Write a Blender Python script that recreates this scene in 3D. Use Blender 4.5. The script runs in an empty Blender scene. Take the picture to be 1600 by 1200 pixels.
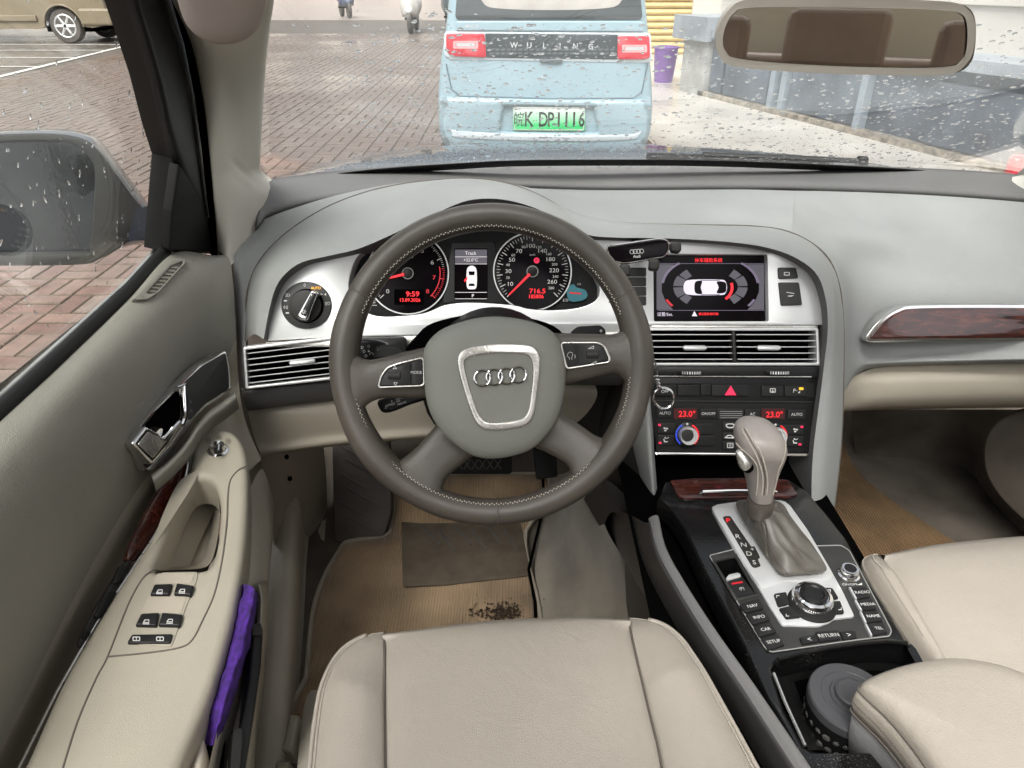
import bpy, bmesh, math, random
from mathutils import Vector, Matrix
from mathutils.geometry import tessellate_polygon
random.seed(7)
R = math.radians
S = bpy.context.scene
COL = S.collection
# ---------------------------------------------------------------- camera
CAM = Vector((0, 0, 1.2)); F = 1109.0; TH = R(30)
cd = bpy.data.cameras.new('camera'); cam = bpy.data.objects.new('camera', cd); COL.objects.link(cam)
cam.location = CAM; cam.rotation_euler = (R(60), 0, 0)
cd.sensor_width = 36; cd.lens = 36 * F / 1600; cd.clip_start = 0.02; cd.clip_end = 400
S.camera = cam
# ---------------------------------------------------------------- world, sun, exposure
SUN_EL, SUN_AZ = 58, 200
w = bpy.data.worlds.new('World'); S.world = w; w.use_nodes = True
nt = w.node_tree; bg = nt.nodes['Background']
sky = nt.nodes.new('ShaderNodeTexSky'); sky.sky_type = 'NISHITA'; sky.sun_disc = False
sky.sun_elevation = R(SUN_EL); sky.sun_rotation = R(SUN_AZ); sky.air_density = 1.0; sky.dust_density = 6.0; sky.ozone_density = 0.6
hs = nt.nodes.new('ShaderNodeHueSaturation'); hs.inputs['Saturation'].default_value = 0.22
nt.links.new(sky.outputs[0], hs.inputs['Color']); nt.links.new(hs.outputs[0], bg.inputs[0]); bg.inputs[1].default_value = 0.15
sl = bpy.data.lights.new('sun', 'SUN'); sl.energy = 1.3; sl.angle = R(40); sl.color = (1, .97, .92)
so = bpy.data.objects.new('sun', sl); COL.objects.link(so)
so.rotation_euler = (R(90 - SUN_EL), 0, R(180 - SUN_AZ))
S.view_settings.view_transform = 'Standard'; S.view_settings.look = 'None'; S.view_settings.gamma = 1
S.view_settings.use_curve_mapping = False
S.view_settings.exposure = 1.15
S.cycles.max_bounces = 8; S.cycles.transparent_max_bounces = 24; S.cycles.transmission_bounces = 8
S.cycles.caustics_refractive = False; S.cycles.caustics_reflective = False

# ---------------------------------------------------------------- helpers
def ray(u, v):
    x = (u - 800) / F; y = (600 - v) / F
    return Vector((x, math.cos(TH) + y * math.sin(TH), -math.sin(TH) + y * math.cos(TH)))
def W(u, v, X=None, Y=None, Z=None):
    r = ray(u, v)
    s = X / r.x if X is not None else Y / r.y if Y is not None else (Z - CAM.z) / r.z
    return CAM + r * s
class Plane:
    def __init__(self, o, n, up=(0, 0, 1)):
        self.o = Vector(o); self.n = Vector(n).normalized()
        self.ey = (Vector(up) - self.n * Vector(up).dot(self.n)).normalized(); self.ex = self.ey.cross(self.n)
    def at(self, u, v, h=0.0):
        r = ray(u, v); o = self.o + self.n * h
        return CAM + r * ((o - CAM).dot(self.n) / r.dot(self.n))
    def loc(self, u, v, h=0.0):
        p = self.at(u, v, h) - self.o
        return Vector((p.dot(self.ex), p.dot(self.ey)))
    def wp(self, x, y, h=0.0):
        return self.o + self.ex * x + self.ey * y + self.n * h
    def off(self, h):
        return Plane(self.o + self.n * h, self.n, self.ey)
def cr(pts, n, closed=False):
    """Catmull-Rom through points, n samples per span"""
    pts = [Vector(p) for p in pts]; N = len(pts); out = []
    for i in range(N if closed else N - 1):
        if closed: p0, p1, p2, p3 = pts[i - 1], pts[i], pts[(i + 1) % N], pts[(i + 2) % N]
        else:
            p1, p2 = pts[i], pts[i + 1]
            p0 = pts[i - 1] if i else p1 * 2 - p2
            p3 = pts[i + 2] if i + 2 < N else p2 * 2 - p1
        for k in range(n):
            t = k / n
            out.append(0.5 * ((2 * p1) + (p2 - p0) * t + (2 * p0 - 5 * p1 + 4 * p2 - p3) * t * t + (3 * p1 - p0 - 3 * p2 + p3) * t ** 3))
    if not closed: out.append(pts[-1])
    return out
def sm(pts, n=5, closed=True): return [tuple(p) for p in cr([Vector(p).to_3d() for p in pts], n, closed)]
def resamp(pts, n):
    d = [0]
    for a, b in zip(pts, pts[1:]): d.append(d[-1] + (b - a).length)
    out = []; j = 0
    for i in range(n):
        t = d[-1] * i / (n - 1)
        while j < len(d) - 2 and d[j + 1] < t: j += 1
        L = d[j + 1] - d[j]
        out.append(pts[j].lerp(pts[j + 1], 0 if L == 0 else min(1, (t - d[j]) / L)))
    return out
def rq(pts, r=3, n=4):
    """polygon with corners rounded by r pixels"""
    out = []; N = len(pts); pts = [Vector(p).to_2d() for p in pts]
    for i in range(N):
        a, b, c = pts[i - 1], pts[i], pts[(i + 1) % N]
        d1 = (a - b); d2 = (c - b); rr = min(r, d1.length * .45, d2.length * .45)
        p = b + d1.normalized() * rr; q = b + d2.normalized() * rr
        for k in range(n + 1):
            t = k / n
            out.append(tuple((p * (1 - t) ** 2 + b * 2 * t * (1 - t) + q * t * t)))
    return out
def rect(u0, v0, u1, v1, r=2): return rq([(u0, v0), (u1, v0), (u1, v1), (u0, v1)], r)
def circ(u, v, r, n=32, a0=0, a1=360, ry=None):
    ry = ry or r
    return [(u + r * math.cos(R(a0 + (a1 - a0) * i / n)), v - ry * math.sin(R(a0 + (a1 - a0) * i / n))) for i in range(n if a1 - a0 == 360 else n + 1)]

WM = {}
def obj(name, verts, faces, mat, parent=None, smooth=True, ang=35, kind=None, sub=0):
    me = bpy.data.meshes.new(name)
    verts = [Vector(v) for v in verts]
    c = sum(verts, Vector()) / max(1, len(verts))
    if parent is None and kind: c = Vector((0, 0, 0))
    me.from_pydata([v - c for v in verts], [], faces); me.update()
    if mat: me.materials.append(mat)
    if smooth:
        me.polygons.foreach_set('use_smooth', [True] * len(me.polygons))
        if ang: me.set_sharp_from_angle(angle=R(ang))
    o = bpy.data.objects.new(name, me); COL.objects.link(o); o.location = c; WM[o.name] = c.copy()
    if parent: par(o, parent)
    if kind: o['kind'] = kind
    if sub:
        m = o.modifiers.new('sub', 'SUBSURF'); m.levels = m.render_levels = sub
    return o
def par(o, p):
    o.parent = p; o.location = Vector(o.location) - WM[p.name]
def thing(name, label, cat, loc=(0, 0, 0), group=None):
    o = bpy.data.objects.new(name, None); COL.objects.link(o); o.location = loc; o.empty_display_size = .05
    o['label'] = label; o['category'] = cat
    if group: o['group'] = group
    WM[o.name] = Vector(loc)
    return o
def tag(o, label, cat, group=None):
    o['label'] = label; o['category'] = cat
    if group: o['group'] = group
    return o
def recalc(o, inside=False):
    bm = bmesh.new(); bm.from_mesh(o.data); bmesh.ops.recalc_face_normals(bm, faces=bm.faces)
    bm.to_mesh(o.data); bm.free(); return o
def area(l): return sum(a.x * b.y - b.x * a.y for a, b in zip(l, l[1:] + l[:1])) / 2
def inset(l, d):
    out = []; N = len(l)
    for i in range(N):
        a, b, c = l[i - 1], l[i], l[(i + 1) % N]
        d1 = (b - a); d2 = (c - b)
        if d1.length < 1e-9: d1 = d2
        if d2.length < 1e-9: d2 = d1
        if d1.length < 1e-9: out.append(b.copy()); continue
        n1 = Vector((-d1.y, d1.x)).normalized(); n2 = Vector((-d2.y, d2.x)).normalized()
        m = n1 + n2; k = m.length_squared
        m = m * (2 / k) if k > .3 else n1
        if m.length > 2: m = m.normalized() * 2
        out.append(b + m * d)
    return out
def pv(pl, loops, thick, h=0.0, bev=0.0, seg=2, back=False):
    """prism with rounded top edge from pixel loops (first = outline, others = holes) on plane pl, its top h above pl"""
    L = []
    for i, l in enumerate(loops):
        q = [pl.loc(p[0], p[1], h) for p in l]
        q = [a for k, a in enumerate(q) if (a - q[k - 1]).length > 1e-6]
        if (area(q) < 0) == (i == 0): q.reverse()
        L.append(q)
    V = []; Fc = []
    tops = []
    for q in L:
        rings = [(0, -thick), (0, -bev)] if bev else [(0, -thick), (0, 0)]
        if bev:
            for s in range(1, seg + 1):
                a = math.pi / 2 * s / seg; rings.append((bev * (1 - math.cos(a)), -bev * (1 - math.sin(a))))
        base = len(V); n = len(q)
        for d, z in rings:
            for p in (inset(q, d) if d else q): V.append(pl.wp(p.x, p.y, h + z))
        for r_ in range(len(rings) - 1):
            for i in range(n):
                j = (i + 1) % n
                Fc.append((base + r_ * n + i, base + r_ * n + j, base + (r_ + 1) * n + j, base + (r_ + 1) * n + i))
        tops.append((base + (len(rings) - 1) * n, n, inset(q, bev) if bev else q, base))
    flat = []; 
    for b, n, q, b0 in tops: flat += [b + i for i in range(n)]
    tri = tessellate_polygon([[p.to_3d() for p in t[2]] for t in tops])
    for t in tri:
        a, b, c = [flat[i] for i in t]
        nn = (V[b] - V[a]).cross(V[c] - V[a])
        Fc.append((a, b, c) if nn.dot(pl.n) > 0 else (a, c, b))
    if back:
        fb = []
        for b, n, q, b0 in tops: fb += [b0 + i for i in range(n)]
        for t in tri:
            a, b, c = [fb[i] for i in t]
            nn = (V[b] - V[a]).cross(V[c] - V[a])
            Fc.append((a, b, c) if nn.dot(pl.n) < 0 else (a, c, b))
    return V, Fc
def plate(name, pl, loops, thick, mat, parent=None, h=0.0, bev=0.0, seg=2, ang=35, back=False, **k):
    if not isinstance(loops[0][0], (tuple, list, Vector)): loops = [loops]
    V, Fc = pv(pl, loops, thick, h, bev, seg, back)
    return obj(name, V, Fc, mat, parent, ang=ang, **k)
def dome(name, pl, outline, prof, mat, parent=None, cen=None, skirt=0.0, **k):
    """closed outline (pixels) lifted into a dome; prof = [(scale, height), ...] from the rim to the middle"""
    q = [pl.loc(p[0], p[1]) for p in outline]
    c = pl.loc(*cen) if cen else sum(q, Vector((0, 0))) / len(q)
    V = []; Fc = []; n = len(q)
    if skirt: prof = [(1.0, -skirt)] + list(prof)
    for s, h in prof:
        for p in q:
            d = c + (p - c) * s; V.append(pl.wp(d.x, d.y, h))
    for r_ in range(len(prof) - 1):
        for i in range(n):
            j = (i + 1) % n; Fc.append((r_ * n + i, r_ * n + j, (r_ + 1) * n + j, (r_ + 1) * n + i))
    Fc.append(tuple(range((len(prof) - 1) * n, len(prof) * n)))
    o = obj(name, V, Fc, mat, parent, **k); return recalc(o)
def loft(name, curves, mat, parent=None, n=40, m=5, thick=0.0, closed=False, ang=None, offset=-1, lin=False, **k):
    """smooth sheet through a list of curves of world points"""
    C = []
    for c in curves: C.append(resamp(cr(c, 8), n))
    cols = [([Vector(r_[i]) for r_ in C] if lin else cr([r_[i] for r_ in C], m, closed)) for i in range(n)]
    M = len(cols[0]); V = [p for c in cols for p in c]; Fc = []
    for i in range(n - 1):
        for j in range(M if closed else M - 1):
            jj = (j + 1) % M
            Fc.append((i * M + j, (i + 1) * M + j, (i + 1) * M + jj, i * M + jj))
    if closed: Fc.append(tuple(range(M))); Fc.append(tuple(range((n - 1) * M, n * M)))
    o = obj(name, V, Fc, mat, parent, ang=ang, **k)
    if closed: recalc(o)
    if thick:
        s = o.modifiers.new('thick', 'SOLIDIFY'); s.thickness = thick; s.offset = offset
    return o
def PY(l): return [W(u, v, Y=y) for u, v, y in l]
def PX(l): return [W(u, v, X=x) for u, v, x in l]
def PZ(l): return [W(u, v, Z=z) for u, v, z in l]
def tv(pts, r, seg=10, closed=False, flat=1.0, up=None, caps=True):
    pts = [Vector(p) for p in pts]; N = len(pts); V = []; Fc = []
    rs = r if isinstance(r, (list, tuple)) else [r] * N
    prev = None
    for i, p in enumerate(pts):
        t = (pts[(i + 1) % N] - pts[i - 1]) if closed else (pts[min(i + 1, N - 1)] - pts[max(i - 1, 0)])
        if t.length < 1e-9: t = Vector((0, 0, 1))
        t.normalize()
        if up is not None: a = Vector(up)
        elif prev is None: a = Vector((0, 0, 1)) if abs(t.z) < .9 else Vector((1, 0, 0))
        else: a = prev
        a = (a - t * a.dot(t)).normalized(); prev = a; b = t.cross(a)
        for k in range(seg):
            an = 2 * math.pi * k / seg; V.append(p + (a * math.sin(an) * flat + b * math.cos(an)) * rs[i])
    for i in range(N if closed else N - 1):
        j = (i + 1) % N
        for k in range(seg):
            l = (k + 1) % seg; Fc.append((i * seg + k, i * seg + l, j * seg + l, j * seg + k))
    if not closed and caps: Fc.append(tuple(range(seg))); Fc.append(tuple((N - 1) * seg + k for k in range(seg)))
    return V, Fc
def tube(name, pts, r, mat, parent=None, **k):
    kk = {a: k.pop(a) for a in ('seg', 'closed', 'flat', 'up') if a in k}
    V, Fc = tv(pts, r, **kk); return recalc(obj(name, V, Fc, mat, parent, **k))
def tubes(name, lst, r, mat, parent=None, seg=8, closed=False, **k):
    V = []; Fc = []
    for pts in lst:
        v, f = tv(pts, r, seg, closed); b = len(V); V += v; Fc += [tuple(x + b for x in q) for q in f]
    return obj(name, V, Fc, mat, parent, **k)
def lathe(name, o, ax, prof, mat, parent=None, seg=32, **k):
    """prof = [(radius, height)] round axis ax from point o"""
    o = Vector(o); ax = Vector(ax).normalized(); a = ax.orthogonal().normalized(); b = ax.cross(a); V = []; Fc = []
    for r_, h in prof:
        for i in range(seg):
            t = 2 * math.pi * i / seg; V.append(o + ax * h + (a * math.cos(t) + b * math.sin(t)) * r_)
    for j in range(len(prof) - 1):
        for i in range(seg):
            l = (i + 1) % seg; Fc.append((j * seg + i, j * seg + l, (j + 1) * seg + l, (j + 1) * seg + i))
    Fc.append(tuple(range(seg))); Fc.append(tuple((len(prof) - 1) * seg + i for i in range(seg)))
    return recalc(obj(name, V, Fc, mat, parent, **k))
def box(x0, x1, y0, y1, z0, z1):
    V = [Vector((x, y, z)) for x in (x0, x1) for y in (y0, y1) for z in (z0, z1)]
    return V, [(0, 1, 3, 2), (4, 6, 7, 5), (0, 4, 5, 1), (2, 3, 7, 6), (0, 2, 6, 4), (1, 5, 7, 3)]
def boxo(name, b, mat, parent=None, bev=0.0, **k):
    V, Fc = box(*b); o = obj(name, V, Fc, mat, parent, smooth=False, **k)
    if bev:
        m = o.modifiers.new('bev', 'BEVEL'); m.width = bev; m.segments = 2
    return o
class Join:
    """many shapes into one mesh object"""
    def __init__(s): s.V = []; s.F = []
    def add(s, vf):
        b = len(s.V); s.V += vf[0]; s.F += [tuple(x + b for x in q) for q in vf[1]]; return s
    def out(s, name, mat, parent=None, **k):
        o = obj(name, s.V, s.F, mat, parent, **k)
        if parent and name not in ('spokes', 'fork', 'cluster_funnel', 'plate_border', 'auto_lettering', 'park_letter', 'airbag_symbol', 'button_symbol'): o['kind'] = 'stuff'
        return o
TC = {}
def textvf(s, pl, u, v, hpx, d=(1, 0), h=0.0004, bold=0.0, sx=1.0, shear=0.0):
    """flat lettering centred on pixel (u,v) of plane pl, capitals hpx pixels high, baseline along pixel direction d"""
    key = (s, bold, shear)
    if key not in TC:
        c = bpy.data.curves.new('t', 'FONT'); c.body = s; c.size = 1; c.align_x = 'LEFT'; c.offset = bold; c.shear = shear
        c.resolution_u = 3
        o = bpy.data.objects.new('t', c); COL.objects.link(o)
        me = o.to_mesh(); vs = [x.co.copy() for x in me.vertices]; fs = [tuple(p.vertices) for p in me.polygons]
        o.to_mesh_clear(); bpy.data.objects.remove(o); bpy.data.curves.remove(c)
        TC[key] = (vs, fs)
    vs, fs = TC[key]
    if not vs: return [], []
    x0 = min(a.x for a in vs); x1 = max(a.x for a in vs); y0 = min(a.y for a in vs); y1 = max(a.y for a in vs)
    c = pl.loc(u, v, h); dd = Vector(d).normalized() * 10
    ex = (pl.loc(u + dd.x, v + dd.y, h) - c) / 10
    eu = ex.normalized(); ev = Vector((-eu.y, eu.x))
    sc = (pl.loc(u + dd.y / 10, v - dd.x / 10, h) - c).length * hpx / max(.3, (y1 - y0) if len(s) < 9 or not all(ord(ch) < 128 for ch in s) else .73)
    out = []
    for a in vs:
        q = c + eu * (a.x - (x0 + x1) / 2) * sc * sx + ev * (a.y - (y0 + y1) / 2) * sc
        out.append(pl.wp(q.x, q.y, h))
    return out, [f for f in fs]

from mathutils.bvhtree import BVHTree
BV = {}
def cast(o, u, v, lift=0.0):
    '''the point of mesh object o that pixel (u,v) sees'''
    if o.name not in BV:
        w_ = WM[o.name]; BV[o.name] = BVHTree.FromPolygons([x.co + w_ for x in o.data.vertices], [tuple(p.vertices) for p in o.data.polygons])
    h = BV[o.name].ray_cast(CAM, ray(u, v))
    if h[0] is None: return None
    n = h[1] if h[1].dot(ray(u, v)) < 0 else -h[1]
    return h[0] + n * lift
def fit(o, a, b, c, lift=0.0, up=(0, 0, 1)):
    p, q, r = cast(o, *a), cast(o, *b), cast(o, *c); n = (q - p).cross(r - p).normalized()
    if n.dot(p - CAM) > 0: n = -n
    return Plane(p + n * lift, n, up)
# ---------------------------------------------------------------- materials
def mat(name, col, rough=.5, metal=0.0, bump=0.0, bscale=400, btype='VORONOI', var=0.06, vscale=6, coat=0.0, spec=None, emit=None, estr=1.0, sheen=0, dirt=None, wr=0.0):
    m = bpy.data.materials.new(name); m.use_nodes = True; t = m.node_tree; N = t.nodes; L = t.links
    b = N['Principled BSDF']
    b.inputs['Roughness'].default_value = rough; b.inputs['Metallic'].default_value = metal
    if spec is not None: b.inputs['Specular IOR Level'].default_value = spec
    if coat: b.inputs['Coat Weight'].default_value = coat; b.inputs['Coat Roughness'].default_value = .06
    if sheen: b.inputs['Sheen Weight'].default_value = sheen
    tc = N.new('ShaderNodeNewGeometry')
    if var:
        n = N.new('ShaderNodeTexNoise'); n.inputs['Scale'].default_value = vscale; n.inputs['Detail'].default_value = 6
        L.new(tc.outputs['Position'], n.inputs['Vector'])
        rp = N.new('ShaderNodeValToRGB'); rp.color_ramp.elements[0].position = .3; rp.color_ramp.elements[1].position = .7
        c2 = dirt if dirt else [x * (1 - 2 * var) for x in col]
        rp.color_ramp.elements[0].color = (*c2, 1); rp.color_ramp.elements[1].color = (*[min(1, x * (1 + var)) for x in col], 1)
        L.new(n.outputs[0], rp.inputs[0]); L.new(rp.outputs[0], b.inputs['Base Color'])
        mr = N.new('ShaderNodeMapRange'); mr.inputs['To Min'].default_value = max(0, rough - .07); mr.inputs['To Max'].default_value = min(1, rough + .07)
        L.new(n.outputs[0], mr.inputs[0]); L.new(mr.outputs[0], b.inputs['Roughness'])
    else: b.inputs['Base Color'].default_value = (*col, 1)
    if bump:
        if btype == 'VORONOI':
            q = N.new('ShaderNodeTexVoronoi'); q.feature = 'DISTANCE_TO_EDGE'; o = q.outputs['Distance']
            d = N.new('ShaderNodeTexNoise'); d.inputs['Scale'].default_value = bscale * .4
            L.new(tc.outputs['Position'], d.inputs['Vector'])
            mx = N.new('ShaderNodeVectorMath'); mx.operation = 'MULTIPLY_ADD'; mx.inputs[1].default_value = (2 / bscale,) * 3
            L.new(d.outputs['Color'], mx.inputs[0]); L.new(tc.outputs['Position'], mx.inputs[2]); L.new(mx.outputs[0], q.inputs['Vector'])
        elif btype == 'WAVE':
            q = N.new('ShaderNodeTexWave'); q.inputs['Distortion'].default_value = 1.5; q.inputs['Detail'].default_value = 3; o = q.outputs['Fac']
            L.new(tc.outputs['Position'], q.inputs['Vector'])
        else:
            q = N.new('ShaderNodeTexNoise'); q.inputs['Detail'].default_value = 5; o = q.outputs[0]
            L.new(tc.outputs['Position'], q.inputs['Vector'])
        q.inputs['Scale'].default_value = bscale
        if btype == 'WAVE':
            mw = N.new('ShaderNodeMix'); mw.data_type = 'RGBA'; mw.blend_type = 'MULTIPLY'; mw.inputs[0].default_value = .13
            L.new(rp.outputs[0], mw.inputs[6]); L.new(q.outputs['Fac'], mw.inputs[7]); L.new(mw.outputs[2], b.inputs['Base Color'])
        bp = N.new('ShaderNodeBump'); bp.inputs['Strength'].default_value = bump; bp.inputs['Distance'].default_value = .0006 if btype != 'WAVE' else .002
        L.new(o, bp.inputs['Height']); L.new(bp.outputs[0], b.inputs['Normal'])
        if wr:
            wn = N.new('ShaderNodeTexNoise'); wn.inputs['Scale'].default_value = 22; wn.inputs['Detail'].default_value = 4; wn.inputs['Distortion'].default_value = 1.2; L.new(tc.outputs['Position'], wn.inputs['Vector'])
            b2 = N.new('ShaderNodeBump'); b2.inputs['Strength'].default_value = wr; b2.inputs['Distance'].default_value = .006
            L.new(wn.outputs[0], b2.inputs['Height']); L.new(b2.outputs[0], bp.inputs['Normal'])
    if emit: b.inputs['Emission Color'].default_value = (*emit, 1); b.inputs['Emission Strength'].default_value = estr
    return m
M = {}
M['seat'] = mat('cream_leather', (.352, .318, .268), .38, wr=.16, bump=.7, bscale=520, var=.05, vscale=5)
M['seatdk'] = mat('cream_plastic', (.46, .43, .36), .5, bump=.2, var=.04)
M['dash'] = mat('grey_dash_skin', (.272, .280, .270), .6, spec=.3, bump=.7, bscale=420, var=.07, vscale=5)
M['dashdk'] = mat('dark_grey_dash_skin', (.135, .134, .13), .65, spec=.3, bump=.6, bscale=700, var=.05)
M['door'] = mat('olive_grey_door_skin', (.215, .208, .178), .48, wr=.15, bump=.8, bscale=420, var=.06, vscale=4)
M['beige'] = mat('beige_trim', (.36, .325, .26), .5, bump=.3, bscale=600, var=.05)
M['beigelt'] = mat('pale_beige_soft_plastic', (.325, .300, .238), .40, bump=.4, bscale=600, var=.04)
M['beigehi'] = mat('beige_trim_brightened', (.50, .465, .385), .5, bump=.3, bscale=600, var=.08, vscale=8)  # beige trim copy, brightened in colour to offset shade low on the door
M['pillar'] = mat('pale_pillar_fabric', (.56, .54, .475), .75, bump=.4, bscale=900, btype='NOISE', var=.03)
M['visor'] = mat('visor_fabric', (.36, .31, .28), .8, bump=.3, bscale=900, btype='NOISE', var=.03)
M['wheel'] = mat('taupe_leather', (.070, .061, .050), .34, bump=.45, bscale=650, var=.1, vscale=14)
M['airbag'] = mat('grey_airbag_skin', (.185, .19, .165), .5, bump=.5, bscale=800, var=.04)
M['thread'] = mat('pale_thread', (.45, .42, .36), .7, var=0)
M['threaddk'] = mat('brown_seam', (.10, .085, .07), .7, var=0)
M['silver'] = mat('satin_silver_paint', (.66, .67, .66), .36, metal=.55, bump=.1, bscale=2000, btype='NOISE', var=.03)
M['silverd'] = mat('worn_silver', (.60, .59, .55), .28, metal=.85, bump=.5, bscale=250, btype='NOISE', var=.08, vscale=40)
M['chrome'] = mat('chrome', (.75, .75, .74), .12, metal=1, var=.05, vscale=30)
M['black'] = mat('black_plastic', (.010, .010, .010), .3, spec=.25, bump=.3, bscale=900, var=.1)
M['blackm'] = mat('matt_black_plastic', (.010, .010, .010), .6, spec=.2, bump=.2, var=.1)
M['charcoal'] = mat('charcoal_soft_plastic', (.024, .023, .021), .5, spec=.3, bump=.4, bscale=600, var=.08)
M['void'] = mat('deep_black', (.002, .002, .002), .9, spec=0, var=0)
M['button'] = mat('button_black', (.014, .014, .014), .4, spec=.25, var=.1, vscale=60)
M['buttong'] = mat('button_grey', (.030, .030, .028), .45, spec=.35, var=.1, vscale=40)
M['print'] = mat('white_print', (.55, .55, .53), .5, var=0)
M['printd'] = mat('dim_print', (.25, .25, .24), .5, var=0)
M['rubber'] = mat('rubber', (.085, .075, .065), .6, bump=.5, bscale=300, var=.15, vscale=20)
M['carpet'] = mat('tan_carpet', (.35, .245, .145), .95, bump=.5, bscale=58, btype='WAVE', var=.22, vscale=9, sheen=.3)
M['sidegrey'] = mat('satin_grey_panel', (.036, .035, .033), .42, bump=.2, bscale=700, var=.06, spec=.4)
M['carpetb'] = mat('tan_carpet_shaded', (.235, .145, .07), .95, bump=.9, bscale=58, btype='WAVE', var=.22, vscale=9)  # tan carpet copy, darkened to put footwell shade into its colour
M['carpetg'] = mat('grey_carpet', (.22, .195, .155), .95, bump=1.0, bscale=500, btype='NOISE', var=.2, vscale=10, sheen=.3)
M['carpetd'] = mat('brown_carpet', (.12, .103, .083), .95, bump=1.0, bscale=500, btype='NOISE', var=.2, vscale=10)
M['dirt'] = mat('dark_soil', (.035, .02, .01), .9, var=.2, vscale=200)
M['purple'] = mat('purple_microfibre', (.048, .010, .175), .9, bump=1, bscale=500, btype='NOISE', var=.35, vscale=120)
M['glass'] = None
M['red'] = mat('red_light', (.4, .005, .01), .4, var=0, emit=(1, .02, .03), estr=.55)
M['redd'] = mat('red_light_dim', (.3, .005, .01), .4, var=0, emit=(1, .03, .05), estr=.2)
M['pink'] = mat('hazard_red', (.6, .02, .06), .4, var=0, emit=(1, .02, .10), estr=.3)
M['amber'] = mat('amber_light', (.6, .3, .02), .4, var=0, emit=(1, .5, .02), estr=.4)
M['blue'] = mat('blue_print', (.03, .07, .5), .4, var=0, emit=(.02, .07, .9), estr=.25)
M['wlight'] = mat('white_light', (.3, .3, .3), .4, var=0, emit=(1, .93, .93), estr=.34)
M['greyl'] = mat('grey_light', (.02, .02, .02), .4, var=0, emit=(.5, .46, .58), estr=.085)
M['purpl'] = mat('screen_violet', (.05, .04, .06), .3, var=0, emit=(.45, .36, .55), estr=.16)
M['purpw'] = mat('screen_pale_violet', (.3, .3, .3), .3, var=0, emit=(.85, .75, .95), estr=.36)
M['screen'] = mat('screen_black', (.004, .003, .004), .15, spec=.08, var=0)
M['teal'] = mat('teal_glow', (.02, .1, .12), .4, var=0, emit=(.1, .5, .6), estr=.05)
def gloss_speckle():
    m = mat('piano_black_speckled', (.006, .006, .006), .10, bump=.12, bscale=160, btype='NOISE', var=0, spec=.45)
    t = m.node_tree; N = t.nodes; L = t.links; b = N['Principled BSDF']
    g = N.new('ShaderNodeNewGeometry'); n = N.new('ShaderNodeTexNoise'); n.inputs['Scale'].default_value = 620; n.inputs['Detail'].default_value = 3
    n2 = N.new('ShaderNodeTexNoise'); n2.inputs['Scale'].default_value = 14
    L.new(g.outputs['Position'], n.inputs[0]); L.new(g.outputs['Position'], n2.inputs[0])
    a = N.new('ShaderNodeMath'); a.operation = 'MULTIPLY_ADD'; a.inputs[1].default_value = .75; a.use_clamp = False; L.new(n2.outputs[0], a.inputs[0]); L.new(n.outputs[0], a.inputs[2])
    r = N.new('ShaderNodeValToRGB'); r.color_ramp.elements[0].position = .70; r.color_ramp.elements[1].position = .80
    r.color_ramp.elements[0].color = (.006, .006, .006, 1); r.color_ramp.elements[1].color = (.10, .095, .085, 1)
    a3 = N.new('ShaderNodeMath'); a3.operation = 'MULTIPLY'; a3.inputs[1].default_value = .66; L.new(a.outputs[0], a3.inputs[0]); L.new(a3.outputs[0], r.inputs[0]); L.new(r.outputs[0], b.inputs['Base Color'])
    mr = N.new('ShaderNodeMapRange'); mr.inputs['To Min'].default_value = .05; mr.inputs['To Max'].default_value = .24; L.new(n2.outputs[0], mr.inputs[0]); L.new(mr.outputs[0], b.inputs['Roughness'])
    return m
M['gloss'] = gloss_speckle()
def wood():
    m = mat('walnut_burr', (.1, .02, .01), .22, var=0, coat=.8)
    t = m.node_tree; N = t.nodes; L = t.links; b = N['Principled BSDF']
    g = N.new('ShaderNodeNewGeometry'); mp = N.new('ShaderNodeMapping'); mp.inputs['Scale'].default_value = (12, 60, 60)
    n = N.new('ShaderNodeTexNoise'); n.inputs['Scale'].default_value = 1.6; n.inputs['Detail'].default_value = 9; n.inputs['Distortion'].default_value = 1.6
    L.new(g.outputs['Position'], mp.inputs[0]); L.new(mp.outputs[0], n.inputs[0])
    r = N.new('ShaderNodeValToRGB'); e = r.color_ramp.elements; e[0].position = .32; e[0].color = (.010, .003, .002, 1); e[1].position = .75; e[1].color = (.10, .028, .015, 1)
    x = e.new(.52); x.color = (.045, .009, .006, 1)
    L.new(n.outputs[0], r.inputs[0]); L.new(r.outputs[0], b.inputs['Base Color']); return m
M['wood'] = wood()
def glass(name, tint=(1, 1, 1), refl=1.0):
    m = bpy.data.materials.new(name); m.use_nodes = True; t = m.node_tree; N = t.nodes; L = t.links
    N.remove(N['Principled BSDF']); out = N['Material Output']
    tr = N.new('ShaderNodeBsdfTransparent'); tr.inputs[0].default_value = (*tint, 1)
    gl = N.new('ShaderNodeBsdfGlossy'); gl.inputs['Roughness'].default_value = .015; gl.inputs[0].default_value = (refl, refl, refl, 1)
    lw = N.new('ShaderNodeLayerWeight'); lw.inputs[0].default_value = .5
    pw = N.new('ShaderNodeMath'); pw.operation = 'POWER'; pw.inputs[1].default_value = 4.5; L.new(lw.outputs['Facing'], pw.inputs[0])
    fr = N.new('ShaderNodeMath'); fr.operation = 'MULTIPLY_ADD'; fr.inputs[1].default_value = .8; fr.inputs[2].default_value = .05; L.new(pw.outputs[0], fr.inputs[0])
    mx = N.new('ShaderNodeMixShader'); L.new(fr.outputs[0], mx.inputs[0]); L.new(tr.outputs[0], mx.inputs[1]); L.new(gl.outputs[0], mx.inputs[2]); L.new(mx.outputs[0], out.inputs[0])
    return m
M['glass'] = glass('window_glass', (.97, .98, .97)); M['ws'] = glass('windscreen_glass', (.96, .97, .97), .9)
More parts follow.
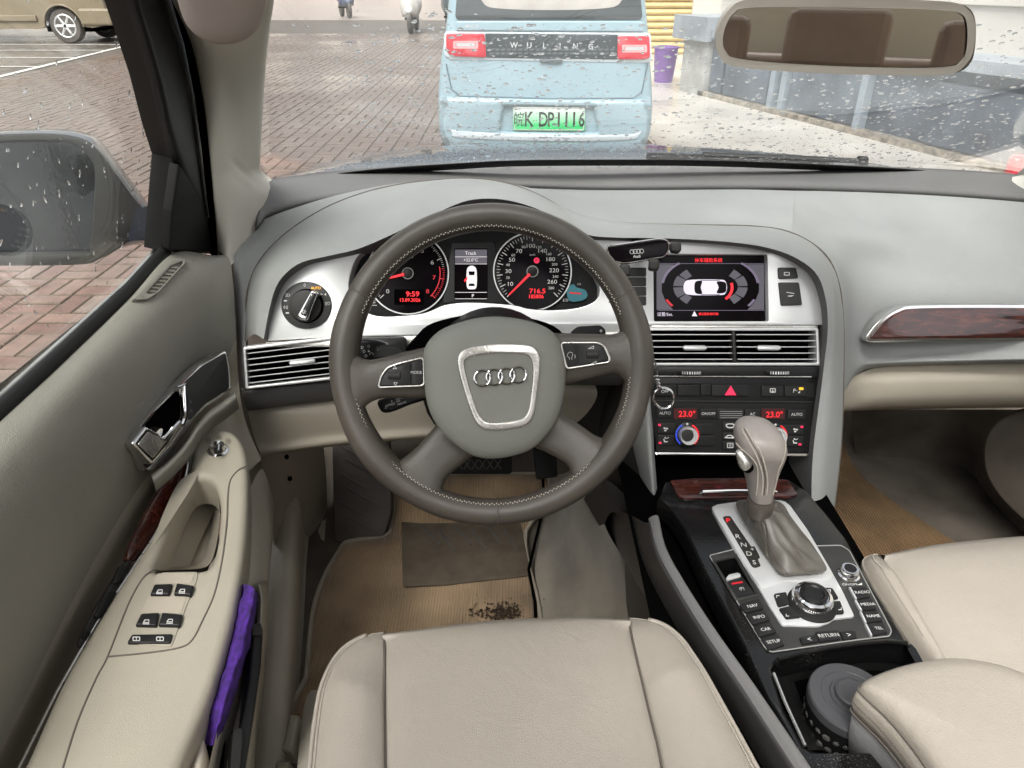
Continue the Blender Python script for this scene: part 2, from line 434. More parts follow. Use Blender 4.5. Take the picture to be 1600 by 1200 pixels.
def water():
    m = bpy.data.materials.new('rain_water'); m.use_nodes = True; b = m.node_tree.nodes['Principled BSDF']
    b.inputs['Base Color'].default_value = (1, 1, 1, 1); b.inputs['Roughness'].default_value = .02; b.inputs['IOR'].default_value = 1.33
    b.inputs['Transmission Weight'].default_value = 1
    return m
M['water'] = water()
def mirror():
    m = bpy.data.materials.new('mirror_glass'); m.use_nodes = True; b = m.node_tree.nodes['Principled BSDF']
    b.inputs['Base Color'].default_value = (.72, .72, .70, 1); b.inputs['Metallic'].default_value = 1; b.inputs['Roughness'].default_value = .02
    return m
M['mirror'] = mirror()
# ---------------------------------------------------------------- reference planes inside the car
t25 = R(25)
ST = Plane((.31, .93, .82), (0, -math.cos(t25), math.sin(t25)))                 # dashboard face
pL = ST.at(515, 592)
LV = Plane(pL, (math.sin(R(13)), -math.cos(R(13)) * math.cos(R(22)), math.sin(R(22))))   # side vent, turned to the driver
SW = Plane(W(768, 572, Y=.72), (0, -math.cos(R(27)), math.sin(R(27))))          # steering wheel
CT = Plane((.31, .6, .60), (0, 0, 1), up=(0, 1, 0))                             # console top
AP = Plane(W(340, 690, Z=.69), (.10, -.10, .99), up=(0, 1, 0))                  # door armrest top
DP = Plane((-.415, .7, .75), (1, -.04, .12), up=(0, 0, 1))                      # door panel
# ================================================================= DASHBOARD
dash = thing('dashboard', 'long pale grey dashboard with silver instrument panel, screen and air vents', 'dashboard', (.31, 1.1, .6))
strip_b = PY([(405, 296, 1.34), (425, 288, 1.38), (520, 276, 1.42), (650, 266, 1.44), (800, 259, 1.46), (1000, 258, 1.46), (1200, 262, 1.45), (1400, 269, 1.41), (1570, 279, 1.34), (1750, 300, 1.22)])
strip_f = PY([(398, 362, 1.10), (425, 337, 1.20), (520, 312, 1.26), (700, 292, 1.31), (930, 297, 1.30), (1150, 296, 1.28), (1300, 299, 1.27), (1450, 305, 1.25), (1600, 316, 1.21), (1780, 335, 1.12)])
loft('defroster_strip', [strip_b, [a.lerp(b, .5) + Vector((0, 0, .002)) for a, b in zip(strip_b, strip_f)], strip_f], M['dashdk'], dash, n=60, m=3, thick=.01)
L_px = [(412, 530), (419, 500), (424, 464), (445, 428), (479, 407), (543, 394), (598, 373), (657, 345), (721, 316), (764, 311), (806, 315), (861, 336), (897, 358), (934, 372), (960, 371), (1053, 373), (1137, 378), (1203, 388), (1253, 408), (1280, 434), (1290, 467), (1294, 507), (1284, 600), (1270, 713), (1268, 792)]
L_h = [.012, .015, .02, .028, .035, .04, .045, .05, .055, .055, .055, .05, .045, .035, .03, .028, .028, .026, .024, .022, .02, .018, .018, .02, .02]
lip = [ST.at(u, v, h) for (u, v), h in zip(L_px, L_h)]
outer = PY([(384, 534, .925), (385, 500, .94), (387, 451, .965), (411, 400, 1.02), (462, 353, 1.08), (530, 315, 1.13), (615, 290, 1.14), (721, 279, 1.13), (785, 285, 1.12), (836, 302, 1.10), (880, 325, 1.07), (930, 343, 1.05), (1000, 350, 1.05), (1100, 352, 1.05), (1180, 354, 1.045), (1237, 364, 1.03), (1287, 395, 1.0), (1310, 440, .97), (1318, 507, .94), (1318, 600, .885), (1314, 700, .85), (1304, 792, .82)])
lipf = resamp(cr(lip, 8), 30); outf = resamp(cr(outer, 8), 30)
mid1 = [a.lerp(b, .33) + (ST.n * .5 + Vector((0, 0, 1))) .normalized() * .012 for a, b in zip(lipf, outf)]
mid2 = [a.lerp(b, .7) + (ST.n * .5 + Vector((0, 0, 1))) .normalized() * .008 for a, b in zip(lipf, outf)]
lipr = [a - ST.n * .012 + Vector((0, 0, -.001)) for a in lipf]
lipi = [a - ST.n * .085 for a in lipf]
loft('instrument_hood', [outf, mid2, mid1, lipf], M['dash'], dash, n=130, m=6, thick=0)
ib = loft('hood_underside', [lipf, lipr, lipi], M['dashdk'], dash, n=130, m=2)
# seam line along the outer edge of the hood
tube('hood_seam', [p + Vector((0, 0, .0005)) for p in resamp(cr(outer, 8), 120)], .0011, M['threaddk'], dash, seg=5)
topA = PY([(374, 606, .915), (369, 500, .945), (366, 404, .985), (380, 382, 1.04)]) + strip_f[:6] + PY([(1240, 298, 1.27)])
topB = PY([(384, 606, .89), (384, 570, .90)]) + outer[:16]
tA = resamp(cr(topA, 8), 30); tB = resamp(cr(topB, 8), 30)
loft('dash_top', [tA, [a.lerp(b, .55) + Vector((0, 0, .006)) for a, b in zip(tA, tB)], tB], M['dash'], dash, n=110, m=5)
loft('dash_top', [PY(r_) for r_ in [
    [(1240, 298, 1.27), (1300, 299, 1.27), (1450, 305, 1.25), (1600, 316, 1.21), (1780, 335, 1.12), (1950, 370, 1.0)],
    [(1238, 333, 1.13), (1320, 340, 1.19), (1450, 345, 1.195), (1600, 352, 1.16), (1780, 370, 1.08), (1950, 395, .97)],
    [(1237, 364, 1.03), (1300, 368, 1.12), (1450, 376, 1.15), (1600, 386, 1.12), (1780, 402, 1.03), (1950, 425, .93)],
    [(1287, 395, 1.0), (1335, 410, 1.105), (1450, 415, 1.115), (1600, 424, 1.08), (1780, 440, 1.0), (1950, 455, .9)],
    [(1310, 440, .97), (1345, 466, 1.06), (1450, 464, 1.075), (1600, 470, 1.045), (1780, 482, .97), (1950, 500, .87)],
    [(1318, 507, .94), (1345, 550, 1.03), (1450, 545, 1.05), (1600, 546, 1.02), (1780, 552, .95), (1950, 560, .85)],
    [(1319, 602, .885), (1340, 578, 1.01), (1390, 568, 1.035), (1600, 563, 1.01), (1780, 566, .94), (1950, 575, .84)],
    [(1319, 612, .93), (1340, 586, 1.05), (1390, 575, 1.08), (1600, 569, 1.06), (1780, 572, .99), (1950, 580, .89)]]], M['dash'], dash, n=60, m=6)
# passenger wood strip with chrome surround
WP = Plane(W(1480, 507, Y=1.042), (.03, -.95, .32))
wo = sm([(1354, 532), (1356, 522), (1375, 500), (1402, 483), (1440, 477), (1600, 476), (1800, 479), (1810, 500), (1805, 531), (1600, 533), (1440, 534), (1370, 536)], 4)
plate('trim_surround', WP, [wo], .03, M['chrome'], dash, h=.016, bev=.002)
wi = sm([(1361, 529), (1363, 522), (1381, 503), (1406, 487), (1442, 481.5), (1600, 481), (1796, 484), (1802, 500), (1797, 527), (1600, 528.5), (1440, 529.5), (1374, 531)], 4)
plate('wood_trim', WP, [wi], .03, M['wood'], dash, h=.0185, bev=.003)
# glovebox
loft('glovebox', [PY(r_) for r_ in [
    [(1315, 604, .93), (1340, 585, 1.035), (1400, 570, 1.06), (1600, 562, 1.05), (1780, 566, .98), (1950, 572, .88)],
    [(1315, 620, .93), (1345, 605, 1.02), (1400, 600, 1.03), (1600, 597, 1.02), (1780, 600, .95), (1950, 606, .85)],
    [(1316, 641, .95), (1345, 639, 1.03), (1400, 637, 1.045), (1600, 634, 1.04), (1780, 640, .96), (1950, 640, .86)],
    [(1316, 643, 1.1), (1345, 640, 1.2), (1400, 638, 1.2), (1600, 636, 1.2), (1780, 641, 1.1), (1950, 641, 1.0)]]], M['beige'], dash, n=40, m=5)
# silver fascia with cut-outs for dials, display, button block
clus = sm([(545, 440), (556, 405), (578, 386), (600, 374), (640, 364), (691, 357), (800, 355), (850, 358), (887, 375), (912, 400), (929, 430), (937, 452), (930, 470), (904, 481), (862, 485), (827, 483), (800, 477), (735, 473), (695, 477), (668, 488), (640, 493), (590, 494), (560, 480), (548, 462)], 4)
disp = rq([(1021, 398), (1199, 398), (1201, 502), (1022, 502)], 3)
silver = sm([(418, 533), (421, 500), (424, 460), (440, 425), (475, 398), (540, 380), (600, 352), (700, 322), (764, 318), (830, 322), (900, 352), (960, 366)], 4, closed=False) + sm([(1053, 368), (1137, 373), (1210, 385), (1260, 406), (1284, 434), (1293, 467), (1294, 508)], 4, closed=False) + [(1020, 508), (960, 519), (640, 524), (500, 528)]
plate('silver_fascia', ST, [silver, clus, disp], .03, M['silver'], dash, h=0, bev=.0015)
# light strip below the fascia
plate('lower_silver_strip', ST, [[(415, 535), (640, 525), (960, 519), (1020, 509), (1020, 515), (960, 530), (640, 541), (414, 543)]], .02, M['silverd'], dash, h=.003, bev=.001)
plate('stack_strip', ST, [[(1018, 508.5), (1278, 508.5), (1278, 513.5), (1018, 513.5)]], .02, M['silverd'], dash, h=.004, bev=.001)
# --- column shroud gap and knee panel
loft('knee_panel_lip', [PY(r_) for r_ in [
    [(376, 606, .885), (440, 600, .885), (520, 590, .90), (640, 566, .93), (800, 552, .93), (960, 540, .925), (1012, 530, .92)],
    [(379, 615, .872), (440, 609, .872), (520, 601, .888), (640, 588, .92), (800, 575, .92), (960, 570, .91), (1012, 560, .90)],
    [(386, 640, .885), (440, 633, .89), (520, 624, .905), (640, 612, .93), (800, 600, .935), (960, 600, .93), (1012, 600, .91)],
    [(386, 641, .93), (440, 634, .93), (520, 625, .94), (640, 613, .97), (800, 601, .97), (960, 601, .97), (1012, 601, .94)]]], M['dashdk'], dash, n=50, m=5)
loft('knee_bolster', [PY(r_) for r_ in [
    [(384, 628, .91), (440, 626, .915), (520, 618, .925), (640, 605, .945), (760, 595, .95), (860, 590, .955), (925, 590, .96)],
    [(390, 655, .90), (440, 652, .90), (520, 645, .91), (640, 632, .93), (760, 625, .94), (860, 620, .945), (933, 618, .95)],
    [(400, 690, .895), (440, 688, .90), (520, 677, .91), (640, 668, .93), (760, 660, .94), (860, 655, .95), (915, 648, .955)],
    [(410, 713, .90), (440, 708, .905), (520, 697, .915), (640, 686, .935), (760, 680, .95), (860, 674, .955), (890, 668, .97)],
    [(414, 708, 1.02), (440, 704, 1.02), (520, 694, 1.03), (640, 684, 1.04), (760, 678, 1.05), (860, 672, 1.05), (888, 666, 1.06)]]], M['beige'], dash, n=50, m=5)
loft('column_side_panel', [PY(r_) for r_ in [
    [(905, 560, .97), (960, 560, .965), (1014, 560, .93)],
    [(900, 640, .985), (960, 640, .97), (1016, 640, .90)],
    [(905, 700, .99), (955, 735, .96), (1010, 760, .86)]]], M['charcoal'], dash, n=12, m=5)
# --- legs of the centre stack
loft('stack_leg', [PY(r_) for r_ in [
    [(1016, 512, .915), (1018, 600, .875), (1022, 700, .835), (1027, 771, .812), (1027, 806, .80)],
    [(1009, 514, .905), (1010, 600, .865), (1014, 700, .825), (1021, 771, .80), (1024, 808, .795)],
    [(990, 520, .915), (985, 600, .885), (992, 680, .86), (1003, 740, .835), (1016, 806, .81)],
    [(985, 520, .93), (978, 600, .90), (984, 680, .88), (995, 740, .86), (1014, 806, .84)]]], M['dash'], dash, n=30, m=5)
loft('stack_side_panel', [PY(r_) for r_ in [
    [(984, 560, .91), (984, 640, .885), (992, 690, .865), (1003, 745, .84), (1015, 806, .815)],
    [(955, 600, .97), (950, 680, .94), (950, 740, .91), (985, 780, .87), (1012, 807, .85)],
    [(925, 640, 1.0), (925, 690, 1.0), (935, 745, .96), (975, 785, .90), (1010, 808, .87)]]], M['charcoal'], dash, n=20, m=4)
# right leg inner face
loft('stack_leg_inner', [[ST.at(u, v, .017) for u, v in [(1284, 590), (1277, 650), (1270, 713), (1268, 792)]], [ST.at(u, v, -.08) for u, v in [(1277, 590), (1270, 650), (1262, 713), (1262, 792)]]], M['dashdk'], dash, n=12, m=2, lin=True)

# ---------------- instrument cluster
cl = plate('instrument_cluster', ST, [sm([(535, 440), (556, 395), (600, 362), (691, 345), (850, 345), (900, 375), (940, 440), (935, 475), (900, 492), (820, 492), (735, 482), (660, 497), (580, 500), (545, 480)], 4)], .01, M['blackm'], dash, h=-.028)
CP = ST.off(-.027)
J = Join()
cin = [(735 + (p[0] - 735) * .985, 425 + (p[1] - 425) * .975) for p in clus]
k0 = [ST.at(p[0], p[1], -.002) for p in clus]; k1 = [CP.at(p[0], p[1], 0) for p in cin]; nn = len(k0)
J.add((k0 + k1, [(i, (i + 1) % nn, nn + (i + 1) % nn, nn + i) for i in range(nn)])); J.out('cluster_funnel', M['black'], dash)
def ring(name, pl, u, v, r0, r1, a0, a1, mat_, parent, h=.001, th=.001, n=60, ry=1.0):
    o = circ(u, v, r1, n, a0, a1, r1 * ry); i = circ(u, v, r0, n, a0, a1, r0 * ry)
    return plate(name, pl, ([o, i] if a1 - a0 == 360 else [o + i[::-1]]), th, mat_, parent, h=h)
D1 = (637, 427); D2 = (832, 424)
for (cu, cv), rr in ((D1, 63), (D2, 60)):
    plate('dial_face', CP, [circ(cu, cv, rr, 48)], .002, M['screen'], cl, h=.0015)
    ring('dial_ring', CP, cu, cv, rr - .2, rr + 1.6, 0, 360, M['silver'], cl, h=.004, th=.004)
    ring('needle_hub_ring', CP, cu, cv, 8.0, 9.2, 0, 360, M['printd'], cl, h=.0065)
    plate('needle_hub', CP, [circ(cu, cv, 8, 24)], .005, M['black'], cl, h=.006, bev=.001)
def needle(c, ang, L):
    a = R(ang); d = Vector((math.cos(a), -math.sin(a))); p = Vector((-d.y, d.x)); c = Vector(c)
    q = [c + d * 6 + p * 2.0, c + d * L + p * .9, c + d * L - p * .9, c + d * 6 - p * 2.0]
    plate('needle', CP, [[tuple(x) for x in q]], .001, M['red'], cl, h=.009)
needle(D1, 194, 50); needle(D2, 225, 52)
t1 = Join(); t2 = Join(); tr_ = Join()
def tick(J_, c, ang, r0, r1, w_):
    a = R(ang); d = Vector((math.cos(a), -math.sin(a))); p = Vector((-d.y, d.x)) * w_ / 2; c = Vector(c)
    J_.add(pv(CP, [[tuple(c + d * r0 + p), tuple(c + d * r1 + p), tuple(c + d * r1 - p), tuple(c + d * r0 - p)]], .0004, .0022))
for i in range(0, 81):
    a = 222 - 3.3 * i; tgt = tr_ if i > 64 else t1
    tick(tgt, D1, a, 50 if i % 10 == 0 else 53 if i % 5 == 0 else 55, 58, 1.3 if i % 10 == 0 else .7)
for i in range(0, 57):
    a = 225 - 270 / 56 * i
    tick(t1, D2, a, 47 if i % 4 == 0 else 50 if i % 2 == 0 else 52, 56, 1.3 if i % 4 == 0 else .7)
for n_, j in ((0, 0),): pass
lt = Join(); lr = Join(); ls = Join(); lw = Join()
for n_ in range(9):
    a = R(222 - 33 * n_); (lr if n_ > 6 else lt).add(textvf(str(n_), CP, D1[0] + 42 * math.cos(a), D1[1] - 42 * math.sin(a), 6.5, h=.0024, sx=1.2))
def c5(x, y): return (360 + x / 2.353, 260 + y / 2.353)
for s_, x, y in [('10', 1030, 432), ('30', 1022, 385), ('50', 1035, 343), ('70', 1061, 311), ('100', 1105, 292), ('140', 1148, 310), ('180', 1178, 341), ('220', 1190, 382), ('260', 1183, 424)]:
    lt.add(textvf(s_, CP, *c5(x, y), 6.2, h=.0024, sx=1.2))
for s_, x, y in [('20', 1020, 409), ('40', 1020, 362), ('60', 1040, 326), ('80', 1078, 296), ('120', 1134, 297), ('160', 1171, 322), ('200', 1192, 360), ('240', 1195, 405), ('280', 1180, 447)]:
    lt.add(textvf(s_, CP, *c5(x, y), 4, h=.0024, sx=1.1))
lt.add(textvf('km/h', CP, 832, 398, 3, h=.0024)); lt.add(textvf('1/1', CP, 905, 444, 3.5, h=.0024)); lt.add(textvf('1/min x 1000', CP, 637, 402, 2.6, h=.0024))
lt.out('dial_lettering', M['print'], cl, smooth=False); lr.out('red_zone_lettering', M['redd'], cl, smooth=False)
t1.out('tick_marks', M['print'], cl, smooth=False); tr_.out('red_zone_ticks', M['redd'], cl, smooth=False)
ring('red_zone_arc', CP, D1[0], D1[1], 50, 51.3, -45, 12, M['redd'], cl, h=.0023)
for s_, x, y, hh in [('9:59', 670, 469, 8), ('13.09.2026', 661, 491, 5.5), ('716.5', 1129, 458, 7.5), ('185806', 1125, 478, 6)]:
    ls.add(textvf(s_, CP, *c5(x, y), hh, h=.0026, bold=.012, sx=1.15 if hh > 6 else 1.0))
ls.out('readout_digits', M['red'], cl, smooth=False)
plate('readout_window', CP, [rect(616, 452, 662, 476)], .0005, M['void'], cl, h=.0021)
plate('parking_brake_lamp', CP, [circ(838.5, 407, 4.5, 16)], .0004, M['pink'], cl, h=.0026)
lw.add(textvf('(P)', CP, 838.5, 407, 5, h=.0031)); lw.out('lamp_lettering', M['void'], cl, smooth=False)
# driver display in the middle
plate('display_surround', CP, [rq([(706, 378), (772, 378), (790, 474), (692, 474)], 3)], .003, M['black'], cl, h=.002, bev=.0008)
plate('driver_display', CP, [rq([(710, 388), (762, 388), (762, 469), (710, 469)], 1)], .001, M['screen'], cl, h=.0035)
plate('display_header', CP, [[(711, 390), (761, 390), (761, 411), (711, 411)]], .0003, M['greyl'], cl, h=.0038)
j = Join(); j.add(textvf('Track', CP, 735.5, 395.5, 5.2, h=.0042)); j.add(textvf('+22.0\u00b0C', CP, 735.5, 406, 5, h=.0042)); j.add(textvf('P', CP, 739, 462, 5.2, h=.0042))
for y in (401, 412, 456.5, 466.5): j.add(pv(CP, [[(711, y), (761, y), (761, y + .7), (711, y + .7)]], .0002, .004))
j.out('display_lettering', M['wlight'], cl, smooth=False)
plate('car_symbol', CP, [sm([(737, 415), (743, 418), (745, 426), (745, 444), (743, 451), (737, 452), (731, 451), (729, 444), (729, 426), (731, 418)], 3)], .0003, M['wlight'], cl, h=.0042)
j = Join(); j.add(pv(CP, [rq([(732, 424), (742, 424), (741, 430), (733, 430)], 1)], .0002, .0045)); j.add(pv(CP, [rq([(733, 443), (741, 443), (742, 447), (732, 447)], 1)], .0002, .0045)); j.out('car_symbol_glass', M['screen'], cl, smooth=False)
plate('open_door_symbol', CP, [[(730, 432), (725, 438), (726, 441), (730, 437)]], .0003, M['red'], cl, h=.0046)
# fuel and temperature corner
plate('teal_patch', CP, [sm([(887, 449), (896, 444), (901, 449), (914, 453), (918, 462), (911, 469), (892, 471), (886, 461)], 3)], .0004, M['teal'], cl, h=.0023)  # small teal emissive patch in the cluster corner
plate('fuel_bar', CP, [[(890, 456), (908, 458), (908, 460), (890, 458.5)]], .0003, M['redd'], cl, h=.0028)
j = Join(); j.add(textvf('E', CP, 881, 469, 4, h=.0026)); j.add(textvf('D', CP, 886, 469, 4, h=.0026))
for a_, b_ in (((578, 477), (588, 477)), ((583, 468), (583, 475)), ((583, 470), (586, 470)), ((583, 473), (586, 473))): j.add(pv(CP, [[(a_[0], a_[1] - .4), (b_[0] + .8, b_[1] - .4), (b_[0] + .8, b_[1] + .5), (a_[0], a_[1] + .5)]], .0002, .0026))
j.out('gauge_symbols', M['print'], cl, smooth=False)

# ---------------- light switch
lsw = plate('light_switch', ST, [circ(478, 477, 39, 48, ry=37)], .01, M['buttong'], dash, h=.004, bev=.001)
plate('switch_gap', ST, [circ(479, 478, 27, 40)], .004, M['void'], lsw, h=.0045)
dome('rotary_disc', ST, circ(479, 478, 25, 40), [(1, .006), (.96, .0075), (.5, .0095)], M['charcoal'], lsw, ang=40)
gq = rq([(463, 493), (486, 452), (496, 457), (479, 501), (467, 499)], 3)
plate('grip_bar', ST, [gq], .02, M['chrome'], lsw, h=.026, bev=.003, seg=3)
plate('grip_insert', ST, [rq([(469, 491), (487, 456), (493, 459), (478, 495)], 2)], .004, M['black'], lsw, h=.0272, bev=.0005)
j = Join(); j.add(textvf('0', ST, 476, 445.5, 5, h=.0046)); j.add(textvf('D', ST, 451, 461, 4.5, h=.0046)); j.add(textvf('D', ST, 514, 474, 4.5, h=.0046)); j.add(textvf('0', ST, 444.5, 480, 4.5, h=.0046))
for k in range(3):
    j.add(pv(ST, [[(446, 459 + k * 2), (448.5, 458.6 + k * 2), (448.5, 459.4 + k * 2), (446, 459.8 + k * 2)]], .0002, .0046)); j.add(pv(ST, [[(508, 472 + k * 2), (511, 472 + k * 2), (511, 472.8 + k * 2), (508, 472.8 + k * 2)]], .0002, .0046)); j.add(pv(ST, [[(447.4, 478 + k * 2), (449.5, 478 + k * 2), (449.5, 478.8 + k * 2), (447.4, 478.8 + k * 2)]], .0002, .0046))
for y, x in ((470, 446), (489, 449)): j.add(pv(ST, [rect(x - 2.6, y - 1, x + 2.6, y + 1, 1)], .0002, .0046))
for k in (-1, 1): j.add(pv(ST, [[(505.5 + k * 1, 460), (505.5 + k * 4, 458), (505.5 + k * 4, 462)]], .0002, .0046))
for k in range(8):
    a = R(45 * k); c = Vector((474.5, 487)); d = Vector((math.cos(a), math.sin(a))); p = Vector((-d.y, d.x)) * .35
    j.add(pv(ST, [[tuple(c + d * 2.6 + p), tuple(c + d * 4 + p), tuple(c + d * 4 - p), tuple(c + d * 2.6 - p)]], .0002, .0278))
j.add(pv(ST, [circ(474.5, 487, 2.1, 12), circ(474.5, 487, 1.4, 12)], .0002, .0278))
j.add(pv(ST, [rect(486, 459, 487.5, 462.5, .5)], .0002, .0278))
j.out('switch_lettering', M['print'], lsw, smooth=False)
Join().add(textvf('AUTO', ST, 493.5, 450, 4.2, h=.0048, bold=.02)).out('auto_lettering', M['amber'], lsw, smooth=False)

# ---------------- air vents
def vent(pl, quad_, nsl, sliders, parent, divider=None):
    """quad_ = TL, TR, BR, BL of the opening in pixels"""
    q = [Vector(p) for p in quad_]
    def at(s, t): return tuple((q[0] * (1 - s) + q[1] * s) * (1 - t) + (q[3] * (1 - s) + q[2] * s) * t)
    e = 4.5; c = sum(q, Vector((0, 0))) / 4
    outp = [(p.x + (e if p.x > c.x else -e), p.y + (e if p.y > c.y else -e)) for p in q]
    fr = plate('air_vent', pl, [rq(outp, 3), rq([tuple(p) for p in q], 2)], .03, M['silver'], parent, h=.005, bev=.0015)
    plate('vent_back', pl, [[tuple(p) for p in outp]], .002, M['void'], fr, h=-.03)
    dv = [0, 1] if not divider else [0, divider[0], divider[1], 1]
    for k in range(nsl):
        t = (k + .6) / (nsl + .2)
        for i in range(0, len(dv), 2):
            s0, s1 = dv[i] + .004, dv[i + 1] - .004
            P = [pl.at(*at(s0, t), -.001), pl.at(*at(s1, t), -.001)]
            P2 = [p - pl.n * .022 - pl.ey * .004 for p in P]; th = pl.ey * .0006
            V = [P[0] + th, P[1] + th, P[1] - th, P[0] - th, P2[0] + th, P2[1] + th, P2[1] - th, P2[0] - th]
            obj('slat', V, [(0, 3, 2, 1), (4, 5, 6, 7), (0, 1, 5, 4), (3, 7, 6, 2), (0, 4, 7, 3), (1, 2, 6, 5)], M['black'], fr, smooth=False)
            V = [p + pl.n * .0006 for p in V[:4]] + V[:4]
            obj('slat_edge', V, [(0, 3, 2, 1), (0, 1, 5, 4), (3, 7, 6, 2), (0, 4, 7, 3), (1, 2, 6, 5)], M['silver'], fr, smooth=False)
    if divider:
        plate('vent_divider', pl, [[at(divider[0], -.02), at(divider[1], -.02), at(divider[1], 1.02), at(divider[0], 1.02)]], .02, M['charcoal'], fr, h=.004, bev=.002)
    for s, t, w_ in sliders:
        a = Vector(at(s, t)); d = Vector(at(min(1, s + .1), t)) - a; d = d.normalized()
        pts = [pl.at(*(a + d * k), .002) for k in (-w_ / 2, -w_ / 2 + 3, 0, w_ / 2 - 3, w_ / 2)]
        tube('vent_slider', pts, [.0028, .0044, .0044, .0044, .0028], M['silver'], fr, seg=12, flat=.8)
    return fr
vent(LV, [(384, 547), (640, 517), (640, 575), (388, 604)], 6, [(.34, .50, 40)], dash)
vent(ST, [(1006, 517), (1275, 517), (1277, 567), (1009, 567)], 5, [(.29, .53, 36), (.72, .53, 36)], dash, divider=(.512, .532))
# ---------------- black stack below the vents
bk = sm([(1019, 571), (1283, 571), (1281, 590), (1266, 716), (1026, 716), (1020, 640)], 1)
stack = plate('stack_face', ST, [[(1014, 572), (1283, 572), (1281, 592), (1264, 707), (1027, 707), (1018, 640)]], .02, M['black'], dash, h=.004, bev=.001)
plate('thumbwheel_bar', ST, [[(1016, 573.5), (1281, 573.5), (1279, 591), (1018, 588)]], .01, M['black'], dash, h=.009, bev=.0015)
plate('thumbwheel_line', ST, [[(1020, 587.2), (1268, 588), (1268, 589.4), (1020, 588.4)]], .006, M['silverd'], dash, h=.0096)
for cx in (1077, 1213):
    c = ST.at(cx, 581.5, .008); V = Join()
    tw = lathe('thumbwheel', c - ST.ex * .0035 + ST.ex * .0035 - ST.ey * .0022, ST.ey, [(.0165, 0), (.0172, .0008), (.0172, .0036), (.0165, .0044)], M['charcoal'], dash, seg=40)
    J = Join()
    for k in range(-4, 5):
        a = R(k * 11); d = (ST.n * math.cos(a) + ST.ex * math.sin(a)); p = c + d * .0172; e = (ST.ex * math.cos(a) - ST.n * math.sin(a)) * .0008
        q = [p - e - ST.ey * .002, p + e - ST.ey * .002, p + e + ST.ey * .002, p - e + ST.ey * .002]
        J.add(([x + d * .001 for x in q] + q, [(0, 1, 2, 3), (0, 4, 5, 1), (1, 5, 6, 2), (2, 6, 7, 3), (3, 7, 4, 0)]))
    J.out('wheel_ribs', M['silver'], tw, smooth=False)
BP = ST.off(.004)
bt = Join(); btd = Join()
def btn(q, mat_=None, name='button', h=.004, bev=.0009, r=1.5, parent=None, pl=None):
    return plate(name, pl or BP, [rq(q, r)], .006, mat_ or M['button'], parent or stack, h=h, bev=bev)
plate('switch_row', BP, [rect(1022, 599, 1272, 621, 1)], .004, M['blackm'], stack, h=.0012)
for q in [(1025, 601.5, 1057, 618.5), (1059, 601.5, 1093, 618.5), (1095, 600.5, 1110, 618), (1190, 603, 1224, 619.5), (1226, 603, 1261, 619.5)]:
    btn([(q[0], q[1]), (q[2], q[1]), (q[2], q[3]), (q[0], q[3])])
btn([(1112, 601.5), (1171, 601.5), (1170, 619), (1112, 619)], name='hazard_button')
plate('hazard_triangle', BP, [rq([(1142, 602.5), (1150.5, 617.5), (1132.5, 617.5)], 1)], .0006, M['pink'], stack, h=.0046)
plate('park_lamp', BP, [rect(1248.5, 605.3, 1255.5, 609.3, 1.5)], .0006, M['amber'], stack, h=.0046)
bt.add(textvf('OFF', BP, 1039, 611.5, 4.6, h=.0043)); bt.add(textvf('P', BP, 1241.5, 610.5, 6, h=.0043)); bt.add(textvf('\u2019\u2019\u25e2', BP, 1247, 612, 4, h=.0043))
bt.add(pv(BP, [rect(1203, 606.5, 1212, 613.5, 1.5), rect(1204.2, 607.7, 1210.8, 612.3, 1)], .0002, .0043)); bt.add(pv(BP, [[(1207, 608), (1208, 608), (1208, 611), (1210, 611), (1207.5, 614.5), (1205, 611), (1207, 611)]], .0002, .0044))
plate('stack_seam', ST, [[(1023, 625.6), (1270, 627.6), (1270, 628.8), (1023, 626.8)]], .003, M['buttong'], dash, h=.0065)
clm = plate('climate_panel', BP, [rq([(1023, 630), (1270, 631), (1264, 706), (1026, 706)], 2)], .004, M['blackm'], dash, h=.0015, bev=.0005)
def cb(u0, v0, u1, v1, t=None, hp=4.4, x=0, y=0, **k):
    btn([(u0, v0), (u1, v0), (u1, v1), (u0, v1)], parent=clm, **k)
    if t: bt2.add(textvf(t, BP, (u0 + u1) / 2 + x, (v0 + v1) / 2 + y, hp, h=.0043))
bt2 = Join()
cb(1027, 638, 1051, 653, 'AUTO'); cb(1094, 639, 1120, 653.5, 'ON/OFF', 4.2); cb(1164, 639.5, 1188, 654.5, 'AC'); cb(1231, 640, 1259, 655, 'AUTO')
cb(1121, 638.5, 1162.5, 655, h=.003)
for k in range(4): plate('grille_slot', BP, [[(1125, 642.5 + k * 3.3), (1160, 642.5 + k * 3.3), (1160, 643.4 + k * 3.3), (1125, 643.4 + k * 3.3)]], .0008, M['printd'], clm, h=.0036)
for u0, u1 in ((1053, 1089), (1190, 1226)):
    plate('temperature_display', BP, [rect(u0, 638.5, u1, 654.5, 1)], .003, mat('display_smoke', (.02, .01, .01), .3, spec=.1, var=0, emit=(.5, .12, .12), estr=.05) if u0 == 1053 else bpy.data.materials['display_smoke'], clm, h=.003)
j = Join(); j.add(textvf('23.0\u00b0', BP, 1073.5, 646.5, 9.5, h=.0036, bold=.008)); j.add(textvf('23.0\u00b0', BP, 1210, 647.5, 9.5, h=.0036, bold=.008)); j.out('temperature_digits', M['red'], clm, smooth=False)
for u0, v0, u1, v1 in [(1028, 661.5, 1056, 677.5), (1028, 680, 1056, 696), (1087, 662, 1115, 678.5), (1087, 681, 1115, 697), (1129, 659.5, 1153, 673), (1129, 676, 1153, 687), (1129, 690, 1153, 702), (1224, 664, 1256, 679), (1224, 681.5, 1256, 697)]: cb(u0, v0, u1, v1)
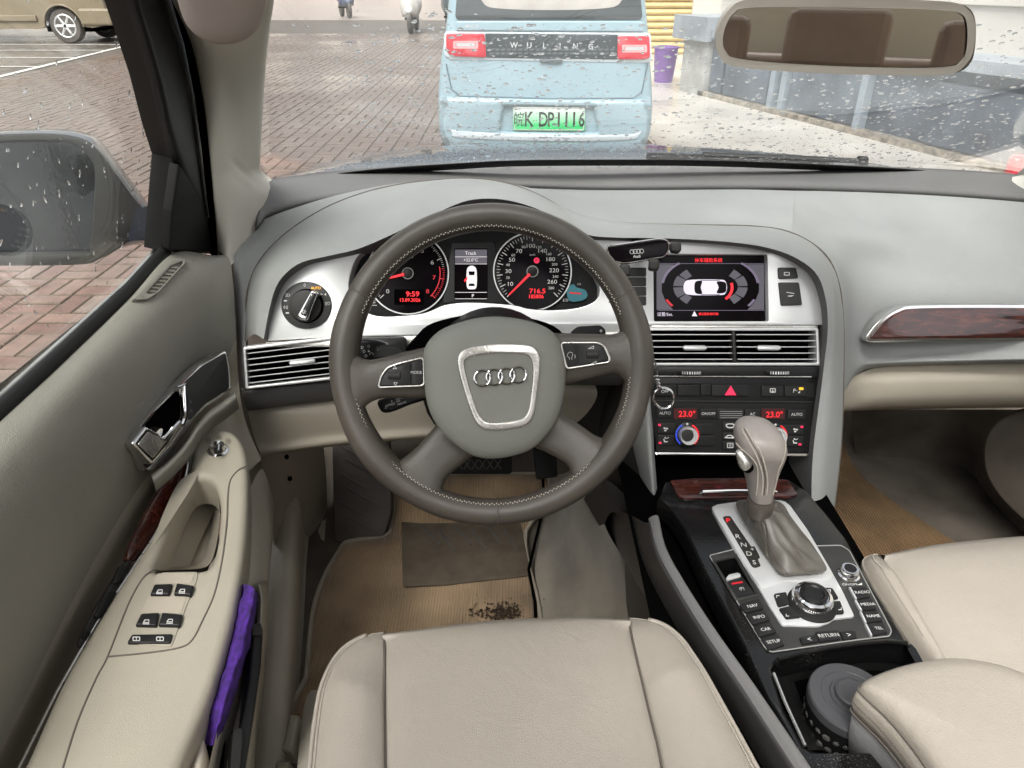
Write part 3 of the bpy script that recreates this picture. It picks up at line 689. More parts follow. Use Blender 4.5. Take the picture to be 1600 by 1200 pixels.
for cx, cy in ((1074, 680), (1212, 681)):
    plate('temperature_ring', BP, [circ(cx, cy, 20.5, 40)], .004, M['black'], clm, h=.006, bev=.001)
    J = Join(); J2 = Join()
    for k in range(9):
        for jj, s_ in ((J, 1), (J2, -1)):
            a = 90 + s_ * (32 + k * 13)
            jj.add(pv(BP, [circ(cx, cy, 18.5, 3, a - 4.8, a + 4.8) + circ(cx, cy, 16, 3, a - 4.8, a + 4.8)[::-1]], .0003, .0064))
    J.out('cold_marks', M['blue'], clm, smooth=False); J2.out('warm_marks', M['red'], clm, smooth=False)
    lathe('temperature_knob', BP.at(cx, cy, .005), BP.n, [(.0128, 0), (.0128, .010), (.0118, .0125), (.0095, .0125), (.009, .0112), (.0, .0112)], M['silver'], clm, seg=36)
    lathe('knob_cap', BP.at(cx, cy, .0165), BP.n, [(.0088, 0), (.0085, .0018), (.006, .0022), (.0, .0022)], M['charcoal'], clm, seg=30)
    bt2.add(pv(BP, [circ(cx, cy - 17.5, 1.8, 8)], .0002, .0064))
for cx, cy in ((1040, 670.5), (1243, 672)):
    for a0 in (20, 140, 260):
        bt2.add(pv(BP, [circ(cx + 2.2 * math.cos(R(a0)), cy - 2.2 * math.sin(R(a0)), 1.9, 8, ry=1.4)], .0002, .0043))
for cx, cy in ((1040, 688), (1242, 690)):
    bt2.add(pv(BP, [circ(cx - .5, cy - 4, 1.3, 8)], .0002, .0043)); bt2.add(pv(BP, [[(cx - 3.5, cy - 2), (cx - 2, cy - 2), (cx - .8, cy + 1.4), (cx + 3.4, cy + 1.4), (cx + 3.4, cy + 3), (cx - 2.2, cy + 3)]], .0002, .0043)); bt2.add(pv(BP, [[(cx + 1, cy - 3), (cx + 5, cy - 5), (cx + 5, cy - 4), (cx + 1, cy - 2)]], .0002, .0043))
for cy, wd in ((665.5, 0), (682, 1), (696, 2)):
    if wd == 0: bt2.add(pv(BP, [sm([(1134, 663), (1141, 661.5), (1148, 663), (1145.5, 668.5), (1136.5, 668.5)], 3), sm([(1136, 664), (1141, 663), (1146, 664), (1144.3, 667), (1137.7, 667)], 3)], .0002, .0043))
    if wd == 1: bt2.add(pv(BP, [sm([(1133, 684.5), (1134, 682), (1138, 679.5), (1143, 679.8), (1146, 682), (1149, 683), (1149, 685)], 3), sm([(1136, 683), (1138.5, 681), (1142, 681), (1144, 683)], 3)], .0002, .0043))
    if wd == 2: bt2.add(pv(BP, [rect(1136, 692, 1146, 700, 1.5), rect(1137.2, 693.2, 1144.8, 698.8, 1)], .0002, .0043)); bt2.add(pv(BP, [rect(1139, 694.5, 1143, 695.3, .2)], .0002, .0043)); bt2.add(pv(BP, [rect(1139, 696.5, 1143, 697.3, .2)], .0002, .0043))
for cx, cy in ((1030.5, 664), (1031.5, 692), (1253, 667), (1250, 694.5), (1150, 678)): plate('indicator_lamp', BP, [rect(cx - 2.2, cy - 1.5, cx + 2.2, cy + 1.5, 1)], .0005, M['pink'], clm, h=.0046)
bt.out('switch_lettering', M['print'], stack, smooth=False); bt2.out('climate_lettering', M['print'], clm, smooth=False)
plate('stack_chrome_bar', ST, [rq([(1024, 706.5), (1265, 708), (1263, 714), (1026, 712.5)], 1)], .012, M['chrome'], dash, h=.012, bev=.003)
# open shelf under the stack
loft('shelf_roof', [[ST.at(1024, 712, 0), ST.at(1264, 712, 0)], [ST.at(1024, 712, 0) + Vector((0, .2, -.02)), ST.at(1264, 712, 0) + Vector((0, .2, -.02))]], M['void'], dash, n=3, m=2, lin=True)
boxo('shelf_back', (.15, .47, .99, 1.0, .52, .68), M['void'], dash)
# ---------------- display screen
sc_ = plate('display_screen', ST, [rq([(1019, 395), (1202, 395), (1204, 504), (1020, 504)], 2)], .006, M['screen'], dash, h=-.012)
SC = ST.off(-.0118)
def c7(x, y): return (920 + x / 3, 340 + y / 3)
j = Join(); j.add(textvf('\u505c\u8f66\u8f85\u52a9\u7cfb\u7edf', SC, 1107, 406.5, 7, h=.0006, bold=.01)); j.add(textvf('\u8bf7\u6ce8\u610f\u7cfb\u7edf\u73af\u5883!', SC, 1107, 490.5, 4.2, h=.0006, bold=.015)); 
j.out('red_screen_lettering', M['red'], sc_, smooth=False)
Join().add(textvf('\u8bbe\u7f6e/Set.', SC, 1039, 491, 6, h=.0006)).add(pv(SC, [[(1085, 486), (1089.5, 494), (1081, 494)]], .0002, .0006)).out('screen_lettering', M['purpw'], sc_, smooth=False)
for f in (1, -1):
    def X_(x): return 1110 + f * (x - 1110)
    pz = [(1026, 413), (1052, 413), (1054, 417), (1040, 431), (1034, 444), (1034, 456), (1040, 471), (1048, 480), (1052, 484), (1026, 484)]
    plate('screen_corner', SC, [[(X_(x), y) for x, y in pz]], .0003, M['greyl'], sc_, h=.0006)
    for (a0, a1, rr, ma) in ((100, 172, 0, M['purpl']), (188, 225, 0, M['redd'] if f == 1 else M['purpl'])):
        o1 = circ(1089, 448, 56, 12, a0 + 20, a1, 44); o2 = circ(1089, 448, 52, 12, a0 + 20, a1, 41)
        plate('distance_arc', SC, [[(X_(x), y) for x, y in o1 + o2[::-1]]], .0003, ma, sc_, h=.0008)
    for (a0, a1) in ((150, 178), (182, 210), (128, 148), (212, 232)):
        ro = 52 if abs(a0 - 165) < 20 or abs(a0 - 190) < 20 else 50
        o1 = circ(1104, 448, ro, 6, a0, a1, 34); o2 = circ(1104, 448, 37, 6, a0, a1, 21)
        plate('sensor_zone', SC, [[(X_(x), y) for x, y in o1 + o2[::-1]]], .0003, M['greyl'], sc_, h=.0007)
j = Join()
for q in ([(1028, 411.5), (1195, 411.5), (1195, 412.2), (1028, 412.2)], [(1028, 484.6), (1195, 484.6), (1195, 485.3), (1028, 485.3)]): j.add(pv(SC, [q], .0002, .0009))
j.out('screen_lines', M['purpl'], sc_, smooth=False)
plate('rear_warning_arc', SC, [circ(1120, 449, 26, 10, -55, 18, 24) + circ(1120, 449, 22, 10, -55, 18, 20)[::-1]], .0003, M['red'], sc_, h=.0009)
plate('car_picture', SC, [sm([(1068, 449), (1070, 441), (1077, 437.5), (1100, 436.5), (1125, 437), (1133, 439), (1136, 449), (1133, 459), (1125, 461), (1100, 461.5), (1077, 460.5), (1070, 457)], 4)], .0003, M['purpw'], sc_, h=.001)
j = Join(); j.add(pv(SC, [sm([(1087, 440), (1097, 439), (1095, 449), (1097, 459), (1087, 458), (1085, 449)], 3)], .0002, .0013)); j.add(pv(SC, [sm([(1120, 440), (1133, 441), (1135, 449), (1133, 457), (1120, 458), (1123, 449)], 3)], .0002, .0013))
for y in (437.5, 460): j.add(pv(SC, [[(1095, y), (1125, y), (1124, y + 1), (1096, y + 1)]], .0002, .0013))
j.out('car_picture_windows', M['screen'], sc_, smooth=False)
# buttons beside the display
for q, t in (([(1216, 418), (1244, 418), (1248, 435), (1217, 436)], 0), ([(1217, 441), (1249, 441), (1254, 477), (1221, 478)], 1)):
    b_ = plate('side_button', ST, [rq(q, 3)], .008, M['buttong'], dash, h=.0035, bev=.001)
    j = Join()
    if t == 0: j.add(pv(ST, [rect(1225, 425, 1234, 430.5, 1.5), rect(1226.2, 426.2, 1232.8, 429.3, 1)], .0002, .0038))
    else: j.add(pv(ST, [[(1229, 456), (1241, 458), (1241, 459.2), (1229, 457.2)]], .0002, .0038)); j.add(pv(ST, [[(1231, 462), (1241, 461), (1237, 463.5), (1231, 463.2)]], .0002, .0038))
    j.out('button_symbol', M['print'], b_, smooth=False)
for k in range(4): plate('side_button', ST, [rect(975, 418 + k * 15, 1010, 432 + k * 15, 2)], .008, M['buttong'], dash, h=.0035, bev=.001)
# ================================================================= STEERING WHEEL
whl = thing('steering_wheel', 'taupe leather four-spoke steering wheel with grey airbag cover and four chrome rings', 'steering wheel', SW.o)
RR, rr_ = .1702, .0172
def onw(a, r=RR, h=0.0): return SW.wp(r * math.cos(a), r * math.sin(a), h)
V = []; Fc = []; NS = 160; NM = 20
for i in range(NS):
    a = 2 * math.pi * i / NS
    da = min(abs(((math.degrees(a) - x + 180) % 360) - 180) for x in (8, 172, 215, 325))
    fat = 1 + .10 * math.exp(-(da / 14) ** 2)
    groove = .0
    dg = min(abs(((math.degrees(a) - x + 180) % 360) - 180) for x in (28.5, 150.5, 272.5))
    g = 1 - .06 * math.exp(-(dg / .8) ** 2)
    for k in range(NM):
        b = 2 * math.pi * k / NM
        V.append(onw(a, RR + rr_ * fat * g * .92 * math.cos(b), rr_ * fat * g * 1.05 * math.sin(b)))
for i in range(NS):
    for k in range(NM): Fc.append((i * NM + k, i * NM + (k + 1) % NM, ((i + 1) % NS) * NM + (k + 1) % NM, ((i + 1) % NS) * NM + k))
rim = recalc(obj('rim', V, Fc, M['wheel'], whl, ang=None))
for d in (28.5, 150.5, 272.5):
    a = R(d); tube('rim_seam', [onw(a, RR + rr_ * .945 * math.cos(b), rr_ * 1.07 * math.sin(b)) for b in [R(k * 15 + .1) for k in range(24)]], .0007, M['threaddk'], rim, seg=5, closed=True)
J = Join()
def stitch_run(p0s, r=.0009, every=2):
    for k in range(0, len(p0s) - 1, every): J.add(tv([p0s[k], p0s[k].lerp(p0s[k + 1], .9)], r, 4))
for d0, d1 in ((22, 158), (183, 207), (224, 316), (333, 357)):
    n_ = int((d1 - d0) / .95); pts = []
    for k in range(n_ * 2):
        a = R(d0 + (d1 - d0) * k / (n_ * 2)); b = R(140 if k % 4 < 2 else 135)
        pts.append(onw(a, RR + rr_ * .94 * math.cos(b), rr_ * 1.07 * math.sin(b)))
    stitch_run(pts)
J.out('stitching', M['thread'], rim, smooth=False)
# spokes : sections from the hub to the rim
def spoke(name, top, bot, hts, wid):
    """top/bot: pixel polylines of the two visible edges from hub to rim; rounded slab"""
    n_ = 16; A = resamp(cr([SW.at(u, v, h) for (u, v), h in zip(top, hts)], 8), n_); B = resamp(cr([SW.at(u, v, h) for (u, v), h in zip(bot, hts)], 8), n_)
    curves = []
    for kk in range(14):
        b = 2 * math.pi * kk / 14; c_, s_ = math.cos(b), math.sin(b)
        c_ = math.copysign(abs(c_) ** .7, c_); s_ = math.copysign(abs(s_) ** .8, s_)
        curves.append([(p + q) / 2 + (p - q) / 2 * c_ + SW.n * (s_ * wid[0] + (s_ * (wid[1] - wid[0])) * i / (n_ - 1)) for i, (p, q) in enumerate(zip(A, B))])
    V = []; Fc = []
    for i in range(n_):
        for cc in curves: V.append(cc[i])
    m_ = 14
    for i in range(n_ - 1):
        for k in range(m_): Fc.append((i * m_ + k, i * m_ + (k + 1) % m_, (i + 1) * m_ + (k + 1) % m_, (i + 1) * m_ + k))
    return recalc(obj(name, V, Fc, M['wheel'], whl, ang=None))
spoke('spoke', [(700, 535), (640, 548), (600, 558), (572, 562), (552, 548), (538, 520)], [(700, 620), (640, 622), (600, 622), (580, 628), (568, 640), (556, 662)], [-.006, -.002, 0, .001, .002, .002], (.012, .013))
spoke('spoke', [(850, 520), (900, 521), (940, 522), (962, 521), (980, 508), (990, 490)], [(850, 608), (890, 600), (940, 588), (958, 583), (972, 590), (982, 612)], [-.006, -.002, 0, .001, .002, .002], (.012, .013))
spoke('spoke', [(700, 640), (676, 670), (650, 700), (630, 716), (618, 721), (596, 712)], [(770, 690), (740, 712), (712, 733), (697, 748), (692, 768), (704, 797)], [-.02, -.014, -.008, -.004, -.001, 0], (.010, .013))
spoke('spoke', [(850, 620), (876, 643), (905, 663), (930, 680), (945, 684), (962, 672)], [(800, 690), (838, 700), (868, 714), (884, 724), (891, 740), (884, 768)], [-.02, -.014, -.008, -.004, -.001, 0], (.010, .013))
# airbag cover
ab = sm([(665, 545), (688, 517), (730, 501), (770, 495), (812, 499), (851, 511), (873, 532), (883, 565), (881, 612), (871, 650), (851, 681), (824, 703), (780, 714), (743, 711), (709, 690), (682, 660), (668, 625), (664, 582)], 4)
air = dome('airbag_cover', SW, ab, [(1.0, .000), (1.0, .010), (.985, .017), (.95, .022), (.85, .027), (.7, .030), (.5, .032), (.2, .033)], M['airbag'], whl, cen=(775, 605), ang=None, skirt=.02)
HP = SW.off(.031)
def c6(x, y): return (500 + x / 2.963, 480 + y / 2.963)
so_ = sm([c6(*p) for p in [(636, 240), (660, 200), (720, 180), (820, 170), (930, 172), (985, 182), (1013, 215), (1018, 280), (1005, 400), (988, 500), (955, 545), (880, 564), (800, 570), (745, 558), (708, 510), (670, 400), (645, 310)]], 4)
si_ = sm([c6(*p) for p in [(668, 262), (685, 236), (740, 220), (830, 213), (925, 216), (965, 228), (984, 262), (985, 320), (975, 420), (962, 485), (935, 515), (870, 530), (790, 534), (755, 520), (728, 480), (700, 400), (678, 320)]], 4)
plate('emblem_surround', HP, [so_, si_], .008, M['silverd'], air, h=.0035, bev=.0018, seg=3)
plate('emblem_plate', HP, [si_], .004, M['airbag'], air, h=.0015)
J = Join()
rc = [c6(*p) for p in [(752, 329), (808, 324), (864, 319), (918, 313)]]
for i, (u, v) in enumerate(rc):
    pts = [HP.at(u + 12.4 * math.cos(2 * math.pi * k / 32), v - 12.4 * math.sin(2 * math.pi * k / 32) * .98, .004) for k in range(32)]
    J.add(tv(pts, .0013, 8, True))
J.out('ring_emblem', M['chrome'], air)
JH = Join()
for (x, y, s) in ((590, 320, 1), (1062, 268, 1)):
    u, v = c6(x, y); P_ = SW
    for pts in ([(-7, 3), (-5, -2), (3, -2), (7, -4)], [(-7, 3), (2, 3), (7, 0), (7, -4)], [(-3, -2), (-4, 1), (2, 1)]):
        JH.add(tv([SW.at(u + a, v + b, .0275) for a, b in pts], .00035, 5))
JH.out('horn_symbol', M['printd'], air, smooth=False)
# switch pods
def pod(outline, inner, btns, rol, txt):
    pd = plate('switch_pod', SW, [rq(outline, 7, 6), rq(inner, 5, 6)], .012, M['silverd'], whl, h=.0185, bev=.0012)
    plate('pod_face', SW, [rq(inner, 5, 6)], .006, M['button'], pd, h=.0168)
    for q in btns: plate('button', SW, [rq(q, 2)], .004, M['button'], pd, h=.0182, bev=.0006)
    u, v = rol; a = SW.at(u - 10, v, .014); b = SW.at(u + 10, v, .014)
    tube('roller', [a.lerp(b, t) for t in (0, .06, .5, .94, 1)], [.0052, .0062, .0062, .0062, .0052], M['charcoal'], pd, seg=20)
    j = Join()
    for t in txt:
        if t[0] == 'tri':
            _, x, y, s = t; j.add(pv(SW, [[(x - 3.3, y + s * 2.6), (x + 3.3, y + s * 2.6), (x, y - s * 3)], [(x - 1.9, y + s * 1.8), (x + 1.9, y + s * 1.8), (x, y - s * 1.5)]], .0002, .0186))
        elif t[0] == 'wedge':
            _, x, y = t; j.add(pv(SW, [[(x - 6, y + 2), (x + 4, y - 3), (x + 4, y + 2)], [(x - 3, y + 1.2), (x + 3, y - 1.6), (x + 3, y + 1.2)]], .0002, .0186))
        else: j.add(textvf(t[0], SW, t[1], t[2], t[3], h=.0186, d=(1, 0)))
    j.out('pod_lettering', M['print'], pd, smooth=False)
pod([(589, 607), (594, 587), (604, 573), (624, 566), (662, 557), (664, 604)], [(592, 604), (597, 588), (606, 576), (626, 569), (660, 560.5), (661, 601)], [[(594, 603), (599, 588), (608, 577), (626, 571), (641, 567), (642, 602)], [(643.5, 566.5), (660, 562), (660.5, 600.5), (643.5, 602)]], (617, 586.5), [('tri', 617, 574, 1), ('tri', 618, 600, -1), ('MODE', 650.5, 582, 4.3)])
pod([(875, 534), (935, 534), (946, 540), (955, 560), (953, 567), (884, 578)], [(878, 537), (933, 537), (943, 542), (951, 560), (950, 564.5), (887, 574.5)], [[(879, 538), (899, 537.5), (902, 572), (887, 574)], [(901, 537.5), (933, 537.5), (942, 542), (950, 560), (949, 564), (904, 571.5)]], (925, 554), [('wedge', 924, 543), ('wedge', 928, 567)])
J = Join()
J.add(tv([SW.at(890 + a, 556 + b, .0188) for a, b in [(0, 6), (-1, 2), (-4, 1), (-3, -3), (0, -6), (4, -5), (5, -1), (3, 4), (4, 6)]], .0003, 4)); J.add(tv([SW.at(898 + a, 557 + b, .0188) for a, b in [(0, -3), (1, 0), (0, 3)]], .0003, 4))
J.out('voice_symbol', M['print'], whl, smooth=False)
# shift paddles behind the wheel
for q, sym, at_ in (([(892, 519), (903, 510), (938, 508), (946, 514), (948, 530), (892, 530)], '+', (942, 514)), ([(582, 560), (586, 543), (602, 538), (622, 541), (640, 556), (640, 566)], '-', (590.5, 546.5))):
    pd = plate('shift_paddle', SW, [rq(q, 4)], .008, M['blackm'], whl, h=-.022, bev=.002, back=True)
    Join().add(textvf(sym, SW, at_[0] + (-3 if sym == '+' else 0), at_[1] + 3 if sym == '+' else at_[1], 5 if sym == '+' else 1.2, h=-.0215, sx=1 if sym == '+' else 1.3)).out('paddle_symbol', M['print'], pd, smooth=False)
lathe('hub_boss', SW.wp(0, -.01, -.06), SW.n, [(.055, 0), (.062, .03), (.065, .06)], M['blackm'], whl)
# ================================================================= STEERING COLUMN with stalks
colm = thing('steering_column', 'black steering column shroud with indicator and cruise stalks behind the wheel', 'steering column', SW.wp(0, 0, -.15))
cp0 = SW.off(-.07)
lathe('shroud', SW.wp(0, -.012, -.20), SW.n, [(.085, 0), (.088, .06), (.075, .125), (.06, .13)], M['blackm'], colm, seg=40)
loft('shroud_skirt', [[SW.at(u, v, h) for u, v, h in r_] for r_ in [[(668, 545, -.09), (670, 600, -.085), (690, 640, -.08), (740, 690, -.10)], [(656, 560, -.13), (660, 620, -.12), (680, 665, -.12), (740, 720, -.13)]]], M['blackm'], colm, n=12, m=3)
plate('shroud_top', SW.off(-.14), [sm([(650, 560), (655, 520), (690, 500), (760, 490), (840, 500), (880, 522), (880, 560)], 4)], .02, M['void'], colm, h=0)
def stalk(pts, r, flat, txt, nm):
    P = [SW.at(u, v, h) for u, v, h in pts]
    st = tube(nm, P, r, M['black'], colm, seg=16, flat=flat, up=SW.ey, ang=None)
    j = Join()
    for s_, u, v, hp, h in txt: j.add(textvf(s_, SW, u, v, hp, d=(1, -.28), h=h))
    j.out('stalk_lettering', M['print'], st, smooth=False)
plate('stalk_housing', ST, [rq([(540, 527), (630, 526), (634, 530), (636, 566), (540, 566)], 2)], .03, M['black'], colm, h=.012, bev=.002)
plate('indicator_stalk', SW.off(-.05), [sm([(532, 536), (560, 530), (590, 532), (604, 540), (600, 556), (585, 566), (556, 568), (532, 562)], 4)], .02, M['black'], colm, h=0, bev=.005, seg=4, back=True)
JS = Join()
for k, (x, y) in enumerate(((566, 543), (569, 549), (572, 556))):
    JS.add(textvf('D', SW, x, y, 4.2, d=(1, -.1), h=-.0495)); 
    for q in range(3): JS.add(textvf('-', SW, x - 4.5, y - 1.4 + q * 1.5, .6, h=-.044, sx=1.2))
JS.add(textvf('\u2298', SW, 576, 541, 4, h=-.0495)); JS.add(textvf('\u25e3', SW, 577, 548, 4, h=-.0495)); JS.add(textvf('\u21b7', SW, 581, 553, 4, h=-.0495))
JS.out('stalk_symbols', M['print'], colm, smooth=False)
CS = SW.off(-.048)
cs = plate('cruise_stalk', CS, [sm([(589, 628), (600, 622), (640, 615), (668, 612), (672, 622), (640, 633), (612, 644), (598, 645), (592, 639)], 4)], .014, M['black'], colm, h=0, bev=.004, seg=3, back=True)
j = Join(); j.add(textvf('SPEED', CS, 611, 632, 3.4, d=(1, -.3), h=.0004)); j.add(textvf('\u2212', CS, 612, 639, 1, d=(1, -.3), h=.0004)); j.add(textvf('+', CS, 612, 627, 3, d=(1, -.3), h=.0004)); j.add(textvf('CANCEL', CS, 626, 622, 2.8, d=(1, -.3), h=.0004)); j.add(textvf('ON', CS, 622, 627, 2.8, d=(1, -.3), h=.0004)); j.add(textvf('RESUME', CS, 628, 630, 2.8, d=(1, -.3), h=.0004)); j.add(textvf('LIM', CS, 603, 636, 2.8, d=(.25, -1), h=.0004))
j.out('stalk_lettering', M['print'], cs, smooth=False)

# ================================================================= FLOOR, TUNNEL, FOOTWELLS
flo = obj('floor', *box(-.60, 1.25, -1.9, 1.55, .17, .195), M['carpetd'], None, smooth=False, kind='structure')
cfl = thing('car_interior', 'grey carpeted footwells, tunnel and painted sill round the front seats', 'car body', (.31, .9, .19))
# firewall / toe board
loft('toe_board', [PY([(395, 740, 1.33), (500, 760, 1.34), (800, 760, 1.36), (1100, 760, 1.36), (1600, 760, 1.36), (2000, 800, 1.3)]), [p + Vector((0, .12, .25)) for p in PY([(395, 740, 1.33), (500, 760, 1.34), (800, 760, 1.36), (1100, 760, 1.36), (1600, 760, 1.36), (2000, 800, 1.3)])], [p + Vector((0, .0, .62)) for p in PY([(395, 740, 1.33), (500, 760, 1.34), (800, 760, 1.36), (1100, 760, 1.36), (1600, 760, 1.36), (2000, 800, 1.3)])]], M['carpetd'], cfl, n=30, m=6)
loft('toe_slope', [[Vector((x, y, z)) for x in (-.5, -.3, -.1, .05, .17)] for y, z in ((1.12, .192), (1.2, .22), (1.38, .36), (1.46, .5))], M['carpetd'], cfl, n=20, m=6)
# driver side tunnel carpet
loft('tunnel_carpet', [[W(u, v, Z=z) for u, v, z in r_] for r_ in [
    [(846, 1000, .20), (842, 960, .20), (836, 900, .20), (838, 850, .20), (846, 800, .21), (850, 740, .26)],
    [(900, 1000, .24), (885, 950, .24), (870, 900, .24), (868, 850, .24), (874, 800, .25), (880, 740, .30)],
    [(1000, 1020, .30), (965, 950, .31), (925, 880, .32), (905, 830, .33), (900, 780, .36), (905, 730, .38)],
    [(1150, 1110, .34), (1090, 1040, .36), (1040, 975, .38), (992, 897, .40), (948, 828, .42), (930, 760, .42)]]], M['carpetg'], cfl, n=30, m=6)
tube('carpet_edge', PZ([(838, 1000, .212), (836, 940, .212), (826, 890, .212), (838, 840, .212), (850, 790, .225), (848, 740, .27)]), .003, M['void'], cfl, seg=6)
# door sill
loft('sill_trim', [[W(u, v, Z=z) for u, v, z in r_] for r_ in [
    [(365, 1300, .30), (395, 1180, .30), (410, 1000, .30), (424, 850, .30), (430, 730, .31), (428, 690, .33)],
    [(385, 1300, .315), (418, 1180, .315), (432, 1000, .315), (446, 850, .315), (450, 730, .33), (450, 690, .36)],
    [(425, 1300, .30), (446, 1180, .30), (456, 1000, .30), (463, 850, .30), (468, 730, .32), (468, 690, .35)],
    [(428, 1300, .20), (452, 1180, .20), (470, 1000, .20), (478, 850, .20), (484, 740, .22), (486, 690, .27)],
    [(455, 1300, .192), (478, 1180, .192), (492, 1000, .192), (505, 870, .192), (514, 740, .22), (516, 690, .27)]]], M['beigehi'], cfl, n=30, m=5)
loft('kick_panel', [[W(u, v, Y=y) for u, v, y in r_] for r_ in [
    [(385, 640, .94), (398, 690, .94), (420, 760, .95), (428, 850, .95)],
    [(430, 650, 1.05), (440, 700, 1.05), (446, 780, 1.05), (452, 870, 1.05)],
    [(500, 660, 1.2), (508, 720, 1.2), (512, 800, 1.18), (516, 880, 1.15)]]], M['beige'], cfl, n=16, m=6)
for q in ((448, 713, 1.04), (453, 747, 1.05)): lathe('trim_clip', W(q[0], q[1], Y=q[2] - .02), (.3, -1, .2), [(.004, 0), (.004, .004), (.002, .006)], M['void'], cfl, seg=12)
# passenger footwell right wall
loft('passenger_kick_panel', [[W(u, v, Y=y) for u, v, y in r_] for r_ in [
    [(1330, 640, 1.38), (1340, 720, 1.40), (1370, 780, 1.36), (1420, 840, 1.30), (1500, 880, 1.22)],
    [(1480, 640, 1.36), (1490, 700, 1.36), (1510, 760, 1.34), (1550, 820, 1.28), (1600, 860, 1.2)],
    [(1560, 640, 1.25), (1545, 700, 1.24), (1550, 760, 1.2), (1590, 820, 1.12), (1640, 860, 1.05)],
    [(1640, 640, 1.18), (1640, 700, 1.16), (1640, 760, 1.12), (1660, 820, 1.06), (1700, 860, 1.0)]]], M['carpetd'], cfl, n=24, m=6)
plate('passenger_door_pocket', Plane(W(1585, 720, Y=1.1), (-.75, -.62, .1)), [sm([(1536, 700), (1548, 670), (1575, 648), (1620, 640), (1680, 650), (1680, 880), (1600, 815), (1560, 775), (1540, 740)], 4)], .02, M['carpetd'], cfl, bev=.006, seg=3)
# dead pedal
DPp = Plane(W(560, 770, Y=1.15), (0, -.75, .66))
dp = plate('dead_pedal', DPp, [rq([(518, 660), (606, 660), (612, 800), (600, 838), (522, 848)], 8)], .03, M['rubber'], cfl, h=0, bev=.004)
for k in range(6):
    a = (530 + (k % 2) * 10, 705 + k * 22); plate('pedal_rib', DPp, [rq([(a[0], a[1] - 12), (a[0] + 42, a[1] + 12), (a[0] + 41, a[1] + 16), (a[0] - 1, a[1] - 8)], 2)], .004, M['rubber'], cfl, h=.003, bev=.001)
# accelerator + brake
BR = Plane(W(735, 725, Y=1.16), (0, -.85, .5))
bp_ = thing('brake_pedal', 'black rubber brake pedal with crossed grip ribs behind the steering wheel', 'pedal', W(735, 700, Y=1.2))
pad = plate('pedal_pad', BR, [rq([(688, 700), (800, 700), (800, 741), (700, 741)], 6)], .012, M['blackm'], bp_, bev=.003, back=True)
J = Join()
for k in range(7):
    x = 706 + k * 12
    J.add(tv([BR.at(x - 5, 718, .0015), BR.at(x + 5, 733, .0015)], .0012, 6)); J.add(tv([BR.at(x + 5, 718, .0015), BR.at(x - 5, 733, .0015)], .0012, 6))
J.out('grip_ribs', M['rubber'], pad); tube('pedal_arm', [W(740, 705, Y=1.17), W(735, 640, Y=1.2), W(735, 580, Y=1.2)], .009, M['blackm'], bp_)
ac = thing('accelerator_pedal', 'long black accelerator pedal beside the tunnel carpet', 'pedal', W(855, 740, Y=1.2))
plate('pedal_pad', Plane(W(855, 720, Y=1.16), (0, -.8, .6)), [rq([(828, 660), (866, 660), (872, 745), (838, 750)], 5)], .014, M['blackm'], ac, bev=.003, back=True)
tube('pedal_arm', [W(850, 680, Y=1.18), W(845, 620, Y=1.22)], .008, M['blackm'], ac)

# ================================================================= FLOOR MATS
mt = thing('floor_mat', 'ribbed tan driver floor mat with dark heel pad and soil spilled near the seat', 'floor mat', W(650, 900, Z=.2))
def mz(u, v):
    p = W(u, v, Z=.207)
    if p.y > 1.13:
        # rises with the toe board
        s = (1.13 * .62 + 1.2 - .207) ; r = ray(u, v)
        t = (.207 - .62 * 1.13 - CAM.z) / (r.z - .62 * r.y); p = CAM + r * t
    return p
mo = sm([(470, 1130), (478, 1060), (488, 960), (505, 905), (530, 860), (545, 846), (600, 838), (612, 820), (617, 780), (622, 745), (660, 741), (800, 741), (850, 742), (860, 760), (852, 790), (822, 830), (825, 880), (838, 930), (846, 985), (846, 1040)], 3)
g = []; us = list(range(470, 866, 11)); vs_ = list(range(741, 1131, 13))
V = [mz(p[0], p[1]) for p in mo]; q2 = [Vector((p.x, p.y)) for p in V]
fz = lambda x, y: .207 if y < 1.13 else .207 + .62 * (y - 1.13)
from mathutils.geometry import delaunay_2d_cdt
inn = []
for x in [k * .025 - .6 for k in range(40)]:
    for y in [.4 + k * .025 for k in range(50)]:
        c = False
        for i in range(len(q2)):
            a, b = q2[i], q2[i - 1]
            if (a.y > y) != (b.y > y) and x < (b.x - a.x) * (y - a.y) / (b.y - a.y) + a.x: c = not c
        if c and min((Vector((x, y)) - a).length for a in q2) > .012: inn.append(Vector((x, y)))
r_ = delaunay_2d_cdt(q2 + inn, [(i, (i + 1) % len(q2)) for i in range(len(q2))], [], 1, 1e-5)
mv = [Vector((p.x, p.y, fz(p.x, p.y) + .0015 * math.sin(p.x * 31 + p.y * 17))) for p in r_[0]]
top = obj('mat_top', mv, [tuple(f) if (mv[f[1]] - mv[f[0]]).cross(mv[f[2]] - mv[f[0]]).z > 0 else tuple(f[::-1]) for f in r_[2]], M['carpet'], mt, ang=None)
m_ = top.modifiers.new('t', 'SOLIDIFY'); m_.thickness = .008; m_.offset = -1
tube('mat_binding', [Vector((p.x, p.y, fz(p.x, p.y) + .001)) for p in q2], .0042, M['beige'], mt, seg=6, closed=True)
MP = Plane((0, .9, .2105), (0, 0, 1), up=(0, 1, 0))
plate('heel_pad', MP, [rq([(627, 805), (810, 800), (830, 898), (700, 913), (629, 916)], 6)], .003, mat('worn_heel_pad', (.105, .083, .058), .8, bump=.8, bscale=160, btype='NOISE', var=.16, vscale=30), mt, h=.0016, bev=.0006)
J = Join()
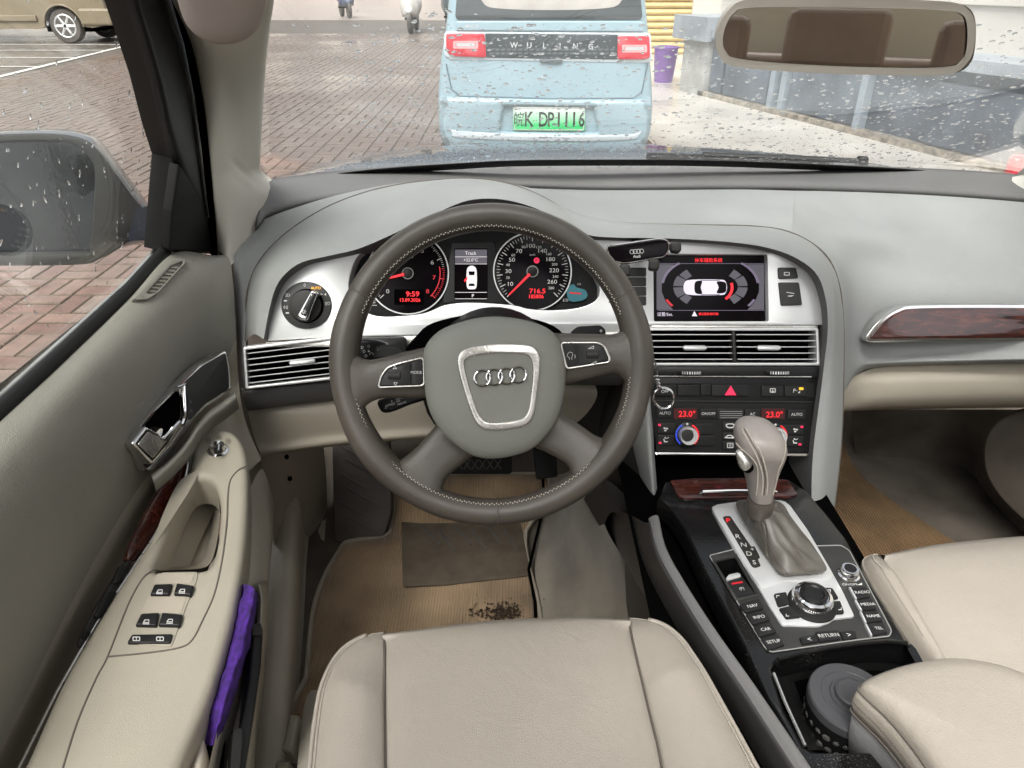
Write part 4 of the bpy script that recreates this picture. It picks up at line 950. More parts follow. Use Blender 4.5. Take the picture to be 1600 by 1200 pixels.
for k in range(6):
    J.add(pv(MP, [rq([(660 + k * 26, 818 + (k % 2) * 8), (690 + k * 24, 850 + (k % 2) * 8), (686 + k * 24, 852 + (k % 2) * 8), (656 + k * 26, 821 + (k % 2) * 8)], 1)], .002, .003, .0008))
J.out('heel_pad_ribs', M['rubber'], mt)
J = Join(); rnd = random.Random(3)
for k in range(420):
    if k < 350: u, v = rnd.gauss(785, 15), rnd.gauss(957, 7)
    elif k < 385: u, v = rnd.gauss(748, 9), rnd.gauss(952, 6)
    else: u, v = rnd.uniform(730, 850), rnd.uniform(925, 968)
    if v > 976: continue
    c = W(u, v, Z=.2115); s = rnd.uniform(.0008, .004) if k < 385 else rnd.uniform(.0006, .0022)
    vv = [c + Vector((rnd.uniform(-s, s), rnd.uniform(-s, s), rnd.uniform(-.0005, s * .7))) for _ in range(6)]
    J.add((vv, [(0, 1, 2), (0, 2, 3), (0, 3, 4), (1, 2, 5), (2, 3, 5), (3, 4, 5), (0, 1, 5)]))
sd = J.out('spilled_soil', M['dirt'], None, smooth=False, kind='stuff'); tag(sd, 'dark crumbs of soil spilled on the driver floor mat by the seat', 'soil')
boxo('jamb_filler', (-.47, -.428, 1.0, 1.03, .2, .83), M['beige'], cfl)  # filler box added behind the door gap to block a light leak
pm = plate('floor_mat', Plane((1, 1, .215), (0, 0, 1), up=(0, 1, 0)), [sm([(1240, 640), (1300, 640), (1318, 690), (1340, 735), (1385, 775), (1440, 812), (1500, 850), (1640, 930), (1400, 1000), (1240, 960)], 3)], .008, M['carpetb'], None, bev=.002)
tag(pm, 'plain tan mat in the passenger footwell right of the console', 'floor mat')

# ================================================================= CENTRE CONSOLE
con = thing('centre_console', 'speckled gloss black centre console with gear gate, control buttons and cup holder', 'console', (.31, .55, .3))
def CTp(l): return [CT.at(u, v) for u, v in l]
# left side wall: soft edge, then black panel down to the floor
edge = [(1017, 809), (1027, 855), (1052, 904), (1100, 981), (1165, 1075), (1235, 1180), (1300, 1280)]
e0 = [CT.at(u, v, .002) for u, v in edge]
loft('side_panel', [e0, [p + Vector((-.006, 0, -.008)) for p in e0], [W(u, v, X=p.x - .012) for (u, v), p in zip([(975, 800), (975, 855), (1000, 915), (1050, 995), (1110, 1080), (1180, 1190), (1240, 1290)], e0)],
    [W(u, v, X=p.x - .004) for (u, v), p in zip([(905, 770), (940, 830), (985, 900), (1027, 970), (1080, 1060), (1140, 1170), (1200, 1290)], e0)], [p + Vector((.0, .02, -.4)) for p in e0]], M['sidegrey'], con, n=40, m=6)
loft('side_panel_upper', [PY(r_) for r_ in [[(1014, 806, .80), (1010, 850, .78)], [(940, 746, .92), (960, 800, .86)], [(912, 780, .95), (940, 828, .9)]]], M['sidegrey'], con, n=6, m=5)
loft('side_edge', [[p + Vector((-.003, 0, -.001)) for p in e0], [p + Vector((.003, 0, .0035)) for p in e0], [p + Vector((.010, 0, .001)) for p in e0], [p + Vector((.014, 0, -.03)) for p in e0]], M['dashdk'], con, n=40, m=4)
# right wall
boxo('right_side_wall', (.400, .41, .1, .92, .2, .54), M['charcoal'], con)
# gap channel floor
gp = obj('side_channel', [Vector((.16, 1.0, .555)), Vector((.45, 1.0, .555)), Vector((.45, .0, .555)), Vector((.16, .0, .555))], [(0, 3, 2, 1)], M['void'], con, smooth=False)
outl = [(1028, 778), (1034, 768), (1040, 752), (1232, 748), (1262, 768), (1290, 800), (1322, 840), (1350, 895), (1395, 965), (1434, 1032), (1500, 1150), (1540, 1260), (1310, 1260), (1262, 1190), (1248, 1173), (1220, 1122), (1200, 1089), (1164, 1008), (1119, 925), (1090, 868), (1071, 827), (1050, 797)]
cub = sm([(1206, 1046), (1216, 1032), (1250, 1022), (1290, 1014), (1340, 1007), (1380, 1004), (1416, 1007), (1426, 1014)], 4, closed=False) + [(1445, 1048), (1500, 1150), (1520, 1200), (1380, 1200), (1268, 1174), (1258, 1168), (1226, 1110)]
pb = rq([(1117, 876), (1149, 869), (1181, 927), (1152, 934)], 3)
plate('top_panel', CT, [outl, cub, pb], .03, M['gloss'], con, h=0, bev=.0035, seg=3)
# wood lid
plate('ashtray_lid', CT, [rq([(1047, 750), (1080, 747), (1200, 746), (1230, 749), (1247, 772), (1238, 775), (1070, 778), (1060, 774)], 3)], .006, M['wood'], con, h=.003, bev=.0012)
tube('lid_handle', [CT.at(1094, 770, .004), CT.at(1098, 768, .008), CT.at(1150, 766.5, .009), CT.at(1206, 767, .008), CT.at(1213, 769, .004)], .0022, M['chrome'], con, seg=8)
# control panel: matt black with chrome outline
mo_ = rq([(1108, 868), (1160, 855), (1240, 850), (1272, 853), (1314, 852), (1327, 860), (1393, 985), (1390, 994), (1330, 1001), (1205, 1019), (1196, 1013)], 4)
mm = plate('control_panel', CT, [mo_, pb], .003, M['buttong'], con, h=.0012, bev=.0004)
tube('panel_outline', [CT.at(u, v, .0014) for u, v in mo_], .0007, M['printd'], mm, seg=5, closed=True)
gate = plate('gear_gate', CT, [rq([(1112, 795), (1118, 788), (1168, 781), (1222, 781), (1234, 788), (1262, 827), (1296, 885), (1318, 925), (1336, 963), (1302, 967), (1296, 972), (1280, 978), (1260, 978), (1240, 977), (1222, 977), (1203, 948), (1184, 915), (1160, 880), (1130, 828)], 5)], .004, M['silver'], con, h=.0035, bev=.0014)
plate('gate_step', CT, [sm([(1114, 797), (1120, 789), (1168, 783), (1222, 783), (1232, 790), (1262, 832), (1296, 888), (1300, 900), (1285, 906), (1230, 908), (1195, 916), (1183, 910), (1160, 876), (1132, 828)], 3)], .003, M['silver'], con, h=.0050, bev=.0010)
ind = plate('gear_indicator', CT, [rq([(1129, 808), (1133, 806), (1141, 806), (1174, 854), (1179, 853), (1188, 871), (1184, 873), (1189, 884), (1180, 887), (1175, 885)], 2)], .002, M['charcoal'], con, h=.0058, bev=.0004)
j = Join()
for s_, u, v in (('R', 1153, 838), ('N', 1162, 851), ('D', 1170.5, 865), ('S', 1178.5, 878.5)): j.add(textvf(s_, CT, u, v, 6, d=(1, .1), h=.0062))
j.add(textvf('+', CT, 1175.5, 858, 3.5, h=.0062)); j.add(textvf('-', CT, 1181.5, 869, .9, h=.0062)); j.out('gear_letters', M['print'], ind, smooth=False)
Join().add(textvf('P', CT, 1138, 813, 6, d=(1, .1), h=.0062)).out('park_letter', M['red'], ind, smooth=False)
# parking brake switch in its well
boxo('brake_switch_well', (CT.at(1150, 900).x - .04, CT.at(1150, 900).x + .04, .50, .66, .53, .54), M['void'], con)
ps = plate('parking_brake_switch', CT, [rq([(1134, 903), (1157, 896), (1180, 926), (1151, 933)], 3)], .01, M['button'], con, h=.002, bev=.002)
plate('switch_crown', CT, [rq([(1134, 903), (1139, 897), (1152, 894), (1157, 896), (1158, 900), (1137, 906)], 2)], .006, M['silver'], ps, h=.004, bev=.001)
plate('switch_bar', CT, [[(1143, 911), (1160, 908), (1161, 910), (1144, 913)]], .001, M['redd'], ps, h=.0025)
Join().add(textvf('(P)', CT, 1159, 920, 5, d=(1, -.15), h=.0025)).out('switch_symbol', M['print'], ps, smooth=False)
tube('switch_well_rim', [CT.at(u, v, .0016) for u, v in rq([(1113, 875), (1151, 865), (1186, 930), (1150, 939)], 4)], .0011, M['buttong'], mm, seg=5, closed=True)
# the keys either side
j = Join()
kq = [[(1155, 944), (1186, 934), (1194, 950), (1164, 957)], [(1165, 959), (1195, 952), (1204, 968), (1176, 976)], [(1177, 978), (1204, 971), (1214, 987), (1187, 995)], [(1188, 997), (1215, 989), (1227, 1007), (1201, 1015)]]
for q, s_ in zip(kq, ('NAV', 'INFO', 'CAR', 'SETUP')):
    plate('button', CT, [rq(q, 2.5)], .006, M['button'], mm, h=.0042, bev=.0012); c = [sum(a[i] for a in q) / 4 for i in (0, 1)]; j.add(textvf(s_, CT, c[0] + 1, c[1], 4.6, d=(1, -.16), h=.0045))
kq = [[(1329, 917), (1353, 916), (1361, 932), (1339, 935)], [(1338, 937), (1362, 934), (1370, 951), (1347, 953)], [(1346, 955), (1371, 953), (1380, 969), (1354, 972)], [(1354, 974), (1380, 971), (1388, 988), (1363, 992)]]
for q, s_ in zip(kq, ('RADIO', 'MEDIA', 'NAME', 'TEL')):
    plate('button', CT, [rq(q, 2)], .006, M['button'], mm, h=.0042, bev=.0012); c = [sum(a[i] for a in q) / 4 for i in (0, 1)]; j.add(textvf(s_, CT, c[0] + 2, c[1], 3.9, d=(1, -.04), h=.0046))
    plate('button_edge', CT, [[(q[0][0] - 2.5, q[0][1]), (q[0][0] + .5, q[0][1]), (q[3][0] + .5, q[3][1]), (q[3][0] - 2.5, q[3][1])]], .004, M['silver'], mm, h=.0046, bev=.0006)
for q, s_ in (([(1249, 995), (1276, 991), (1279, 1002), (1254, 1006)], '<'), ([(1274, 986), (1311, 984), (1314, 998), (1280, 1002)], 'RETURN'), ([(1312, 986), (1336, 985), (1340, 996), (1318, 999)], '>')):
    plate('button', CT, [rq(q, 2)], .006, M['button'], mm, h=.0042, bev=.0012); c = [sum(a[i] for a in q) / 4 for i in (0, 1)]; j.add(textvf(s_, CT, c[0], c[1], 4.8, d=(1, -.08), h=.0045))
j.add(textvf('ON/OFF', CT, 1328, 913, 3.2, d=(1, -.03), h=.0018)); j.add(pv(CT, [[(1339, 914), (1347, 910.5), (1347, 914)]], .0002, .0018))
cq = [[(1209, 927), (1229, 924), (1233, 943), (1216, 947)], [(1217, 950), (1234, 946), (1252, 963), (1229, 966)], [(1279, 917), (1301, 918), (1311, 934), (1293, 937)], [(1295, 939), (1313, 938), (1320, 957), (1298, 959)]]
CK = CT.off(.0036)
for q in cq: plate('corner_key', CK, [rq(q, 3)], .004, M['button'], mm, h=.0026, bev=.0012)
for u, v, a, b in ((1213, 930, 1, 1), (1228, 963, 1, -1), (1298, 921, -1, 1), (1315, 953, -1, -1)):
    j.add(pv(CK, [[(u, v), (u + a * 5, v), (u + a * 5, v + b), (u + a, v + b), (u + a, v + b * 4), (u, v + b * 4)]], .0002, .003))
j.out('key_lettering', M['print'], mm, smooth=False)
lathe('rotary_base', CK.at(1268, 945), CT.n, [(.0255, 0), (.0255, .002), (.022, .004), (.0, .004)], M['blackm'], mm, seg=40)
c = CT.at(1266, 947); kp = []
rk = lathe('rotary_knob', c, CT.n, [(.0205, .004), (.0215, .006), (.0215, .014), (.0195, .0175), (.0165, .0185), (.0155, .017), (.0, .0165)], M['chrome'], con, seg=48)
lathe('rotary_cap', c, CT.n, [(.0145, .0165), (.0145, .0195), (.011, .021), (.0095, .0195), (.0, .0188)], M['black'], rk, seg=36)
J = Join()
for k in range(60):
    a = 2 * math.pi * k / 60; d = Vector((math.cos(a), math.sin(a), 0)); J.add(tv([c + d * .0215 + Vector((0, 0, .0065)), c + d * .0215 + Vector((0, 0, .0135))], .0005, 4))
J.out('knurling', M['chrome'], rk, smooth=False)
vk = lathe('volume_knob', CT.at(1325, 900), CT.n, [(.0120, 0), (.0120, .003), (.0098, .004), (.0098, .010), (.0090, .012), (.0072, .0122), (.0, .0115)], M['chrome'], con, seg=36)
lathe('volume_cap', CT.at(1325, 900), CT.n, [(.0068, .0112), (.0066, .0128), (0, .0128)], M['black'], vk, seg=24)
# cup holder well
cw = [CT.at(p[0], p[1], -.002) for p in cub]; nn = len(cw); c_ = sum(cw, Vector()) / nn
wb = [c_ + (p - c_) * .97 + Vector((0, 0, -.075)) for p in cw]
obj('cup_well', cw + wb, [(i, (i + 1) % nn, nn + (i + 1) % nn, nn + i) for i in range(nn)] + [tuple(range(nn, 2 * nn))], M['blackm'], con, ang=40)
loft('well_lining', [[CT.at(u, v, h) for u, v, h in r_] for r_ in [[(1207, 1048, -.001), (1230, 1110, -.001), (1264, 1172, -.001)], [(1216, 1052, -.03), (1245, 1110, -.035), (1285, 1172, -.04)], [(1260, 1060, -.06), (1290, 1120, -.06), (1320, 1172, -.06)]]], M['black'], con, n=12, m=5)
tube('well_rim', [CT.at(u, v, h) for u, v, h in [(1214, 1040, -.006), (1217, 1030, .003), (1250, 1021, .004), (1290, 1013, .005), (1340, 1006, .005), (1385, 1002, .005), (1416, 1005, .004), (1420, 1012, -.004)]], .0026, M['gloss'], con, seg=8)
tube('well_side_rim', [CT.at(u, v, .002) for u, v in [(1209, 1052), (1228, 1100), (1258, 1165)]], .0016, M['silverd'], con, seg=6)
plate('rear_panel', CT, [[(1252, 1176), (1300, 1176), (1420, 1176), (1420, 1290), (1310, 1290)]], .02, M['gloss'], con, h=.003, bev=.002)
# ashtray standing in the cup holder
at_ = CT.at(1330, 1092, -.004)
ash = thing('car_ashtray', 'round grey-lidded black ashtray with pebble pattern standing in the cup holder', 'ashtray', at_ + Vector((0, 0, -.07)))
pt = .0395
lathe('canister', at_, (0, 0, 1), [(pt * .86, -.07), (pt * .92, -.03), (pt * .98, -.008)], M['black'], ash, seg=48)
ldm = mat('grey_satin_plastic', (.05, .05, .053), .33, spec=.4, bump=.15, var=.05)
ald = lathe('lid', at_, (0, 0, 1), [(pt, -.008), (pt, .001), (pt * .97, .003), (pt * .72, .004), (pt * .70, .0032), (pt * .52, .0036), (pt * .5, .0052), (pt * .42, .0055), (pt * .41, .0095), (pt * .36, .0105), (pt * .30, .0098), (0, .0095)], ldm, ash, seg=60, ang=25)
J = Join(); rnd = random.Random(5)
for row in range(3):
    for k in range(26):
        a = 2 * math.pi * (k + row * .5) / 26; rr2 = pt * (.885 + .033 * row) + .0006; z = -.053 + row * .015
        d = Vector((math.cos(a), math.sin(a), 0)); e = Vector((-d.y, d.x, 0)); c = at_ + d * rr2 + Vector((0, 0, z)); s = rnd.uniform(.0032, .0046)
        vv = [c + (e * math.cos(t) + Vector((0, 0, 1)) * math.sin(t)) * s * rnd.uniform(.8, 1.1) for t in [R(60 * i) for i in range(6)]] + [c + d * .0008]
        J.add((vv, [(i, (i + 1) % 6, 6) for i in range(6)]))
J.out('pebble_pattern', M['silverd'], ash, smooth=False)

# ================================================================= GEAR SELECTOR
gs = thing('gear_selector', 'taupe leather gear knob on a wrinkled leather boot with chrome release button', 'gear lever', CT.at(1195, 840))
base = CT.at(1190, 806, .035); tp = W(1188, 690, Y=.655)
ax = (W(1187, 700, Y=.70) - CT.at(1188, 790, .02))
def ringat(c, rx, ry, rot=0, p=2.3, n=28, tilt=0.0):
    out = []
    for k in range(n):
        a = 2 * math.pi * k / n; x = math.copysign(abs(math.cos(a)) ** (2 / p), math.cos(a)) * rx; y = math.copysign(abs(math.sin(a)) ** (2 / p), math.sin(a)) * ry
        out.append(c + Vector((x * math.cos(rot) - y * math.sin(rot), x * math.sin(rot) + y * math.cos(rot), x * tilt)))
    return out
def rings(name, lst, mat_, parent, **k):
    n = len(lst[0]); V = [p for r_ in lst for p in r_]; Fc = []
    for j_ in range(len(lst) - 1):
        for i in range(n): Fc.append((j_ * n + i, j_ * n + (i + 1) % n, (j_ + 1) * n + (i + 1) % n, (j_ + 1) * n + i))
    Fc.append(tuple(range(n))); Fc.append(tuple(range((len(lst) - 1) * n, len(lst) * n)))
    return recalc(obj(name, V, Fc, mat_, parent, **k))
kmat = mat('knob_leather', (.27, .245, .225), .38, bump=.5, bscale=600, var=.05)
kn = []
for v, hw, dy, ty in [(776, 17, .016, 0), (768, 18.5, .017, 0), (750, 22, .019, 0), (735, 26, .022, 0), (718, 31, .026, .05), (703, 36, .030, .08), (690, 39, .033, .1), (678, 36.5, .031, .12), (670, 29, .026, .12), (665, 19, .018, .1), (662.5, 8, .008, .05)]:
    c = W(1188 if v > 700 else 1187.5, v, Y=.655 + (776 - v) * -.00005); d = (c - CAM).length; s_ = c.y / ray(1188, v).y
    kn.append(ringat(c, hw * s_ / F, dy, p=2.5, tilt=-ty))
knv = [cr([r_[i] for r_ in kn], 4) for i in range(28)]; kn = [[c[j_] for c in knv] for j_ in range(len(knv[0]))]
knob = rings('knob', kn, kmat, gs, ang=None)
J = Join()
def castline(o, px, n, lift=.0006, r=.0008, frac=(.05, .62), JJ=None):
    q = [Vector(p).to_3d() for p in px]; q = resamp(cr(q, 8), n); pts = [cast(o, p.x, p.y, lift) for p in q]
    for a_, b_ in zip(pts, pts[1:]):
        if a_ and b_ and (a_ - b_).length < .02: JJ.add(tv([a_.lerp(b_, frac[0]), a_.lerp(b_, frac[1])], r, 5))
for px, n in (([(1160, 672), (1170, 690), (1182, 712), (1190, 735), (1192, 755), (1190, 774)], 34), ([(1165, 669), (1176, 687), (1189, 708), (1197, 735), (1199, 755), (1197, 774)], 34), ([(1151, 692), (1158, 700), (1172, 712), (1183, 728), (1184, 750), (1182, 774)], 32), ([(1227, 690), (1225, 712), (1216, 735), (1212, 755), (1207, 774)], 30)):
    castline(knob, px, n, JJ=J)
J.out('knob_stitching', M['thread'], knob, smooth=False)
J = Join(); castline(knob, [(1163, 670), (1173, 688), (1186, 710), (1194, 735), (1195.5, 755), (1193.5, 774)], 40, .0002, .0006, (0, 1), J); J.out('knob_seam', M['threaddk'], knob, smooth=False)
bc = W(1166, 718, Y=.628)
BK = Plane(bc, (-.55, -.75, .25))
plate('release_button', BK, [sm([(1147, 707), (1152, 704), (1158, 706), (1166, 716), (1170, 726), (1168, 735), (1160, 737), (1153, 730), (1149, 718)], 4)], .016, M['silverd'], gs, h=.007, bev=.005, seg=5)
plate('button_recess', BK, [sm([(1156, 704), (1164, 707), (1173, 718), (1176, 730), (1172, 739), (1162, 738), (1156, 720)], 4)], .01, M['void'], gs, h=-.004, bev=.002)
lathe('collar', W(1187, 792, Y=.655), (0, 0, 1), [(.0145, -.010), (.0155, 0), (.0155, .012), (.0145, .014)], M['wheel'], gs, seg=28)
# boot
bo = [(1147, 790), (1160, 785), (1190, 783), (1222, 789), (1236, 812), (1262, 845), (1294, 893), (1288, 901), (1250, 905), (1222, 906), (1208, 890), (1185, 858), (1163, 822)]
b0 = resamp(cr([CT.at(u, v, .006).to_3d() for u, v in bo], 6, True) + [CT.at(*bo[0], .006)], 49)[:48]
nb = 48; cen = W(1187, 794, Y=.657); neck = []
lst = [b0]
# start angle alignment by nearest angle to centre
for t in (.04, .14, .28, .44, .60, .76, .9, 1.0):
    rg = []
    for i, p in enumerate(b0):
        d = p - cen; d.z = 0; dn = d.normalized()
        q = cen + dn * .0145
        x = p.lerp(q, t); hgt = (CT.o.z + .006) * (1 - t) + cen.z * t
        sag = -.004 * math.sin(math.pi * t) * min(1, d.length / .05)
        ph = 2 * math.pi * i / nb; wr = (math.sin(ph * 5 + t * 4) * .006 + math.sin(ph * 9 - t * 7) * .004 + math.sin(ph * 3 + t * 11) * .004) * math.sin(math.pi * min(1, t * 1.05)) + (.006 * sum(math.exp(-((i - q_) / 1.3) ** 2) for q_ in (18, 30)) * math.sin(math.pi * t) ** .6)
        if t == .04: sag = .005; wr = 0; x = p.lerp(q, .02)
        rg.append(Vector((x.x, x.y, hgt + sag + wr)))
    lst.append(rg)
boot = rings('boot', lst, mat('boot_leather', (.095, .088, .074), .42, bump=.5, bscale=600, var=.12, vscale=30), gs, ang=None, sub=1)
J = Join()
for px in ([(1185, 808), (1192, 835), (1206, 868), (1228, 900)], [(1189, 808), (1196, 835), (1210, 868), (1233, 900)], [(1203, 806), (1222, 832), (1240, 860), (1262, 898)], [(1207, 806), (1226, 832), (1245, 860), (1268, 898)]): castline(boot, px, 46, .0006, .00055, JJ=J)
J.out('boot_stitching', M['threaddk'], boot, smooth=False)
# ================================================================= SEATS
def Z(l): return [W(u, v, Z=z) for u, v, z in l]
def off(l, x, y, z): return [p + Vector((x, y, z)) for p in l]
def stitchline(pts, mat_, parent, n, r=.0006, name='stitching'):
    q = resamp(cr(pts, 8), n); J = Join()
    for k in range(0, n - 1): J.add(tv([q[k].lerp(q[k + 1], .1), q[k].lerp(q[k + 1], .72)], r, 4))
    J.out(name, mat_, parent, smooth=False)
ds = thing('front_seat', 'cream leather driver seat cushion with stitched side bolsters behind the wheel', 'seat', (.02, .3, .2))
fe = Z([(601, 990, .575), (690, 978, .575), (772, 969, .575), (850, 965, .575), (915, 964, .575), (982, 968, .575)])
sL = Z([(601, 989, .575), (600.5, 1005, .584), (601, 1040, .586), (601, 1100, .586), (602, 1200, .586), (604, 1420, .586)])
sR = Z([(982, 967, .575), (985, 985, .584), (996, 1035, .586), (1015, 1116, .586), (1034, 1200, .586), (1066, 1420, .586)])
def row(i, dz, dip): 
    a, b = sL[i], sR[i]; return [a.lerp(b, t) + Vector((0, 0, dz * (1 - abs(2 * t - 1) ** 6) - dip * math.sin(math.pi * t))) for t in (0, .015, .05, .12, .3, .5, .7, .88, .95, .985, 1)]
f10 = [fe[0].lerp(fe[1], .0), *fe]
loft('centre_panel', [off(fe, 0, 0, -.22), off(fe, 0, .015, -.06), off(fe, 0, .004, -.01), off(fe, 0, -.012, .012)] + [row(1, .010, -.002), row(2, .012, .002), row(3, .012, .006), row(4, .011, .008), row(5, .01, .008)], M['seat'], ds, n=70, m=8)
silL = Z([(601, 989, .575), (575, 994, .578), (545, 1009, .580), (524, 1030, .580), (508, 1060, .580), (495, 1105, .580), (483, 1200, .580), (466, 1420, .580)])
silR = Z([(982, 967, .575), (1010, 970, .578), (1038, 979, .580), (1064, 1000, .580), (1085, 1030, .580), (1110, 1072, .580), (1181, 1200, .580), (1300, 1420, .580)])
for sgn, seam, sil in ((-1, sL, silL), (1, sR, silR)):
    A = resamp(cr(seam, 8), 24); B = resamp(cr(sil, 8), 24)
    k = [min(1, i / 8) ** 1.3 for i in range(24)]
    def mixc(t, dz): return [a.lerp(b, t) + Vector((0, 0, dz * q )) for a, b, q in zip(A, B, k)]
    loft('side_bolster', [A, mixc(.05, .008), mixc(.3, .018), mixc(.65, .019), mixc(.92, .010), [b + Vector((0, 0, -.003)) for b in B], [b + Vector((0, 0, -.012)) for b in B], [b + Vector((sgn * .001 * q, .002, -.05)) for b, q in zip(B, k)], [b + Vector((-sgn * .006 * q, .002, -.22)) for b, q in zip(B, k)]], M['seat'], ds, n=50, m=6)
    P1 = [p + Vector((0, 0, .0015)) for p in mixc(.94, .009)]
    tube('piping', [p + Vector((0, 0, .002)) for p in resamp(cr(mixc(.97, .006), 6), 60)[4:]], .0024, M['seat'], ds, seg=8, ang=None)
    stitchline([p + Vector((0, 0, .0012)) for p in mixc(.90, .0115)], M['thread'], ds, 150, .0008)
    tube('seam', [p + Vector((0, 0, .0016)) for p in resamp(cr(seam, 6), 50)], .0013, M['threaddk'], ds, seg=6)
    # seam groove rolls
# side shield and adjusting handle
plate('side_shield', Plane(W(488, 1150, Z=.50), (-.6, .3, .75), up=(0, 1, 0)), [sm([(482, 1080), (497, 1076), (500, 1100), (490, 1200), (480, 1330), (452, 1330), (460, 1200), (470, 1110)], 4)], .1, M['seatdk'], ds, bev=.006, seg=3)
plate('adjuster_handle', Plane(W(455, 1145, Z=.47), (-.3, .1, .95), up=(0, 1, 0)), [rq([(452, 1114), (466, 1116), (456, 1176), (438, 1170)], 3)], .02, M['beigelt'], ds, bev=.004, seg=3)
plate('adjuster_handle', Plane(W(445, 1200, Z=.47), (-.3, .1, .95), up=(0, 1, 0)), [rq([(430, 1188), (452, 1188), (448, 1240), (424, 1240)], 3)], .02, M['beigelt'], ds, bev=.004, seg=3)
boxo('seat_base', (-.14, .18, -.1, .42, .2, .42), M['charcoal'], ds)
def seatback(parent, x0, x1, y, z1, mt):
    V = []
    loft('backrest', [[Vector((x, yy, z)) for x in (x0, x0 + .06, (x0 + x1) / 2, x1 - .06, x1)] for yy, z in ((y + .12, .5), (y + .03, .75), (y - .02, z1), (y - .06, z1 + .02), (y - .12, z1 - .03), (y - .1, .5))], mt, parent, n=16, m=6)
    lathe('headrest', Vector(((x0 + x1) / 2 - .1, y - .07, z1 + .10)), (1, 0, 0), [(.03, 0), (.06, .02), (.075, .1), (.06, .18), (.03, .2)], mt, parent, seg=24)
ps_ = thing('front_seat', 'cream leather passenger seat cushion beyond the console and armrest', 'seat', (.65, .4, .2))
fe2 = Z([(1372, 868, .55), (1450, 853, .55), (1530, 844, .55), (1610, 838, .55), (1700, 834, .55), (1790, 838, .55)])
s2 = Z([(1371, 868, .55), (1382, 880, .56), (1400, 903, .562), (1420, 937, .562), (1472, 1030, .562), (1560, 1200, .562)])
s3 = [p + (fe2[-1] - fe2[0]) for p in s2]
def row2(i, dz, dip):
    a, b = s2[i], s3[i]; return [a.lerp(b, t) + Vector((0, 0, dz * (1 - abs(2 * t - 1) ** 6) - dip * math.sin(math.pi * t))) for t in (0, .015, .05, .12, .3, .5, .7, .88, .95, 1)]
loft('centre_panel', [off(fe2, 0, 0, -.22), off(fe2, 0, .015, -.06), off(fe2, 0, .004, -.01), off(fe2, 0, -.012, .012)] + [row2(1, .010, -.002), row2(2, .012, .002), row2(3, .012, .006), row2(4, .011, .008), row2(5, .01, .008)], M['seat'], ps_, n=60, m=8)
si2 = Z([(1371, 868, .55), (1356, 871, .552), (1346, 878, .553), (1345, 890, .553), (1356, 915, .553), (1385, 962, .553), (1434, 1038, .553), (1520, 1180, .553)])
A = resamp(cr(s2, 8), 24); B = resamp(cr(si2, 8), 24); kk_ = [min(1, i / 5) for i in range(24)]
def mixc(t, dz): return [a.lerp(b, t) + Vector((0, 0, dz * q)) for a, b, q in zip(A, B, kk_)]
loft('side_bolster', [A, mixc(.05, .008), mixc(.3, .018), mixc(.65, .019), mixc(.92, .010), B, [b + Vector((-.002, .002, -.05)) for b in B], [b + Vector((.006, .002, -.22)) for b in B]], M['seat'], ps_, n=50, m=6)
tube('seam', [p + Vector((0, 0, .0016)) for p in resamp(cr(s2, 6), 50)], .0011, M['threaddk'], ps_, seg=6)
stitchline([p + Vector((0, 0, .0014)) for p in mixc(.62, .0195)][:14], M['thread'], ps_, 50, .0006)
Bo = [p + (fe2[-1] - fe2[0]) for p in A]
loft('side_bolster', [Bo, [p + Vector((.04, -.01, .015)) for p in Bo], [p + Vector((.08, -.04, .0)) for p in Bo], [p + Vector((.085, -.04, -.2)) for p in Bo]], M['seat'], ps_, n=24, m=5)
boxo('seat_base', (.52, .82, -.1, .5, .2, .42), M['charcoal'], ps_)
seatback(ps_, .45, .93, -.12, .98, M['seat'])
rb = thing('rear_bench', 'brown leather rear bench with square headrests reflected in the interior mirror', 'seat', (.31, -1.1, .3))
rbm = mat('rear_leather', (.40, .30, .235), .5, bump=.3, bscale=400, var=.1)
loft('backrest', [[Vector((x, y, z)) for x in (-.4, -.2, .1, .31, .52, .82, 1.05)] for y, z in ((-1.02, .5), (-1.12, .72), (-1.22, .9), (-1.30, .9), (-1.34, .5))], rbm, rb, n=24, m=5)
for x, w_, z0, z1 in ((-.08, .11, .90, 1.05), (.30, .155, .90, 1.075), (.70, .11, .90, 1.05)):
    boxo('headrest', (x - w_, x + w_, -1.27, -1.17, z0, z1), rbm, rb, bev=.028)
    boxo('headrest_post', (x - .05, x + .05, -1.23, -1.21, .86, .92), M['chrome'], rb)
boxo('centre_rest', (.17, .43, -1.16, -1.06, .6, .88), rbm, rb, bev=.03)
for x in (.10, .50): tube('seat_seam', [Vector((x, -1.225, .90)), Vector((x, -1.15, .78)), Vector((x, -1.05, .6))], .003, M['threaddk'], rb, seg=6)
boxo('seat_cushion', (-.4, 1.05, -1.1, -.6, .4, .52), rbm, rb, bev=.03)
bw = boxo('rear_bulkhead', (-.55, 1.2, -1.75, -1.7, .2, 1.18), M['pillar'], cfl); boxo('parcel_shelf', (-.5, 1.15, -1.7, -1.3, .84, .87), M['beige'], cfl)

